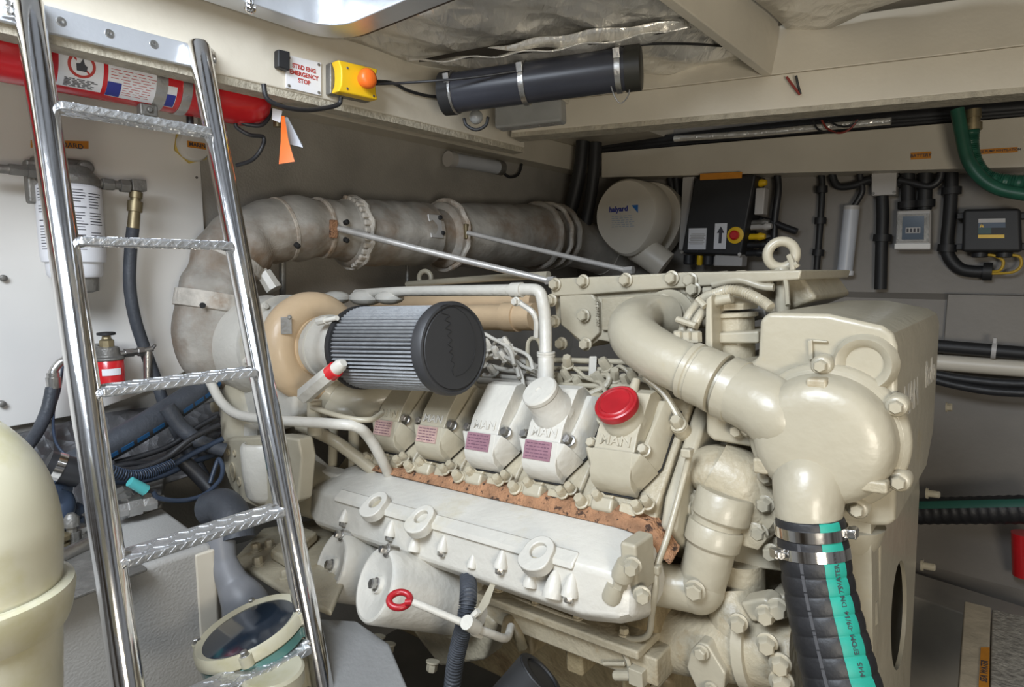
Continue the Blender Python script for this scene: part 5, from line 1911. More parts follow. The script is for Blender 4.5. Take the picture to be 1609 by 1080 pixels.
b.cyl(X(22, 20, U=HDR + 0.02), X(40, 20, U=HDR + 0.028), 0.006, 0.006, 12)
hb = b.build('top_bracket', M_alu, ladder, bevel=0.002)
for px, py in ((13, 6), (14, 18)):
    bolt(hb, X(px, py, U=HDR + 0.021), RU, 0.0045, M_steel)

# ================================================================== fuel filter on the white panel
WU = AFT + 0.02
ff = thing('fuel_filter', X(108, 460, U=-1.10), 'white spin-on fuel filter with a grey head on the white wall panel', 'fuel filter')
fu = -1.10
fc_ = X(107, 270, U=fu)
b = MB()
can0, can1 = X(107, 292, U=fu), X(107, 436, U=fu)
hgt = can0.z - can1.z
RF = 0.061
b.lathe(V3((can0.x, can0.y, can1.z)), RZ, [(0, 0.040), (0.0, 0.048), (0.006, 0.052), (hgt * 0.16, 0.053), (hgt * 0.17, RF - 0.002), (hgt * 0.24, RF), (hgt - 0.006, RF), (hgt, RF - 0.006)], 48)
b.build('canister', M_paper, ff)
cz = V3((can0.x, can0.y, 0))
fac = (CAM - cz); fac.z = 0; fac.normalize()
sdx = RZ.cross(fac)
b = MB()
for j in range(22):
    zz_ = can1.z + hgt * (0.30 + 0.030 * j)
    for a0, a1 in ((-62, -40), (-36, -4), (6, 30), (34, 66)):
        if random.random() < 0.78:
            aa, bb2 = math.radians(a0), math.radians(a1 - random.uniform(0, 12))
            ps = []
            for k in range(5):
                t = aa + (bb2 - aa) * k / 4
                ps.append(cz + (fac * math.cos(t) + sdx * math.sin(t)) * (RF + 0.0005))
            for k in range(4):
                q4 = [ps[k] + RZ * zz_, ps[k + 1] + RZ * zz_, ps[k + 1] + RZ * (zz_ + 0.0018), ps[k] + RZ * (zz_ + 0.0018)]
                b.face([b.v(p) for p in q4])
b.build('printed_instructions', M_ink, ff)
b = MB()
b.lathe(V3((can0.x, can0.y, can1.z)), RZ, [(0.002, 0.044), (-0.030, 0.042), (-0.034, 0.030), (-0.036, 0.010), (-0.060, 0.008), (-0.061, 0.004)], 32)
b.build('water_bowl', M_dull, ff, label='dark water bowl')
b = MB()
b.lathe(V3((can0.x, can0.y, can0.z)), RZ, [(0, 0.055), (0.004, 0.060), (0.018, 0.060), (0.030, 0.048), (0.042, 0.040), (0.044, 0.018)], 40)
hd0 = V3((can0.x, can0.y, can0.z + 0.012))
b.box(hd0 - RU * 0.045, (0.05, 0.10, 0.10), (RU, RV, RZ))
b.box(hd0 - RV * 0.062 - RU * 0.01 - RZ * 0.01, (0.03, 0.022, 0.09), (RU, RV, RZ))
b.lathe(hd0 + RZ * 0.030 + RV * 0.035, RU, [(-0.01, 0.016), (0.012, 0.016), (0.014, 0.006)], 18)
b.build('filter_head', M_dull, ff, bevel=0.005)
b = MB()
b.cyl(X(-40, 263, U=fu + 0.01), X(60, 269, U=fu + 0.01), 0.009, 0.009, 14)
b.lathe(X(14, 266, U=fu + 0.01), RV, [(0, 0.012), (0.030, 0.012), (0.030, 0.015), (0.055, 0.015)], 6)
b.build('inlet_fitting', M_dull, ff)
b = MB()
b.cyl(X(150, 288, U=fu + 0.01), X(214, 294, U=fu + 0.01), 0.010, 0.010, 14)
b.lathe(X(160, 289, U=fu + 0.01), RV, [(0, 0.014), (0.024, 0.014), (0.024, 0.010), (0.036, 0.010), (0.036, 0.016), (0.056, 0.016)], 6)
b.box(X(216, 292, U=fu + 0.01), (0.03, 0.03, 0.026), (RU, RV, RZ))
b.build('outlet_fitting', M_dull, ff, bevel=0.002)
b = MB()
b.lathe(X(214, 302, U=fu + 0.01), X(209, 362, U=fu + 0.01) - X(214, 302, U=fu + 0.01), [(0, 0.014), (0.014, 0.014), (0.014, 0.011), (0.022, 0.011), (0.022, 0.016), (0.046, 0.016), (0.046, 0.0125), (0.085, 0.013)], 12)
b.build('hose_fitting', M_brass, ff, label='brass hose fitting')
cable('fuel_hose', [X(209, 358, U=fu + 0.01), X(205, 400, U=fu), X(204, 450, U=fu), X(212, 500, U=fu), X(228, 550, U=fu), X(246, 600, U=fu), X(268, 660, U=fu + 0.02), X(310, 730, U=fu + 0.08), X(350, 800, U=fu + 0.16)], 0.0135, M_hose, 'black fuel hose dropping from the brass fitting of the white filter', 'hose', 14)

# stickers on the panel
lab = thing('orange_label', X(95, 228, U=WU), 'orange label reading STARBOARD on the wall panel behind the ladder rail', 'label')
q = [X(48, 220, U=WU + 0.001), X(139, 222, U=WU + 0.001), X(139, 234, U=WU + 0.001), X(48, 232, U=WU + 0.001)]
b = MB(); b.prism(q, RU * 0.001); b.build('label_strip', M_label_o, lab)
text('STARBOARD', quadpt(q, 0.5, 0.5) + RU * 0.0015, RV, RZ, 0.0155, M_ink, 'label_text', lab, 0.0002, 0.0003)
sn = thing('heat_detector', X(300, 232, U=WU), 'round white detector with an orange label by the edge of the wall panel', 'detector')
c = X(300, 230, U=WU)
b = MB(); b.plate([c + RU * 0.004 + RV * math.cos(math.radians(a)) * 0.046 + RZ * math.sin(math.radians(a)) * 0.046 for a in range(20, 380, 60)], RU, 0.008); b.build('mount_plate', mat('yellowed_plate', (0.62, 0.45, 0.10), 0.5), sn)
b = MB(); b.lathe(c, RU, [(0.006, 0.040), (0.018, 0.040), (0.024, 0.036), (0.026, 0.0005)], 40); b.build('detector_body', M_wallp, sn, label='round white body')
b = MB(); b.box(c + RU * 0.0265 + RV * 0.008, (0.056, 0.016, 0.001), (RV, RZ, RU)); b.build('label_strip', M_label_o, sn)
text('MARINE', c + RU * 0.0275 + RV * 0.008, RV, RZ, 0.0135, M_ink, 'label_text', sn, 0.0002, 0.0003)

# red primer pump
pp = thing('primer_pump', X(170, 615, U=-1.09), 'small fuel separator with a bright red bowl below the white filter', 'pump')
c0, c1 = X(170, 566, U=-1.10), X(170, 618, U=-1.10)
h_ = c0.z - c1.z
cb = V3((c0.x, c0.y, c1.z))
b = MB(); b.lathe(cb, RZ, [(0, 0.026), (0, 0.031), (h_, 0.032), (h_ + 0.004, 0.029)], 32); b.build('red_bowl', M_red, pp, label='red bowl')
b = MB(); 
fac2 = (CAM - cb); fac2.z = 0; fac2.normalize(); sd2 = RZ.cross(fac2)
pts_ = [cb + (fac2 * math.cos(t) + sd2 * math.sin(t)) * 0.0326 for t in [math.radians(a) for a in range(-25, 46, 10)]]
for k in range(len(pts_) - 1):
    b.face([b.v(p) for p in (pts_[k] + RZ * h_ * 0.58, pts_[k + 1] + RZ * h_ * 0.58, pts_[k + 1] + RZ * h_ * 0.78, pts_[k] + RZ * h_ * 0.78)])
b.build('white_band', M_paper, pp)
b = MB(); b.lathe(cb + RZ * h_, RZ, [(0, 0.034), (0.006, 0.034), (0.010, 0.026), (0.030, 0.024), (0.032, 0.014)], 24)
b.box(cb + RZ * (h_ + 0.018) - RV * 0.01 - RU * 0.02, (0.05, 0.05, 0.03), (RU, RV, RZ))
b.box(cb + RZ * (h_ + 0.008) - RU * 0.05 , (0.07, 0.03, 0.05), (RU, RV, RZ))
b.build('pump_head', M_dull, pp, bevel=0.003)
b = MB(); b.lathe(cb + RZ * (h_ + 0.028), RZ, [(0, 0.015), (0.018, 0.015), (0.022, 0.010), (0.034, 0.008)], 8); b.build('plunger_stem', M_brass, pp)
b = MB(); b.lathe(cb + RZ * (h_ + 0.058), RZ, [(0, 0.016), (0.001, 0.019), (0.006, 0.019), (0.007, 0.015)], 24); b.build('knob', M_blackpl, pp, label='black knob')
b = MB()
b.cyl(X(188, 556, U=-1.09), X(240, 548, U=-1.09), 0.007, 0.007, 12)
b.lathe(X(196, 555, U=-1.09), RV, [(0, 0.011), (0.018, 0.011), (0.018, 0.008), (0.028, 0.008), (0.028, 0.012), (0.04, 0.012)], 6)
b.cyl(X(232, 552, U=-1.09), X(232, 600, U=-1.09), 0.010, 0.009, 12)
b.cyl(X(238, 550, U=-1.09), X(244, 542, U=-1.08), 0.004, 0.004, 8)
b.build('outlet_fitting', M_steel, pp)
b = MB()
b.tube([X(118, 566, U=-1.10), X(98, 568, U=-1.10), X(86, 580, U=-1.10), X(82, 592, U=-1.10)], 0.009, 12, 6)
b.lathe(X(83, 586, U=-1.10), -RZ, [(0, 0.012), (0.010, 0.012), (0.010, 0.0145), (0.034, 0.0135)], 12)
b.build('inlet_fitting', M_steel, pp)
cable('fuel_hose', [X(82, 610, U=-1.10), X(74, 645, U=-1.09), X(58, 680, U=-1.06), X(34, 712, U=-1.02), X(10, 730, U=-1.0)], 0.0125, M_hose, 'black fuel hose under the red bowl going down to the left', 'hose', 14)
cable('thin_cable', [X(100, 560, U=-1.15), X(94, 610, U=-1.12), X(84, 650, U=-1.09), X(90, 700, U=-1.03), X(130, 735, U=-0.98)], 0.003, M_cableb, 'thin dark blue cable beside the fuel hose at the far left', 'cable')
for px, py, nm in ((4, 437, 'upper'), (2, 634, 'lower')):
    b = MB(); b.lathe(X(px, py, U=WU), RU, [(0, 0.007), (0.012, 0.007), (0.014, 0.004)], 12)
    tag(b.build('panel_screw', M_dull), f'small dark screw, the {nm} one of two at the left edge of the wall panel', 'screw')
b = MB(); b.lathe(X(309, 279, U=WU), RU, [(0, 0.0035), (0.002, 0.003)], 10)
tag(b.build('panel_screw', M_dull), 'tiny dark screw below the round white detector', 'screw')

# ================================================================== engine bed on the left with its clutter
BZ = 0.995
bv = (X(335, 850, U=-0.6) - OR).dot(RV)
b = MB()
b.prism([R(-0.6, -1.6, BZ), R(-0.6, bv, BZ), R(-1.02, bv + 0.02, BZ), R(-1.16, bv - 0.10, BZ), R(-1.16, -1.6, BZ)], RZ * -0.8)
eb_ = struct(b.build('trim_10', mat('grey_gelcoat_bed', (0.36, 0.35, 0.33), 0.5, var=0.10, scale=5, bump=0.18, bscale=220), bevel=0.012, seg=3))
b = MB()
b.hexa([R(-0.597, bv - 0.035, 0.80), R(-0.594, bv - 0.002, 0.80), R(-0.60, bv + 0.004, 0.80), R(-0.62, bv - 0.03, 0.80), R(-0.597, bv - 0.035, 0.985), R(-0.594, bv - 0.002, 0.985), R(-0.60, bv + 0.004, 0.985), R(-0.62, bv - 0.03, 0.985)])
tag(b.build('corner_strip', M_gel, bevel=0.004), 'pale upright strip on the corner of the grey engine bed', 'strip')
b = MB()
b.prism([X(*q, Z=BZ + 0.001) for q in ((-40, 900), (150, 838), (232, 898), (90, 955), (-40, 1000))], RZ * 0.006)
tag(b.build('bed_plate', M_dull, bevel=0.002), 'dull grey metal plate lying on top of the engine bed behind the ladder', 'plate')
# black crumpled foil lining below the panel
b = MB()
def crump(a, c):
    p = lerp(R(-1.165, -1.5, zb0 - 0.012), R(-1.165, -0.05, zb1 - 0.01), a) * (1 - c) + lerp(R(-0.98, -1.5, 1.0), R(-1.0, -0.30, 1.0), a) * c
    return p + V3((0.006 * math.sin(31 * a + 7 * c), 0.006 * math.sin(23 * c + 17 * a), 0.008 * math.sin(19 * a + 13 * c)))
b.grid(crump, 40, 14)
tag(b.build('foil_lining', M_foilblk, angle=80, solid=0.004), 'black crumpled foil lining between the wall panel and the engine bed', 'insulation')

def zc(px, py, z):
    return X(px, py, Z=z)
ph = thing('striped_hose', X(240, 690, U=-0.98), 'fat dark hose with blue lettering running behind the fourth ladder rung', 'hose')
b = MB()
hp_ = [X(100, 740, U=-0.93), X(165, 705, U=-0.94), X(230, 668, U=-0.96), X(290, 630, U=-0.99), X(330, 600, U=-1.01), X(350, 560, U=-1.06)]
HPs = spline(hp_, 8)
b.tube(HPs, 0.030, 24, 0); b.build('hose_wall', M_hose, ph)
b = MB()
for i in range(6, len(HPs) - 6):
    t = (HPs[i + 1] - HPs[i]).normalized()
    fw_ = CAM - HPs[i]; fw_ = (fw_ - t * fw_.dot(t)).normalized()
    dn = t.cross(fw_)
    if dn.z > 0:
        dn = -dn
    nn = (fw_ * 0.75 + dn * 0.66).normalized()
    if i % 3:
        b.box(HPs[i] + nn * 0.0302, (0.016, 0.0008, 0.010), (t, nn, t.cross(nn)))
b.build('blue_lettering', mat('hose_blue_print', (0.02, 0.10, 0.24), 0.5), ph, label='blue lettering')
cable('drain_hose', [X(262, 640, U=-0.93), X(285, 672, U=-0.92), X(315, 695, U=-0.90), X(352, 708, U=-0.88)], 0.017, M_hose, 'dark hose curving from behind the ladder to the turbo', 'hose', 16)
cable('drain_hose', [X(100, 760, U=-0.86), X(80, 770, U=-0.85), X(95, 792, U=-0.85), X(88, 830, U=-0.83)], 0.024, M_cableb, 'dark hose with a steel clamp standing on the far left of the engine bed', 'hose', 16)
cl_ = thing('hose_with_clamp', X(100, 735, U=-0.84), 'black hose end with a bright clamp lying left of the ladder rail', 'hose')
a0, a1 = X(72, 730, U=-0.84), X(128, 745, U=-0.83)
b = MB(); b.tube([a0, a1], 0.026, 24, 0); b.build('hose_wall', M_cable, cl_)
b = MB(); b.lathe(lerp(a0, a1, 0.2), a1 - a0, [(0, 0.025), (0, 0.0275), (0.014, 0.0275), (0.014, 0.025)], 32); b.build('hose_clamp', M_chrome, cl_, label='bright clamp')
# cables gathered on the bed
paths = [[(160, 735), (210, 738), (260, 720), (300, 690), (345, 668)], [(165, 748), (215, 750), (262, 735), (305, 712), (350, 690)], [(150, 742), (200, 730), (250, 726), (292, 702), (330, 676)], [(170, 758), (220, 757), (262, 745), (300, 728), (345, 712)], [(180, 728), (225, 716), (268, 700), (310, 672), (340, 655)]]
for j, pth in enumerate(paths):
    cable('bed_cable', [X(p[0], p[1], U=-0.86 - 0.02 * j) for p in pth], 0.0065, M_cableb if j % 2 else M_cable, 'dark cable in the tangled run over the engine bed', 'cable', 10, 'cables over the engine bed')
wrapc = thing('cable_wrap', X(215, 752, U=-0.84), 'spiral wrapped cable bundle lying between the ladder rails', 'cable bundle')
WPs = spline([X(168, 738, U=-0.84), X(205, 748, U=-0.84), X(240, 742, U=-0.85), X(270, 728, U=-0.86)], 24)
b = MB(); b.tube(WPs, 0.010, 12, 0); b.build('bundle_core', M_cable, wrapc)
b = MB()
sp = []
for i in range(len(WPs) * 3):
    t_ = i / (len(WPs) * 3 - 1) * (len(WPs) - 1)
    k = min(int(t_), len(WPs) - 2)
    p = lerp(WPs[k], WPs[k + 1], t_ - k)
    x_, y_, _z = frame(WPs[k + 1] - WPs[k])
    a = i * 0.8
    sp.append(p + x_ * math.cos(a) * 0.0112 + y_ * math.sin(a) * 0.0112)
b.tube(sp, 0.0013, 6, 0); b.build('spiral_wrap', M_cableb, wrapc)
cable('looped_cable', [X(240, 772, U=-0.80), X(250, 783, U=-0.80), X(285, 787, U=-0.80), X(320, 778, U=-0.80), X(345, 755, U=-0.81), X(350, 735, U=-0.83), X(344, 722, U=-0.85), X(338, 735, U=-0.85), X(330, 760, U=-0.84)], 0.005, M_cableb, 'thin dark cable looping below the collector flange', 'cable')
cable('ground_cable', [X(285, 722, U=-0.9), X(312, 748, U=-0.88), X(345, 785, U=-0.84), X(385, 830, U=-0.78)], 0.016, M_cable, 'thick black cable running down between the engine bed and the engine', 'cable', 14)
tc_ = thing('connector_plug', X(216, 765, U=-0.80), 'small turquoise cable plug lying on the bed by the ladder', 'connector')
b = MB(); b.cyl(X(204, 757, U=-0.80), X(229, 771, U=-0.80), 0.010, 0.011, 12); b.build('plug_body', mat('turquoise_plastic', (0.08, 0.42, 0.42), 0.4), tc_)
b = MB(); b.cyl(X(229, 771, U=-0.80), X(245, 772, U=-0.80), 0.004, 0.004, 10); b.build('plug_tail', M_cable, tc_)
hf = thing('hydraulic_fitting', X(225, 815, Z=BZ), 'grey metal hose union lying on the bed right of the ladder rail', 'pipe fitting')
b = MB(); b.lathe(X(180, 802, Z=BZ + 0.035), X(240, 788, Z=BZ + 0.035) - X(180, 802, Z=BZ + 0.035), [(0, 0.018), (0.022, 0.018), (0.022, 0.022), (0.045, 0.022), (0.045, 0.017), (0.056, 0.019), (0.072, 0.018), (0.080, 0.010), (0.088, 0.008)], 8); b.build('union_body', M_steel, hf)
b = MB(); b.lathe(X(200, 790, Z=BZ + 0.045), X(185, 762, Z=BZ + 0.06) - X(200, 790, Z=BZ + 0.045), [(0, 0.014), (0.02, 0.014), (0.02, 0.018), (0.04, 0.018), (0.042, 0.012)], 8); b.build('elbow_body', M_dull, hf)
vb = thing('valve_block', X(110, 850, Z=BZ), 'cluster of small grey valve fittings standing on the bed left of the ladder rail', 'valve')
for px, py, h_, r_, m_ in ((92, 820, 0.055, 0.013, M_dull), (102, 808, 0.075, 0.014, M_steel), (115, 838, 0.06, 0.012, M_dull), (96, 845, 0.03, 0.016, M_brass), (120, 812, 0.05, 0.015, M_cableb), (128, 830, 0.03, 0.012, M_steel)):
    b = MB(); p = X(px, py + 18, Z=BZ)
    b.lathe(p, RZ, [(0, r_), (h_ * 0.4, r_), (h_ * 0.4, r_ * 0.7), (h_ * 0.6, r_ * 0.7), (h_ * 0.6, r_ * 1.1), (h_ * 0.85, r_ * 1.1), (h_, r_ * 0.5)], 8)
    b.build('fitting', m_, vb)
b = MB()
b.tube([X(85, 880, Z=BZ + 0.014), X(110, 868, Z=BZ + 0.014), X(148, 850, Z=BZ + 0.014)], 0.012, 12, 4)
b.build('pipe_run', M_steel, vb)
# grey block beside the fittings
b = MB()
b.hexa([X(205, 815, Z=BZ), X(255, 800, Z=BZ), X(262, 755, Z=BZ), X(225, 760, Z=BZ)] + [p + RZ * 0.03 for p in (X(205, 815, Z=BZ), X(255, 800, Z=BZ), X(262, 755, Z=BZ), X(225, 760, Z=BZ))])
tag(b.build('metal_cover', M_dull, bevel=0.004), 'flat dull metal cover on the bed behind the hose union', 'cover')

# ================================================================== strainer, ducts and pipe at the lower left
SC = X(392, 988, d=1.0)
SA = V3((-0.26, -0.05, 0.95)).normalized()
KS = 0.95
stn = thing('sea_strainer', SC - RZ * 0.35, 'sea water strainer with a dark glass lid in an ivory and green rim', 'strainer')
b = MB(); b.lathe(SC, SA, [(h * KS, r * KS) for h, r in [(-0.004, 0.066), (0.004, 0.079), (0.007, 0.086), (0.002, 0.090), (-0.014, 0.091), (-0.018, 0.086), (-0.018, 0.07)]], 56); b.build('lid_rim', M_ivory, stn)
b = MB(); b.lathe(SC, SA, [(h * KS, r * KS) for h, r in [(-0.002, 0.0005), (-0.002, 0.0715)]], 48)
b.bm.clear()
b.lathe(SC, SA, [(h * KS, r * KS) for h, r in [(-0.003, 0.0005), (-0.003, 0.0795), (0.0015, 0.0795), (0.0025, 0.072), (0.003, 0.0005)]], 56); b.build('lid_glass', M_glass, stn, label='dark glass lid')
b = MB(); b.lathe(SC, SA, [(h * KS, r * KS) for h, r in [(-0.018, 0.07), (-0.018, 0.089), (-0.034, 0.088), (-0.036, 0.074)]], 56); b.build('acrylic_ring', M_acr, stn, label='sea green ring')
b = MB(); b.lathe(SC, SA, [(h * KS, r * KS) for h, r in [(-0.036, 0.070), (-0.036, 0.078), (-0.35, 0.072), (-0.35, 0.05)]], 48); b.build('strainer_body', M_ivory, stn)
for a in (200, 275, 20, 95):
    t = math.radians(a)
    sx_, sy_, _z = frame(SA)
    dv = (sx_ * math.cos(t) + sy_ * math.sin(t)) * KS
    b = MB(); b.cyl(SC + dv * 0.088 - SA * 0.014, SC + dv * 0.088 + SA * 0.003, 0.010, 0.010, 18)
    lg = b.build('clamp_lug', M_ivory, stn)
    bolt(lg, SC + dv * 0.089 + SA * 0.003, SA, 0.006, M_steel)
pc = X(428, 1055, d=0.93)
b = MB()
b.lathe(pc, RZ, [(0.0, 0.0005), (0.004, 0.03), (0.004, 0.042), (0.0, 0.046), (-0.02, 0.046), (-0.022, 0.040), (-0.3, 0.040)], 40)
tag(b.build('capped_pipe', M_ivory), 'ivory capped pipe standing in front of the strainer below the ladder rung', 'pipe')
b = MB()
b.tube([X(345, 838, U=-0.62), X(352, 880, U=-0.60), X(365, 915, U=-0.58), X(385, 950, U=-0.55), X(400, 1000, U=-0.54)], [0.028, 0.022, 0.028, 0.042, 0.048], 28)
tag(b.build('flared_duct', mat('grey_vinyl_duct', (0.20, 0.205, 0.22), 0.45, var=0.2, scale=12)), 'grey flared duct between the engine bed and the strainer', 'duct')
b = MB()
b.tube([X(330, 800, U=-0.70), X(352, 796, U=-0.66), X(368, 820, U=-0.62), X(372, 850, U=-0.60)], 0.034, 24)
tag(b.build('duct_bend', M_hose), 'dark bent hose emerging behind the ladder rung beside the engine bed', 'hose')
# grey sloped tank top between the strainer and the oil filters
q = [X(478, 968, d=1.12), X(560, 975, d=1.16), X(612, 1010, d=1.10), X(650, 1100, d=0.98), X(560, 1180, d=0.92), X(470, 1120, d=0.95)]
b = MB(); b.prism(q, RZ * -0.25)
tag(b.build('drip_tank', mat('grey_painted_tank', (0.25, 0.25, 0.245), 0.5, var=0.12, scale=8, bump=0.15, bscale=120), bevel=0.006), 'sloping grey tank below the oil filters right of the ladder', 'tank')
b = MB()
pw = [X(-26, 1200, d=0.56), X(-26, 900, d=0.56), X(-27, 840, d=0.56), X(-48, 780, d=0.56), X(-100, 738, d=0.56), X(-190, 722, d=0.56)]
wp_ = thing('bent_pipe', X(-26, 1200, d=0.56), 'thick ivory white pipe bend with a collar in the bottom left corner', 'pipe')
b.tube(pw, 0.0590, 40, 10); b.build('pipe_wall', M_ivory, wp_)
b = MB(); cc_ = X(-26, 992, d=0.56)
b.lathe(cc_, RZ, [(-0.004, 0.058), (-0.002, 0.0635), (0.006, 0.067), (0.030, 0.0715), (0.036, 0.0705), (0.038, 0.066), (0.036, 0.058)], 48); b.build('socket_collar', M_ivory, wp_)
# ================================================================== overhead things at the middle
bt_ = thing('black_cylinder', X(850, 160, d=1.40), 'black plastic cylinder held by steel bands under the foil ceiling', 'cylinder')
c0, c1 = X(706, 147, d=1.46), X(1004, 106, d=1.33)
ax = (c1 - c0).normalized(); L_ = (c1 - c0).length
b = MB(); b.lathe(c0, ax, [(0, 0.02), (0, 0.0445), (L_, 0.0445), (L_, 0.02)], 48); b.build('tube_body', mat('slate_black_plastic', (0.035, 0.037, 0.048), 0.35, var=0.15, scale=8), bt_)
b = MB(); b.lathe(c0, ax, [(-0.014, 0.04), (-0.014, 0.0485), (0.012, 0.0495), (0.016, 0.046)], 48); b.build('end_cap', M_blackpl, bt_)
b = MB(); b.lathe(c1, ax, [(-0.028, 0.045), (-0.028, 0.0475), (0.004, 0.0475), (0.006, 0.044), (0.006, 0.0005)], 48); b.build('end_cap', mat('olive_black_cap', (0.022, 0.021, 0.016), 0.45, var=0.3, scale=20), bt_)
for s in (0.03, 0.425, 0.905):
    b = MB(); b.lathe(c0 + ax * (L_ * s), ax, [(-0.006, 0.044), (-0.006, 0.0482), (0.006, 0.0482), (0.006, 0.044)], 48); cl = b.build('steel_band', M_steel, bt_)
    fw_ = (CAM - (c0 + ax * (L_ * s))); fw_ = (fw_ - ax * fw_.dot(ax)).normalized(); up_ = ax.cross(fw_)
    if up_.z < 0:
        up_ = -up_
    b = MB(); b.box(c0 + ax * (L_ * s) + (fw_ * 0.75 + up_ * 0.66).normalized() * 0.052, (0.014, 0.020, 0.009), (ax, up_, fw_)); b.build('band_screw', M_steel, cl, bevel=0.001)
    b = MB(); pz_ = c0 + ax * (L_ * s)
    b.cyl(pz_ + RZ * 0.03, pz_ + gn * 0.12 + RZ * 0.05, 0.006, 0.006, 8); b.build('band_foot', M_dull, cl)
b = MB(); b.tube([X(956, 95, d=1.335), X(958, 125, d=1.33), X(966, 152, d=1.33), X(976, 162, d=1.33), X(987, 150, d=1.33), X(990, 132, d=1.335)], 0.0014, 8, 8); b.build('wire_loop', M_dull, bt_)
ln = thing('nozzle', X(748, 200, d=1.52), 'small round clear nozzle with a black ring hanging below the black cylinder', 'nozzle')
c = X(748, 184, d=1.50)
b = MB(); b.ball(c, 0.017, n=20); b.build('nozzle_ball', M_clear, ln)
b = MB(); b.tube([X(729, 186, d=1.49), X(733, 197, d=1.49), X(748, 204, d=1.49), X(763, 197, d=1.49), X(767, 184, d=1.49)], 0.004, 10, 6); b.build('ring', M_blackpl, ln)
b = MB(); b.cyl(c, c + RZ * 0.06, 0.008, 0.008, 12); b.build('stem', M_dull, ln)
lf = thing('light_fitting', X(825, 200, d=1.60), 'clear flat light fitting fixed under the corner of the girder', 'light')
q = [X(776, 158, d=1.62), X(880, 150, d=1.56), X(882, 190, d=1.56), X(776, 202, d=1.62)]
b = MB(); b.prism(q, gn * 0.05); b.build('lens', M_clear, lf, bevel=0.008)
b = MB(); b.prism([X(770, 150, d=1.64), X(884, 142, d=1.57), X(884, 156, d=1.57), X(770, 165, d=1.64)], gn * 0.055); b.build('base', M_gel, lf, bevel=0.003)

# wires that hang at the girder joint
for j, (pts, m_, lb_) in enumerate((([(1236, 121), (1247, 136), (1257, 149)], M_copper, 'short red wire hanging at the girder joint'), ([(1251, 119), (1254, 134), (1258, 148)], M_cable, 'short black wire hanging at the girder joint'))):
    P = [lerp(jp, jp, 0) for _ in pts]
    gp_ = lambda px, py: CAM + ray(px, py) * ((A0 - gn * 0.012 - CAM).dot(gn) / ray(px, py).dot(gn))
    cable('hanging_wire', [gp_(*p) for p in pts], 0.0028, m_, lb_, 'wire', 8)

# aft wall tube lamp and cables in the corner
tl_ = thing('tube_lamp', X(745, 262, U=-1.17), 'grey tubular lamp mounted high on the foil aft wall', 'lamp')
a0, a1 = X(706, 250, U=-1.165), X(786, 264, U=-1.165)
b = MB(); b.tube([a0, a1], 0.026, 24, 0); b.build('diffuser', M_ltgrey, tl_)
for p, d_ in ((a0, 1), (a1, -1)):
    b = MB(); b.lathe(p, (a1 - a0) * d_, [(-0.008, 0.02), (-0.008, 0.029), (0.022, 0.029), (0.022, 0.026)], 24); b.build('end_cap', M_greyp if d_ > 0 else M_dull, tl_)
cable('lamp_cable', [X(788, 268, U=-1.165), X(800, 278, U=-1.165), X(814, 274, U=-1.165), X(820, 258, U=-1.165)], 0.006, M_cable, 'black cable loop at the right end of the aft tube lamp', 'cable')
for j, (pts, r_, lb_) in enumerate((([(916, 222), (912, 262), (902, 310), (890, 350)], 0.030, 'thick black hose in the corner, left one of two'), ([(936, 224), (934, 262), (928, 310), (920, 352)], 0.026, 'thick black hose in the corner, right one of two'))):
    cable('corner_hose', [X(p[0], p[1], V=1.38) for p in pts], r_, M_blackpl, lb_, 'hose', 18)

# ================================================================== hull side equipment
def hx(px, py, dv=0.0):
    return X(px, py, V=HUL - dv)
def slab(b, pts, d0_, d1_):
    """prism whose face is seen at pts, standing between two offsets from the hull side"""
    return b.loft([[hx(p[0], p[1], d1_) for p in pts], [hx(p[0], p[1], d1_) + RV * (d1_ - d0_) for p in pts]])
sl_ = thing('air_silencer', hx(985, 385), 'cream drum-shaped silencer with a printed label in the far corner', 'silencer')
b = MB()
cs = hx(984, 338, 0.30)
rad = 0.145
pear = []
for k in range(40):
    a = 2 * math.pi * k / 40
    r_ = rad * (1.0 + 0.16 * max(0, math.cos(a + math.pi / 2 - 0.15)) ** 6)
    pear.append(cs + RU * (math.cos(a) * r_ * 0.98) + RZ * (math.sin(a) * r_))
pear_in = [lerp(p, cs, 0.06) - RV * 0.012 for p in pear]
b.loft([pear_in, pear, [p + RV * 0.12 for p in pear], [lerp(p, cs, 0.12) + RV * 0.14 for p in pear]])
b.build('drum', M_silencer, sl_)
b = MB()
b.loft([[lerp(p, cs, -0.05) + RV * 0.19 for p in pear], [lerp(p, cs, -0.05) + RV * 0.25 for p in pear]]); b.build('back_flange', M_silencer, sl_, bevel=0.005)
b = MB(); b.lathe(cs + RV * 0.10, RV, [(0, 0.10), (0.19, 0.10)], 32); b.build('neck', M_silencer, sl_)
text('halyard', cs - RV * 0.0130 + RZ * 0.024 - RU * 0.03, RU, RZ, 0.030, M_blueink, 'label_text', sl_, 0.0004, 0.001)
b = MB()
o = cs - RV * 0.0128 + RZ * 0.036 + RU * 0.03
b.prism([o, o + RU * 0.03, o + RU * 0.03 - RZ * 0.032], RV * 0.0008); b.build('blue_mark', mat('mid_blue_print', (0.02, 0.14, 0.42), 0.5), sl_, label='blue triangle')
b = MB()
for j in range(6):
    x0 = -0.06
    while x0 < 0.035:
        wd = random.uniform(0.008, 0.02); b.box(cs - RV * 0.0130 - RZ * (0.004 + 0.0085 * j) + RU * (x0 + wd / 2), (wd, 0.0008, 0.003), (RU, RV, RZ)); x0 += wd + 0.005
b.build('printed_lines', mat('pale_blue_print', (0.34, 0.38, 0.42), 0.5), sl_)
b = MB(); b.tube([hx(1000, 388, 0.22), hx(1020, 400, 0.22), hx(1045, 418, 0.2)], 0.06, 20, 4)
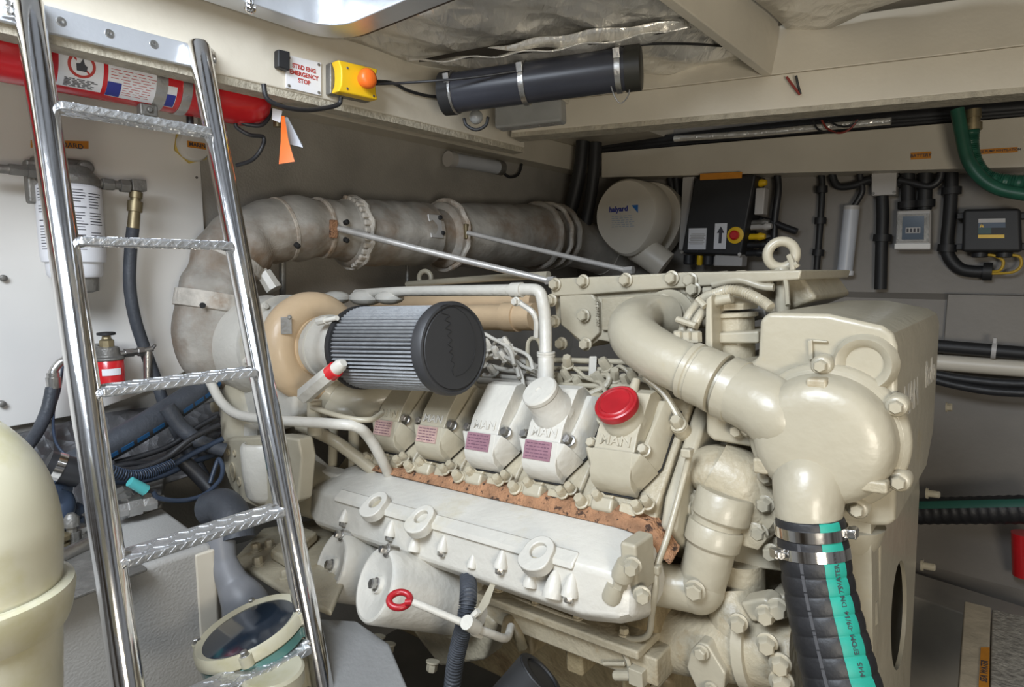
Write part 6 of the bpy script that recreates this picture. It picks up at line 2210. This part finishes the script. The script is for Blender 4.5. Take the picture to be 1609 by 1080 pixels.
tag(b.build('air_duct', M_silencer), 'cream air duct below the drum-shaped silencer', 'duct')

# black controller box with its stickers, knob and plugs
ct = thing('control_box', hx(1130, 405), 'black control box with white stickers and a red and yellow knob on the hull side', 'control box')
cq = [(1091, 281), (1187, 274), (1164, 402), (1070, 398)]
b = MB(); slab(b, cq, 0.03, 0.16); b.build('box_body', M_blackpl, ct, bevel=0.008)
CQ = [hx(p[0], p[1], 0.1602) for p in cq]
xd = (CQ[1] - CQ[0]).normalized(); yd = (CQ[0] - CQ[3]).normalized()
nr = xd.cross(yd)
def cbx(fa, fb, w_, h_, m_, nm, th=0.002, label=None):
    b = MB(); b.box(quadpt(CQ, fa, fb) + nr * th / 2, (w_, h_, th), (xd, nr.cross(xd), nr)); return b.build(nm, m_, ct, label=label)
oq = [(1100, 273), (1166, 270), (1165, 280), (1100, 283)]
b = MB(); b.prism([hx(p[0], p[1], 0.166) for p in oq], RV * 0.004); b.build('orange_strip', M_label_o, ct, label='orange label strip')
cbx(0.24, 0.80, 0.075, 0.085, M_paper, 'white_sticker')
b = MB()
for j in range(7):
    b.box(quadpt(CQ, 0.24, 0.735 + 0.022 * j) + nr * 0.0025, (0.055 + 0.01 * (j % 2), 0.004, 0.0008), (xd, nr.cross(xd), nr))
b.build('printed_lines', M_greyp, ct)
cbx(0.62, 0.76, 0.048, 0.100, M_paper, 'arrow_sticker')
ac = quadpt(CQ, 0.62, 0.745) + nr * 0.0026
yv = nr.cross(xd)
b = MB(); b.prism([ac + xd * x_ + yv * y_ for x_, y_ in ((-0.006, -0.032), (0.006, -0.032), (0.006, 0.008), (0.015, 0.008), (0, 0.034), (-0.015, 0.008), (-0.006, 0.008))], nr * 0.0006); b.build('arrow_mark', M_ink, ct)
kc = quadpt(CQ, 0.86, 0.745)
b = MB(); b.lathe(kc, nr, [(0, 0.032), (0.004, 0.032), (0.005, 0.028)], 28); b.build('yellow_ring', M_yellow, ct, label='yellow ring')
b = MB(); b.lathe(kc, nr, [(0.004, 0.018), (0.018, 0.018), (0.022, 0.013), (0.022, 0.0005)], 24); b.build('red_knob', M_red, ct, label='red knob')
for fa, fb in ((0.02, 0.985), (0.98, 0.985)):
    b = MB(); b.lathe(quadpt(CQ, fa, fb), nr, [(0, 0.008), (0.004, 0.007)], 12); b.build('screw', M_steel, ct)
for fa, m_, r_ in ((0.06, M_black, 0.022), (0.25, M_yellow, 0.012), (0.40, M_black, 0.022), (0.55, M_greyp, 0.014)):
    b = MB(); p = quadpt(CQ, fa, 1.02) - nr * 0.05; b.lathe(p, -yv, [(0, r_), (0.035, r_), (0.04, r_ * 0.7)], 14); b.build('cable_gland', m_, ct)
b = MB(); b.box(quadpt(CQ, 0.78, 1.06) - nr * 0.05, (0.11, 0.05, 0.06), (xd, yv, nr)); b.build('relay', M_greyp, ct, bevel=0.004)
b = MB(); b.box(quadpt(CQ, 1.10, 0.32) - nr * 0.05, (0.035, 0.10, 0.05), (xd, yv, nr)); b.build('side_module', M_greyp, ct, bevel=0.004); b = MB(); b.box(quadpt(CQ, -0.12, 0.45) - nr * 0.06, (0.05, 0.30, 0.03), (xd, yv, nr)); b.build('side_module', M_greyp, ct, bevel=0.004)
for px, py, m_ in ((1192, 288, M_yellow), (1196, 350, M_dull), (1190, 372, M_yellow), (1196, 385, M_black), (1188, 398, M_black), (1200, 356, M_greyp)):
    b = MB(); b.lathe(hx(px, py, 0.10), RU, [(-0.05, 0.012), (0.0, 0.012), (0.01, 0.016), (0.03, 0.010)], 12); b.build('cable_gland', m_, ct)
for pts, lb_ in (([(1052, 276), (1056, 300), (1050, 340), (1046, 380), (1048, 412)], 'black cable running down left of the control box'),
                 ([(1062, 276), (1064, 305), (1060, 335), (1048, 352), (1044, 395)], 'black cable bending down left of the control box behind its grey module'),
                 ([(1080, 330), (1068, 340), (1060, 356), (1050, 360)], 'short black cable curling out of the left side of the control box'),
                 ([(1221, 270), (1223, 300), (1218, 340), (1216, 385)], 'thick black cable running down right of the control box'),
                 ([(1195, 345), (1215, 350), (1235, 358), (1252, 364)], 'black cable leaving the control box towards the right'),
                 ([(1192, 388), (1205, 380), (1215, 378), (1216, 395)], 'short black cable looping under the right side of the control box')):
    cable('wall_cable', [hx(p[0], p[1], 0.06) for p in pts], 0.013, M_cable, lb_, 'cable', 10)

# thin cable, conduits, small boxes
def conduit(name, pts, r_, lb_, cat='conduit', dv=0.035, clips=(), m_=None):
    t = thing(name, hx(pts[-1][0], pts[-1][1], dv), lb_, cat)
    b = MB(); b.tube([hx(p[0], p[1], dv) for p in pts], r_, 14, 8); b.build('tube', m_ or M_blackpl, t)
    for i, c in enumerate(clips):
        a, d_ = hx(c[0], c[1], dv), hx(c[2], c[3], dv) - hx(c[0], c[1], dv)
        b = MB(); b.lathe(a, d_, [(-0.012, r_), (-0.012, r_ + 0.009), (0.012, r_ + 0.009), (0.012, r_)], 16); b.build('saddle_clip', M_blackpl, t)
    return t
conduit('wire_conduit', [(1288, 264), (1292, 290), (1289, 350), (1285, 400), (1280, 462)], 0.0115, 'thin black conduit running down the hull side left of the tubular lamp', clips=((1291, 298, 1291, 302), (1289, 347, 1288.8, 350), (1285.5, 397, 1285, 400), (1281, 448, 1280.8, 450)))
conduit('wire_conduit', [(1386, 308), (1387, 340), (1385.5, 380), (1383.5, 455)], 0.020, 'black conduit dropping from the small grey junction box', clips=((1386.5, 374, 1386, 378),))
conduit('wire_conduit', [(1426.5, 258), (1426.5, 290), (1426.5, 330)], 0.0215, 'short thick black conduit above the breaker box, left of the pair', clips=((1426.5, 266, 1426.5, 270), (1426.5, 322, 1426.5, 326)))
conduit('wire_conduit', [(1455, 256), (1454, 290), (1452.5, 330)], 0.0215, 'short thick black conduit above the breaker box, right of the pair', clips=((1454.5, 264, 1454.5, 268), (1453, 320, 1452.8, 324)))
conduit('wire_conduit', [(1494, 254), (1495, 290), (1492, 340), (1488, 385), (1492, 405), (1508, 422), (1530, 427), (1556, 427)], 0.0195, 'black conduit curving round below the charger box', clips=((1495, 300, 1494.8, 303), (1488.5, 390, 1488, 393), (1552, 427, 1556, 427)))
cable('wall_cable', [hx(1308, 262, 0.05), hx(1309, 280, 0.05), hx(1318, 293, 0.05), hx(1340, 292, 0.05), hx(1362, 284, 0.05), hx(1370, 283, 0.05)], 0.013, M_cable, 'black cable drooping into the left side of the junction box', 'cable', 12)
cable('wall_cable', [hx(1350, 262, 0.05), hx(1352, 280, 0.05), hx(1355, 300, 0.05), hx(1346, 318, 0.05), hx(1340, 326, 0.05)], 0.010, M_cable, 'black cable feeding the tubular lamp on the hull side', 'cable', 10)
cable('wall_cable', [hx(1412, 283, 0.05), hx(1435, 288, 0.05), hx(1460, 293, 0.05), hx(1476, 282, 0.05), hx(1480, 258, 0.05)], 0.012, M_cable, 'black cable sagging behind the pair of thick conduits', 'cable', 10)
jb = thing('junction_box', hx(1390, 308), 'small grey junction box under the cable duct', 'junction box')
b = MB(); slab(b, [(1369, 272), (1409, 270), (1408, 306), (1369, 308)], 0.0, 0.06); b.build('box_body', M_greyp, jb, bevel=0.004)
for px, py in ((1372, 304), (1405, 302)):
    b = MB(); b.lathe(hx(px, py, 0.061), -RV, [(0, 0.005), (0.002, 0.004)], 10); b.build('screw', M_dull, jb)
b = MB(); b.cyl(hx(1409, 287, 0.03), hx(1420, 287, 0.03), 0.016, 0.014, 12); b.cyl(hx(1356, 284, 0.035), hx(1369, 284, 0.035), 0.014, 0.016, 12); b.build('cable_gland', M_black, jb)
lm = thing('tube_lamp', hx(1330, 435), 'pale tubular lamp mounted upright on the hull side', 'lamp')
a0, a1 = hx(1338, 328, 0.05), hx(1327, 428, 0.05)
b = MB(); b.tube([a0, a1], 0.026, 24, 0); b.build('diffuser', M_ltgrey, lm)
b = MB(); b.lathe(a1, a1 - a0, [(-0.006, 0.024), (-0.006, 0.030), (0.010, 0.030), (0.012, 0.022), (0.012, 0.0005)], 24); b.build('end_cap', M_paper, lm, label='white end cap')
b = MB(); b.lathe(a0, a0 - a1, [(-0.004, 0.024), (-0.004, 0.027), (0.010, 0.027), (0.012, 0.012)], 24); b.build('end_cap', M_greyp, lm)
br_ = thing('breaker_box', hx(1435, 400), 'grey breaker enclosure with a tinted window on the hull side', 'breaker box')
bq = [(1409, 331), (1463, 329), (1462, 393), (1406, 393)]
b = MB(); slab(b, bq, 0.0, 0.07); b.build('enclosure', M_greyp, br_, bevel=0.006)
BQ = [hx(p[0], p[1], 0.071) for p in bq]
def bx(f0_, f1_, g0_, g1_, m_, nm, th, off=0.0, label=None):
    q4 = [quadpt(BQ, f0_, g0_), quadpt(BQ, f1_, g0_), quadpt(BQ, f1_, g1_), quadpt(BQ, f0_, g1_)]
    b = MB(); b.prism([p - RV * off for p in q4], -RV * th); return b.build(nm, m_, br_, label=label)
bx(0.04, 0.96, 0.10, 0.80, M_dull, 'door_frame', 0.006)
wnd = bx(0.20, 0.82, 0.16, 0.74, M_screen, 'window_pane', 0.003, 0.006, 'tinted window')
bx(0.30, 0.72, 0.44, 0.58, M_greyp, 'breaker_row', 0.0015, 0.009)
for k in range(4):
    bx(0.33 + 0.1 * k, 0.39 + 0.1 * k, 0.46, 0.56, M_ink, 'breaker_switch', 0.002, 0.0105)
bx(0.0, 1.0, 0.84, 0.97, M_wallp, 'lower_rail', 0.008)
cg = thing('charger_box', hx(1560, 400), 'black finned charger box with a yellow and grey label on the hull side', 'charger')
gq = [(1513, 329), (1604, 327), (1606, 396), (1511, 396)]
b = MB(); slab(b, gq, 0.02, 0.10); b.build('box_body', M_blackpl, cg, bevel=0.010)
GQ = [hx(p[0], p[1], 0.1005) for p in gq]
def gx(f0_, f1_, g0_, g1_, m_, nm, th=0.0012, off=0.0, label=None):
    q4 = [quadpt(GQ, f0_, g0_), quadpt(GQ, f1_, g0_), quadpt(GQ, f1_, g1_), quadpt(GQ, f0_, g1_)]
    b = MB(); b.prism([p - RV * off for p in q4], -RV * th); return b.build(nm, m_, cg, label=label)
gx(0.28, 0.74, 0.23, 0.32, M_greyp, 'label_strip')
gx(0.28, 0.74, 0.32, 0.44, mat('slate_blue_print', (0.07, 0.10, 0.15), 0.5), 'label_strip')
gx(0.28, 0.50, 0.44, 0.58, mat('dark_teal_print', (0.03, 0.08, 0.08), 0.5), 'label_strip')
gx(0.28, 0.72, 0.60, 0.68, M_yellow, 'label_strip', label='yellow label strip')
b = MB()
tq = [quadpt(GQ, 0.30, 0.43), quadpt(GQ, 0.38, 0.43), quadpt(GQ, 0.34, 0.32)]
b.prism([p - RV * 0.0014 for p in tq], -RV * 0.0008); b.build('warning_triangle', M_yellow, cg)
text('!', lerp(tq[0], tq[1], 0.5) * 0.62 + tq[2] * 0.38 - RV * 0.0026, RU, RZ, 0.018, M_ink, 'warning_mark', cg, 0.0002, 0.0005)
for px, py in ((1513, 340), (1604, 340), (1512, 388), (1606, 388)):
    b = MB(); b.box(hx(px, py, 0.05), (0.03, 0.05, 0.02), (RU, RV, RZ)); b.build('mounting_ear', M_blackpl, cg, bevel=0.003)
for px in (1540, 1578):
    b = MB(); b.lathe(hx(px, 397, 0.06), -RZ, [(0, 0.022), (0.014, 0.022), (0.016, 0.016)], 14); b.build('cable_gland', M_black, cg)
cable('charger_wire', [hx(1545, 400, 0.06), hx(1562, 402, 0.06), hx(1576, 410, 0.06), hx(1572, 424, 0.06), hx(1556, 428, 0.05)], 0.0045, M_yel_w, 'yellow wire from the charger to the conduit end, the inner of two', 'wire')
cable('charger_wire', [hx(1582, 400, 0.06), hx(1602, 404, 0.06), hx(1604, 418, 0.06), hx(1590, 428, 0.06), hx(1558, 430, 0.05)], 0.0045, M_yel_w, 'yellow wire from the charger to the conduit end, the outer loop of two', 'wire')

# stickers on the cable duct
def dq(px, py, off=0.001):
    return X(px, py, V=dV - off)
ol = thing('orange_label', dq(1446, 250), 'small orange label on the cable duct above the breaker box', 'label')
q = [dq(1431, 240), dq(1463, 238), dq(1463, 249), dq(1431, 251)]
b = MB(); b.prism(q, -RV * 0.001); b.build('label_strip', M_label_o, ol)
text('BATTERY', quadpt(q, 0.5, 0.5) - RV * 0.0015, q[1] - q[0], RZ, 0.014, M_ink, 'label_text', ol, 0.0002, 0.0003)
ol = thing('orange_label', dq(1570, 242), 'long orange label on the cable duct right of the green hose', 'label')
q = [dq(1536, 235), dq(1599, 231), dq(1599, 239), dq(1536, 243)]
b = MB(); b.prism(q, -RV * 0.001); b.build('label_strip', M_label_o, ol)
text('BILGE PUMP VENTILATION', quadpt(q, 0.5, 0.5) - RV * 0.0015, q[1] - q[0], RZ, 0.0095, M_ink, 'label_text', ol, 0.0002, 0.0002)

# green hoses
gh_ = thing('green_hose', X(1600, 310, V=1.42), 'green ribbed hose with a brass tail piece curving over the cable duct', 'hose')
GP = spline([X(1527, 196, V=1.42), X(1524, 225, V=1.42), X(1530, 255, V=1.42), X(1548, 278, V=1.42), X(1580, 286, V=1.42), X(1625, 288, V=1.42)], 20)
b = MB(); b.tube(GP, lambda t: 0.0225 + 0.0015 * math.sin(t * 2 * math.pi * 45), 16, 0); b.build('hose_wall', M_green, gh_)
b = MB(); b.lathe(X(1528, 205, V=1.42), X(1529, 165, V=1.42) - X(1528, 205, V=1.42), [(0, 0.024), (0.02, 0.024), (0.02, 0.019), (0.035, 0.019), (0.035, 0.022), (0.06, 0.02)], 16); b.build('tail_piece', M_brass, gh_, label='brass tail piece')
cable('green_hose', [X(1504, 172, V=1.40), X(1511, 210, V=1.40), X(1520, 248, V=1.40), X(1540, 278, V=1.40), X(1572, 298, V=1.40), X(1625, 308, V=1.40)], 0.018, M_green, 'smooth green hose left of the ribbed one, crossing the cable duct', 'hose', 16)

# bundles in the dark gap above the duct
for j, (y0, y1, r_) in enumerate(((228, 172, 0.016), (233, 178, 0.014), (222, 166, 0.02), (238, 184, 0.012))):
    cable('overhead_cable', [X(930, y0 + 10, V=1.58), X(1250, (y0 + y1) / 2 + 4, V=1.58), X(1640, y1, V=1.58)], r_, M_cable, 'black cable running along the hull above the cable duct', 'cable', 10, 'cables above the cable duct')
cable('foil_duct', [X(1060, 218, V=1.50), X(1180, 210, V=1.50), X(1290, 200, V=1.50), X(1400, 190, V=1.50)], 0.012, M_foil, 'thin foil-wrapped line in the gap above the cable duct', 'pipe', 12)
for pts, m_, lb_ in (([(1278, 190), (1285, 203), (1300, 208), (1316, 208)], M_cable, 'black wire drooping above the duct, left of the red wire'), ([(1291, 189), (1300, 202), (1318, 209), (1335, 203), (1348, 188)], M_copper, 'red wire drooping in the gap above the cable duct'), ([(1302, 190), (1318, 198), (1336, 198), (1350, 188)], M_cable, 'black wire drooping just behind the red wire above the duct')):
    cable('drooping_wire', [X(p[0], p[1], V=1.46) for p in pts], 0.0035, m_, lb_, 'wire', 8)

# ================================================================== low down on the hull side
kp = thing('black_pipe', X(1560, 560, V=1.50), 'black pipe with a clip running along the hull side', 'pipe')
a0, a1 = X(1440, 541, V=1.50), X(1640, 558, V=1.50)
b = MB(); b.tube([a0, a1], 0.0205, 18, 0); b.build('tube', M_blackpl, kp)
cpt = X(1562, 551, V=1.50)
b = MB(); b.lathe(cpt, a1 - a0, [(-0.006, 0.020), (-0.006, 0.026), (0.006, 0.026), (0.006, 0.020)], 20); b.box(cpt + RZ * 0.03, (0.008, 0.02, 0.02), (RU, RV, RZ)); b.build('pipe_clip', M_greyp, kp)
cable('cream_pipe', [X(1440, 567, V=1.52), X(1640, 582, V=1.52)], 0.026, M_silencer, 'cream pipe under the black pipe on the hull side', 'pipe', 18)
cable('black_hose', [X(1450, 584, V=1.48), X(1500, 594, V=1.48), X(1570, 602, V=1.48), X(1640, 604, V=1.48)], 0.0145, M_black, 'black hose below the cream pipe, upper of two', 'hose', 14)
cable('black_hose', [X(1450, 592, V=1.46), X(1500, 605, V=1.46), X(1560, 615, V=1.46), X(1640, 619, V=1.46)], 0.0135, M_black, 'black hose below the cream pipe, lower of two', 'hose', 14)
gp2 = thing('striped_pipe', X(1530, 825, V=1.16), 'thick dark hose with a green stripe low on the hull side', 'hose')
a0, a1 = X(1400, 804, V=1.16), X(1660, 800, V=1.16)
GPs = [lerp(a0, a1, k / 70) for k in range(71)]
b = MB(); b.tube(GPs, lambda t: 0.0375 + 0.0012 * math.sin(t * 70 / 2 * math.pi), 24, 0); b.build('hose_wall', M_black, gp2)
b = MB()
fw_ = (CAM - a1); dd = (a1 - a0).normalized(); fw_ = (fw_ - dd * fw_.dot(dd)).normalized(); up_ = fw_.cross(dd)
if up_.z < 0:
    up_ = -up_
b.loft([[p + (fw_ * math.cos(t) + up_ * math.sin(t)) * 0.0388 for t in (0.15, 0.3, 0.45, 0.6, 0.75)] + [p + (fw_ * math.cos(t) + up_ * math.sin(t)) * 0.034 for t in (0.75, 0.45, 0.15)] for p in (a0, a1)])
b.build('stripe', mat('dull_green_stripe', (0.02, 0.10, 0.075), 0.5), gp2, label='dull green stripe')
b = MB(); b.cyl(X(1610, 838, V=1.2), X(1612, 905, V=1.2), 0.03, 0.03, 20)
tag(b.build('red_canister', M_red), 'red object just showing at the right edge below the striped hose', 'canister')
# stringer, plywood edge and floor panel
q = [X(1440, 900, Z=0.62), X(1640, 962, Z=0.62), X(1640, 1000, Z=0.62), X(1440, 922, Z=0.62)]
b = MB(); b.prism([X(1400, 888, Z=0.62), X(1680, 975, Z=0.62), X(1680, 1020, Z=0.62), X(1400, 925, Z=0.62)], RZ * -0.45)
struct(b.build('trim_11', mat('worn_stringer_gelcoat', (0.36, 0.33, 0.28), 0.5, var=0.15), bevel=0.006))
b = MB(); b.prism([X(1516, 945, Z=0.70), X(1557, 955, Z=0.70), X(1550, 1200, Z=0.70), X(1498, 1200, Z=0.70)], RZ * -0.10)
pw_ = b.build('plywood_strip', M_wood, bevel=0.002)
tag(pw_, 'bare plywood strip with an orange label along the floor edge', 'plank')
fp = thing('orange_label', X(1548, 1070, Z=0.705), 'orange label on the bare plywood strip at the floor', 'label')
q = [X(1537, 1090, Z=0.7015), X(1541, 1018, Z=0.7015), X(1555, 1018, Z=0.7015), X(1554, 1090, Z=0.7015)]
b = MB(); b.prism(q, RZ * 0.001); b.build('label_strip', M_label_o, fp)
text('SEA WATER', quadpt(q, 0.45, 0.5) + RZ * 0.0015, q[1] - q[0], q[0] - q[3], 0.016, M_ink, 'label_text', fp, 0.0002, 0.0003)
b = MB(); b.prism([X(1559, 957, Z=0.69), X(1680, 985, Z=0.69), X(1700, 1250, Z=0.69), X(1552, 1250, Z=0.69)], RZ * -0.04)
tag(b.build('floor_panel', M_grate, bevel=0.003), 'rough grey-brown floor panel in the bottom right corner', 'floor panel')
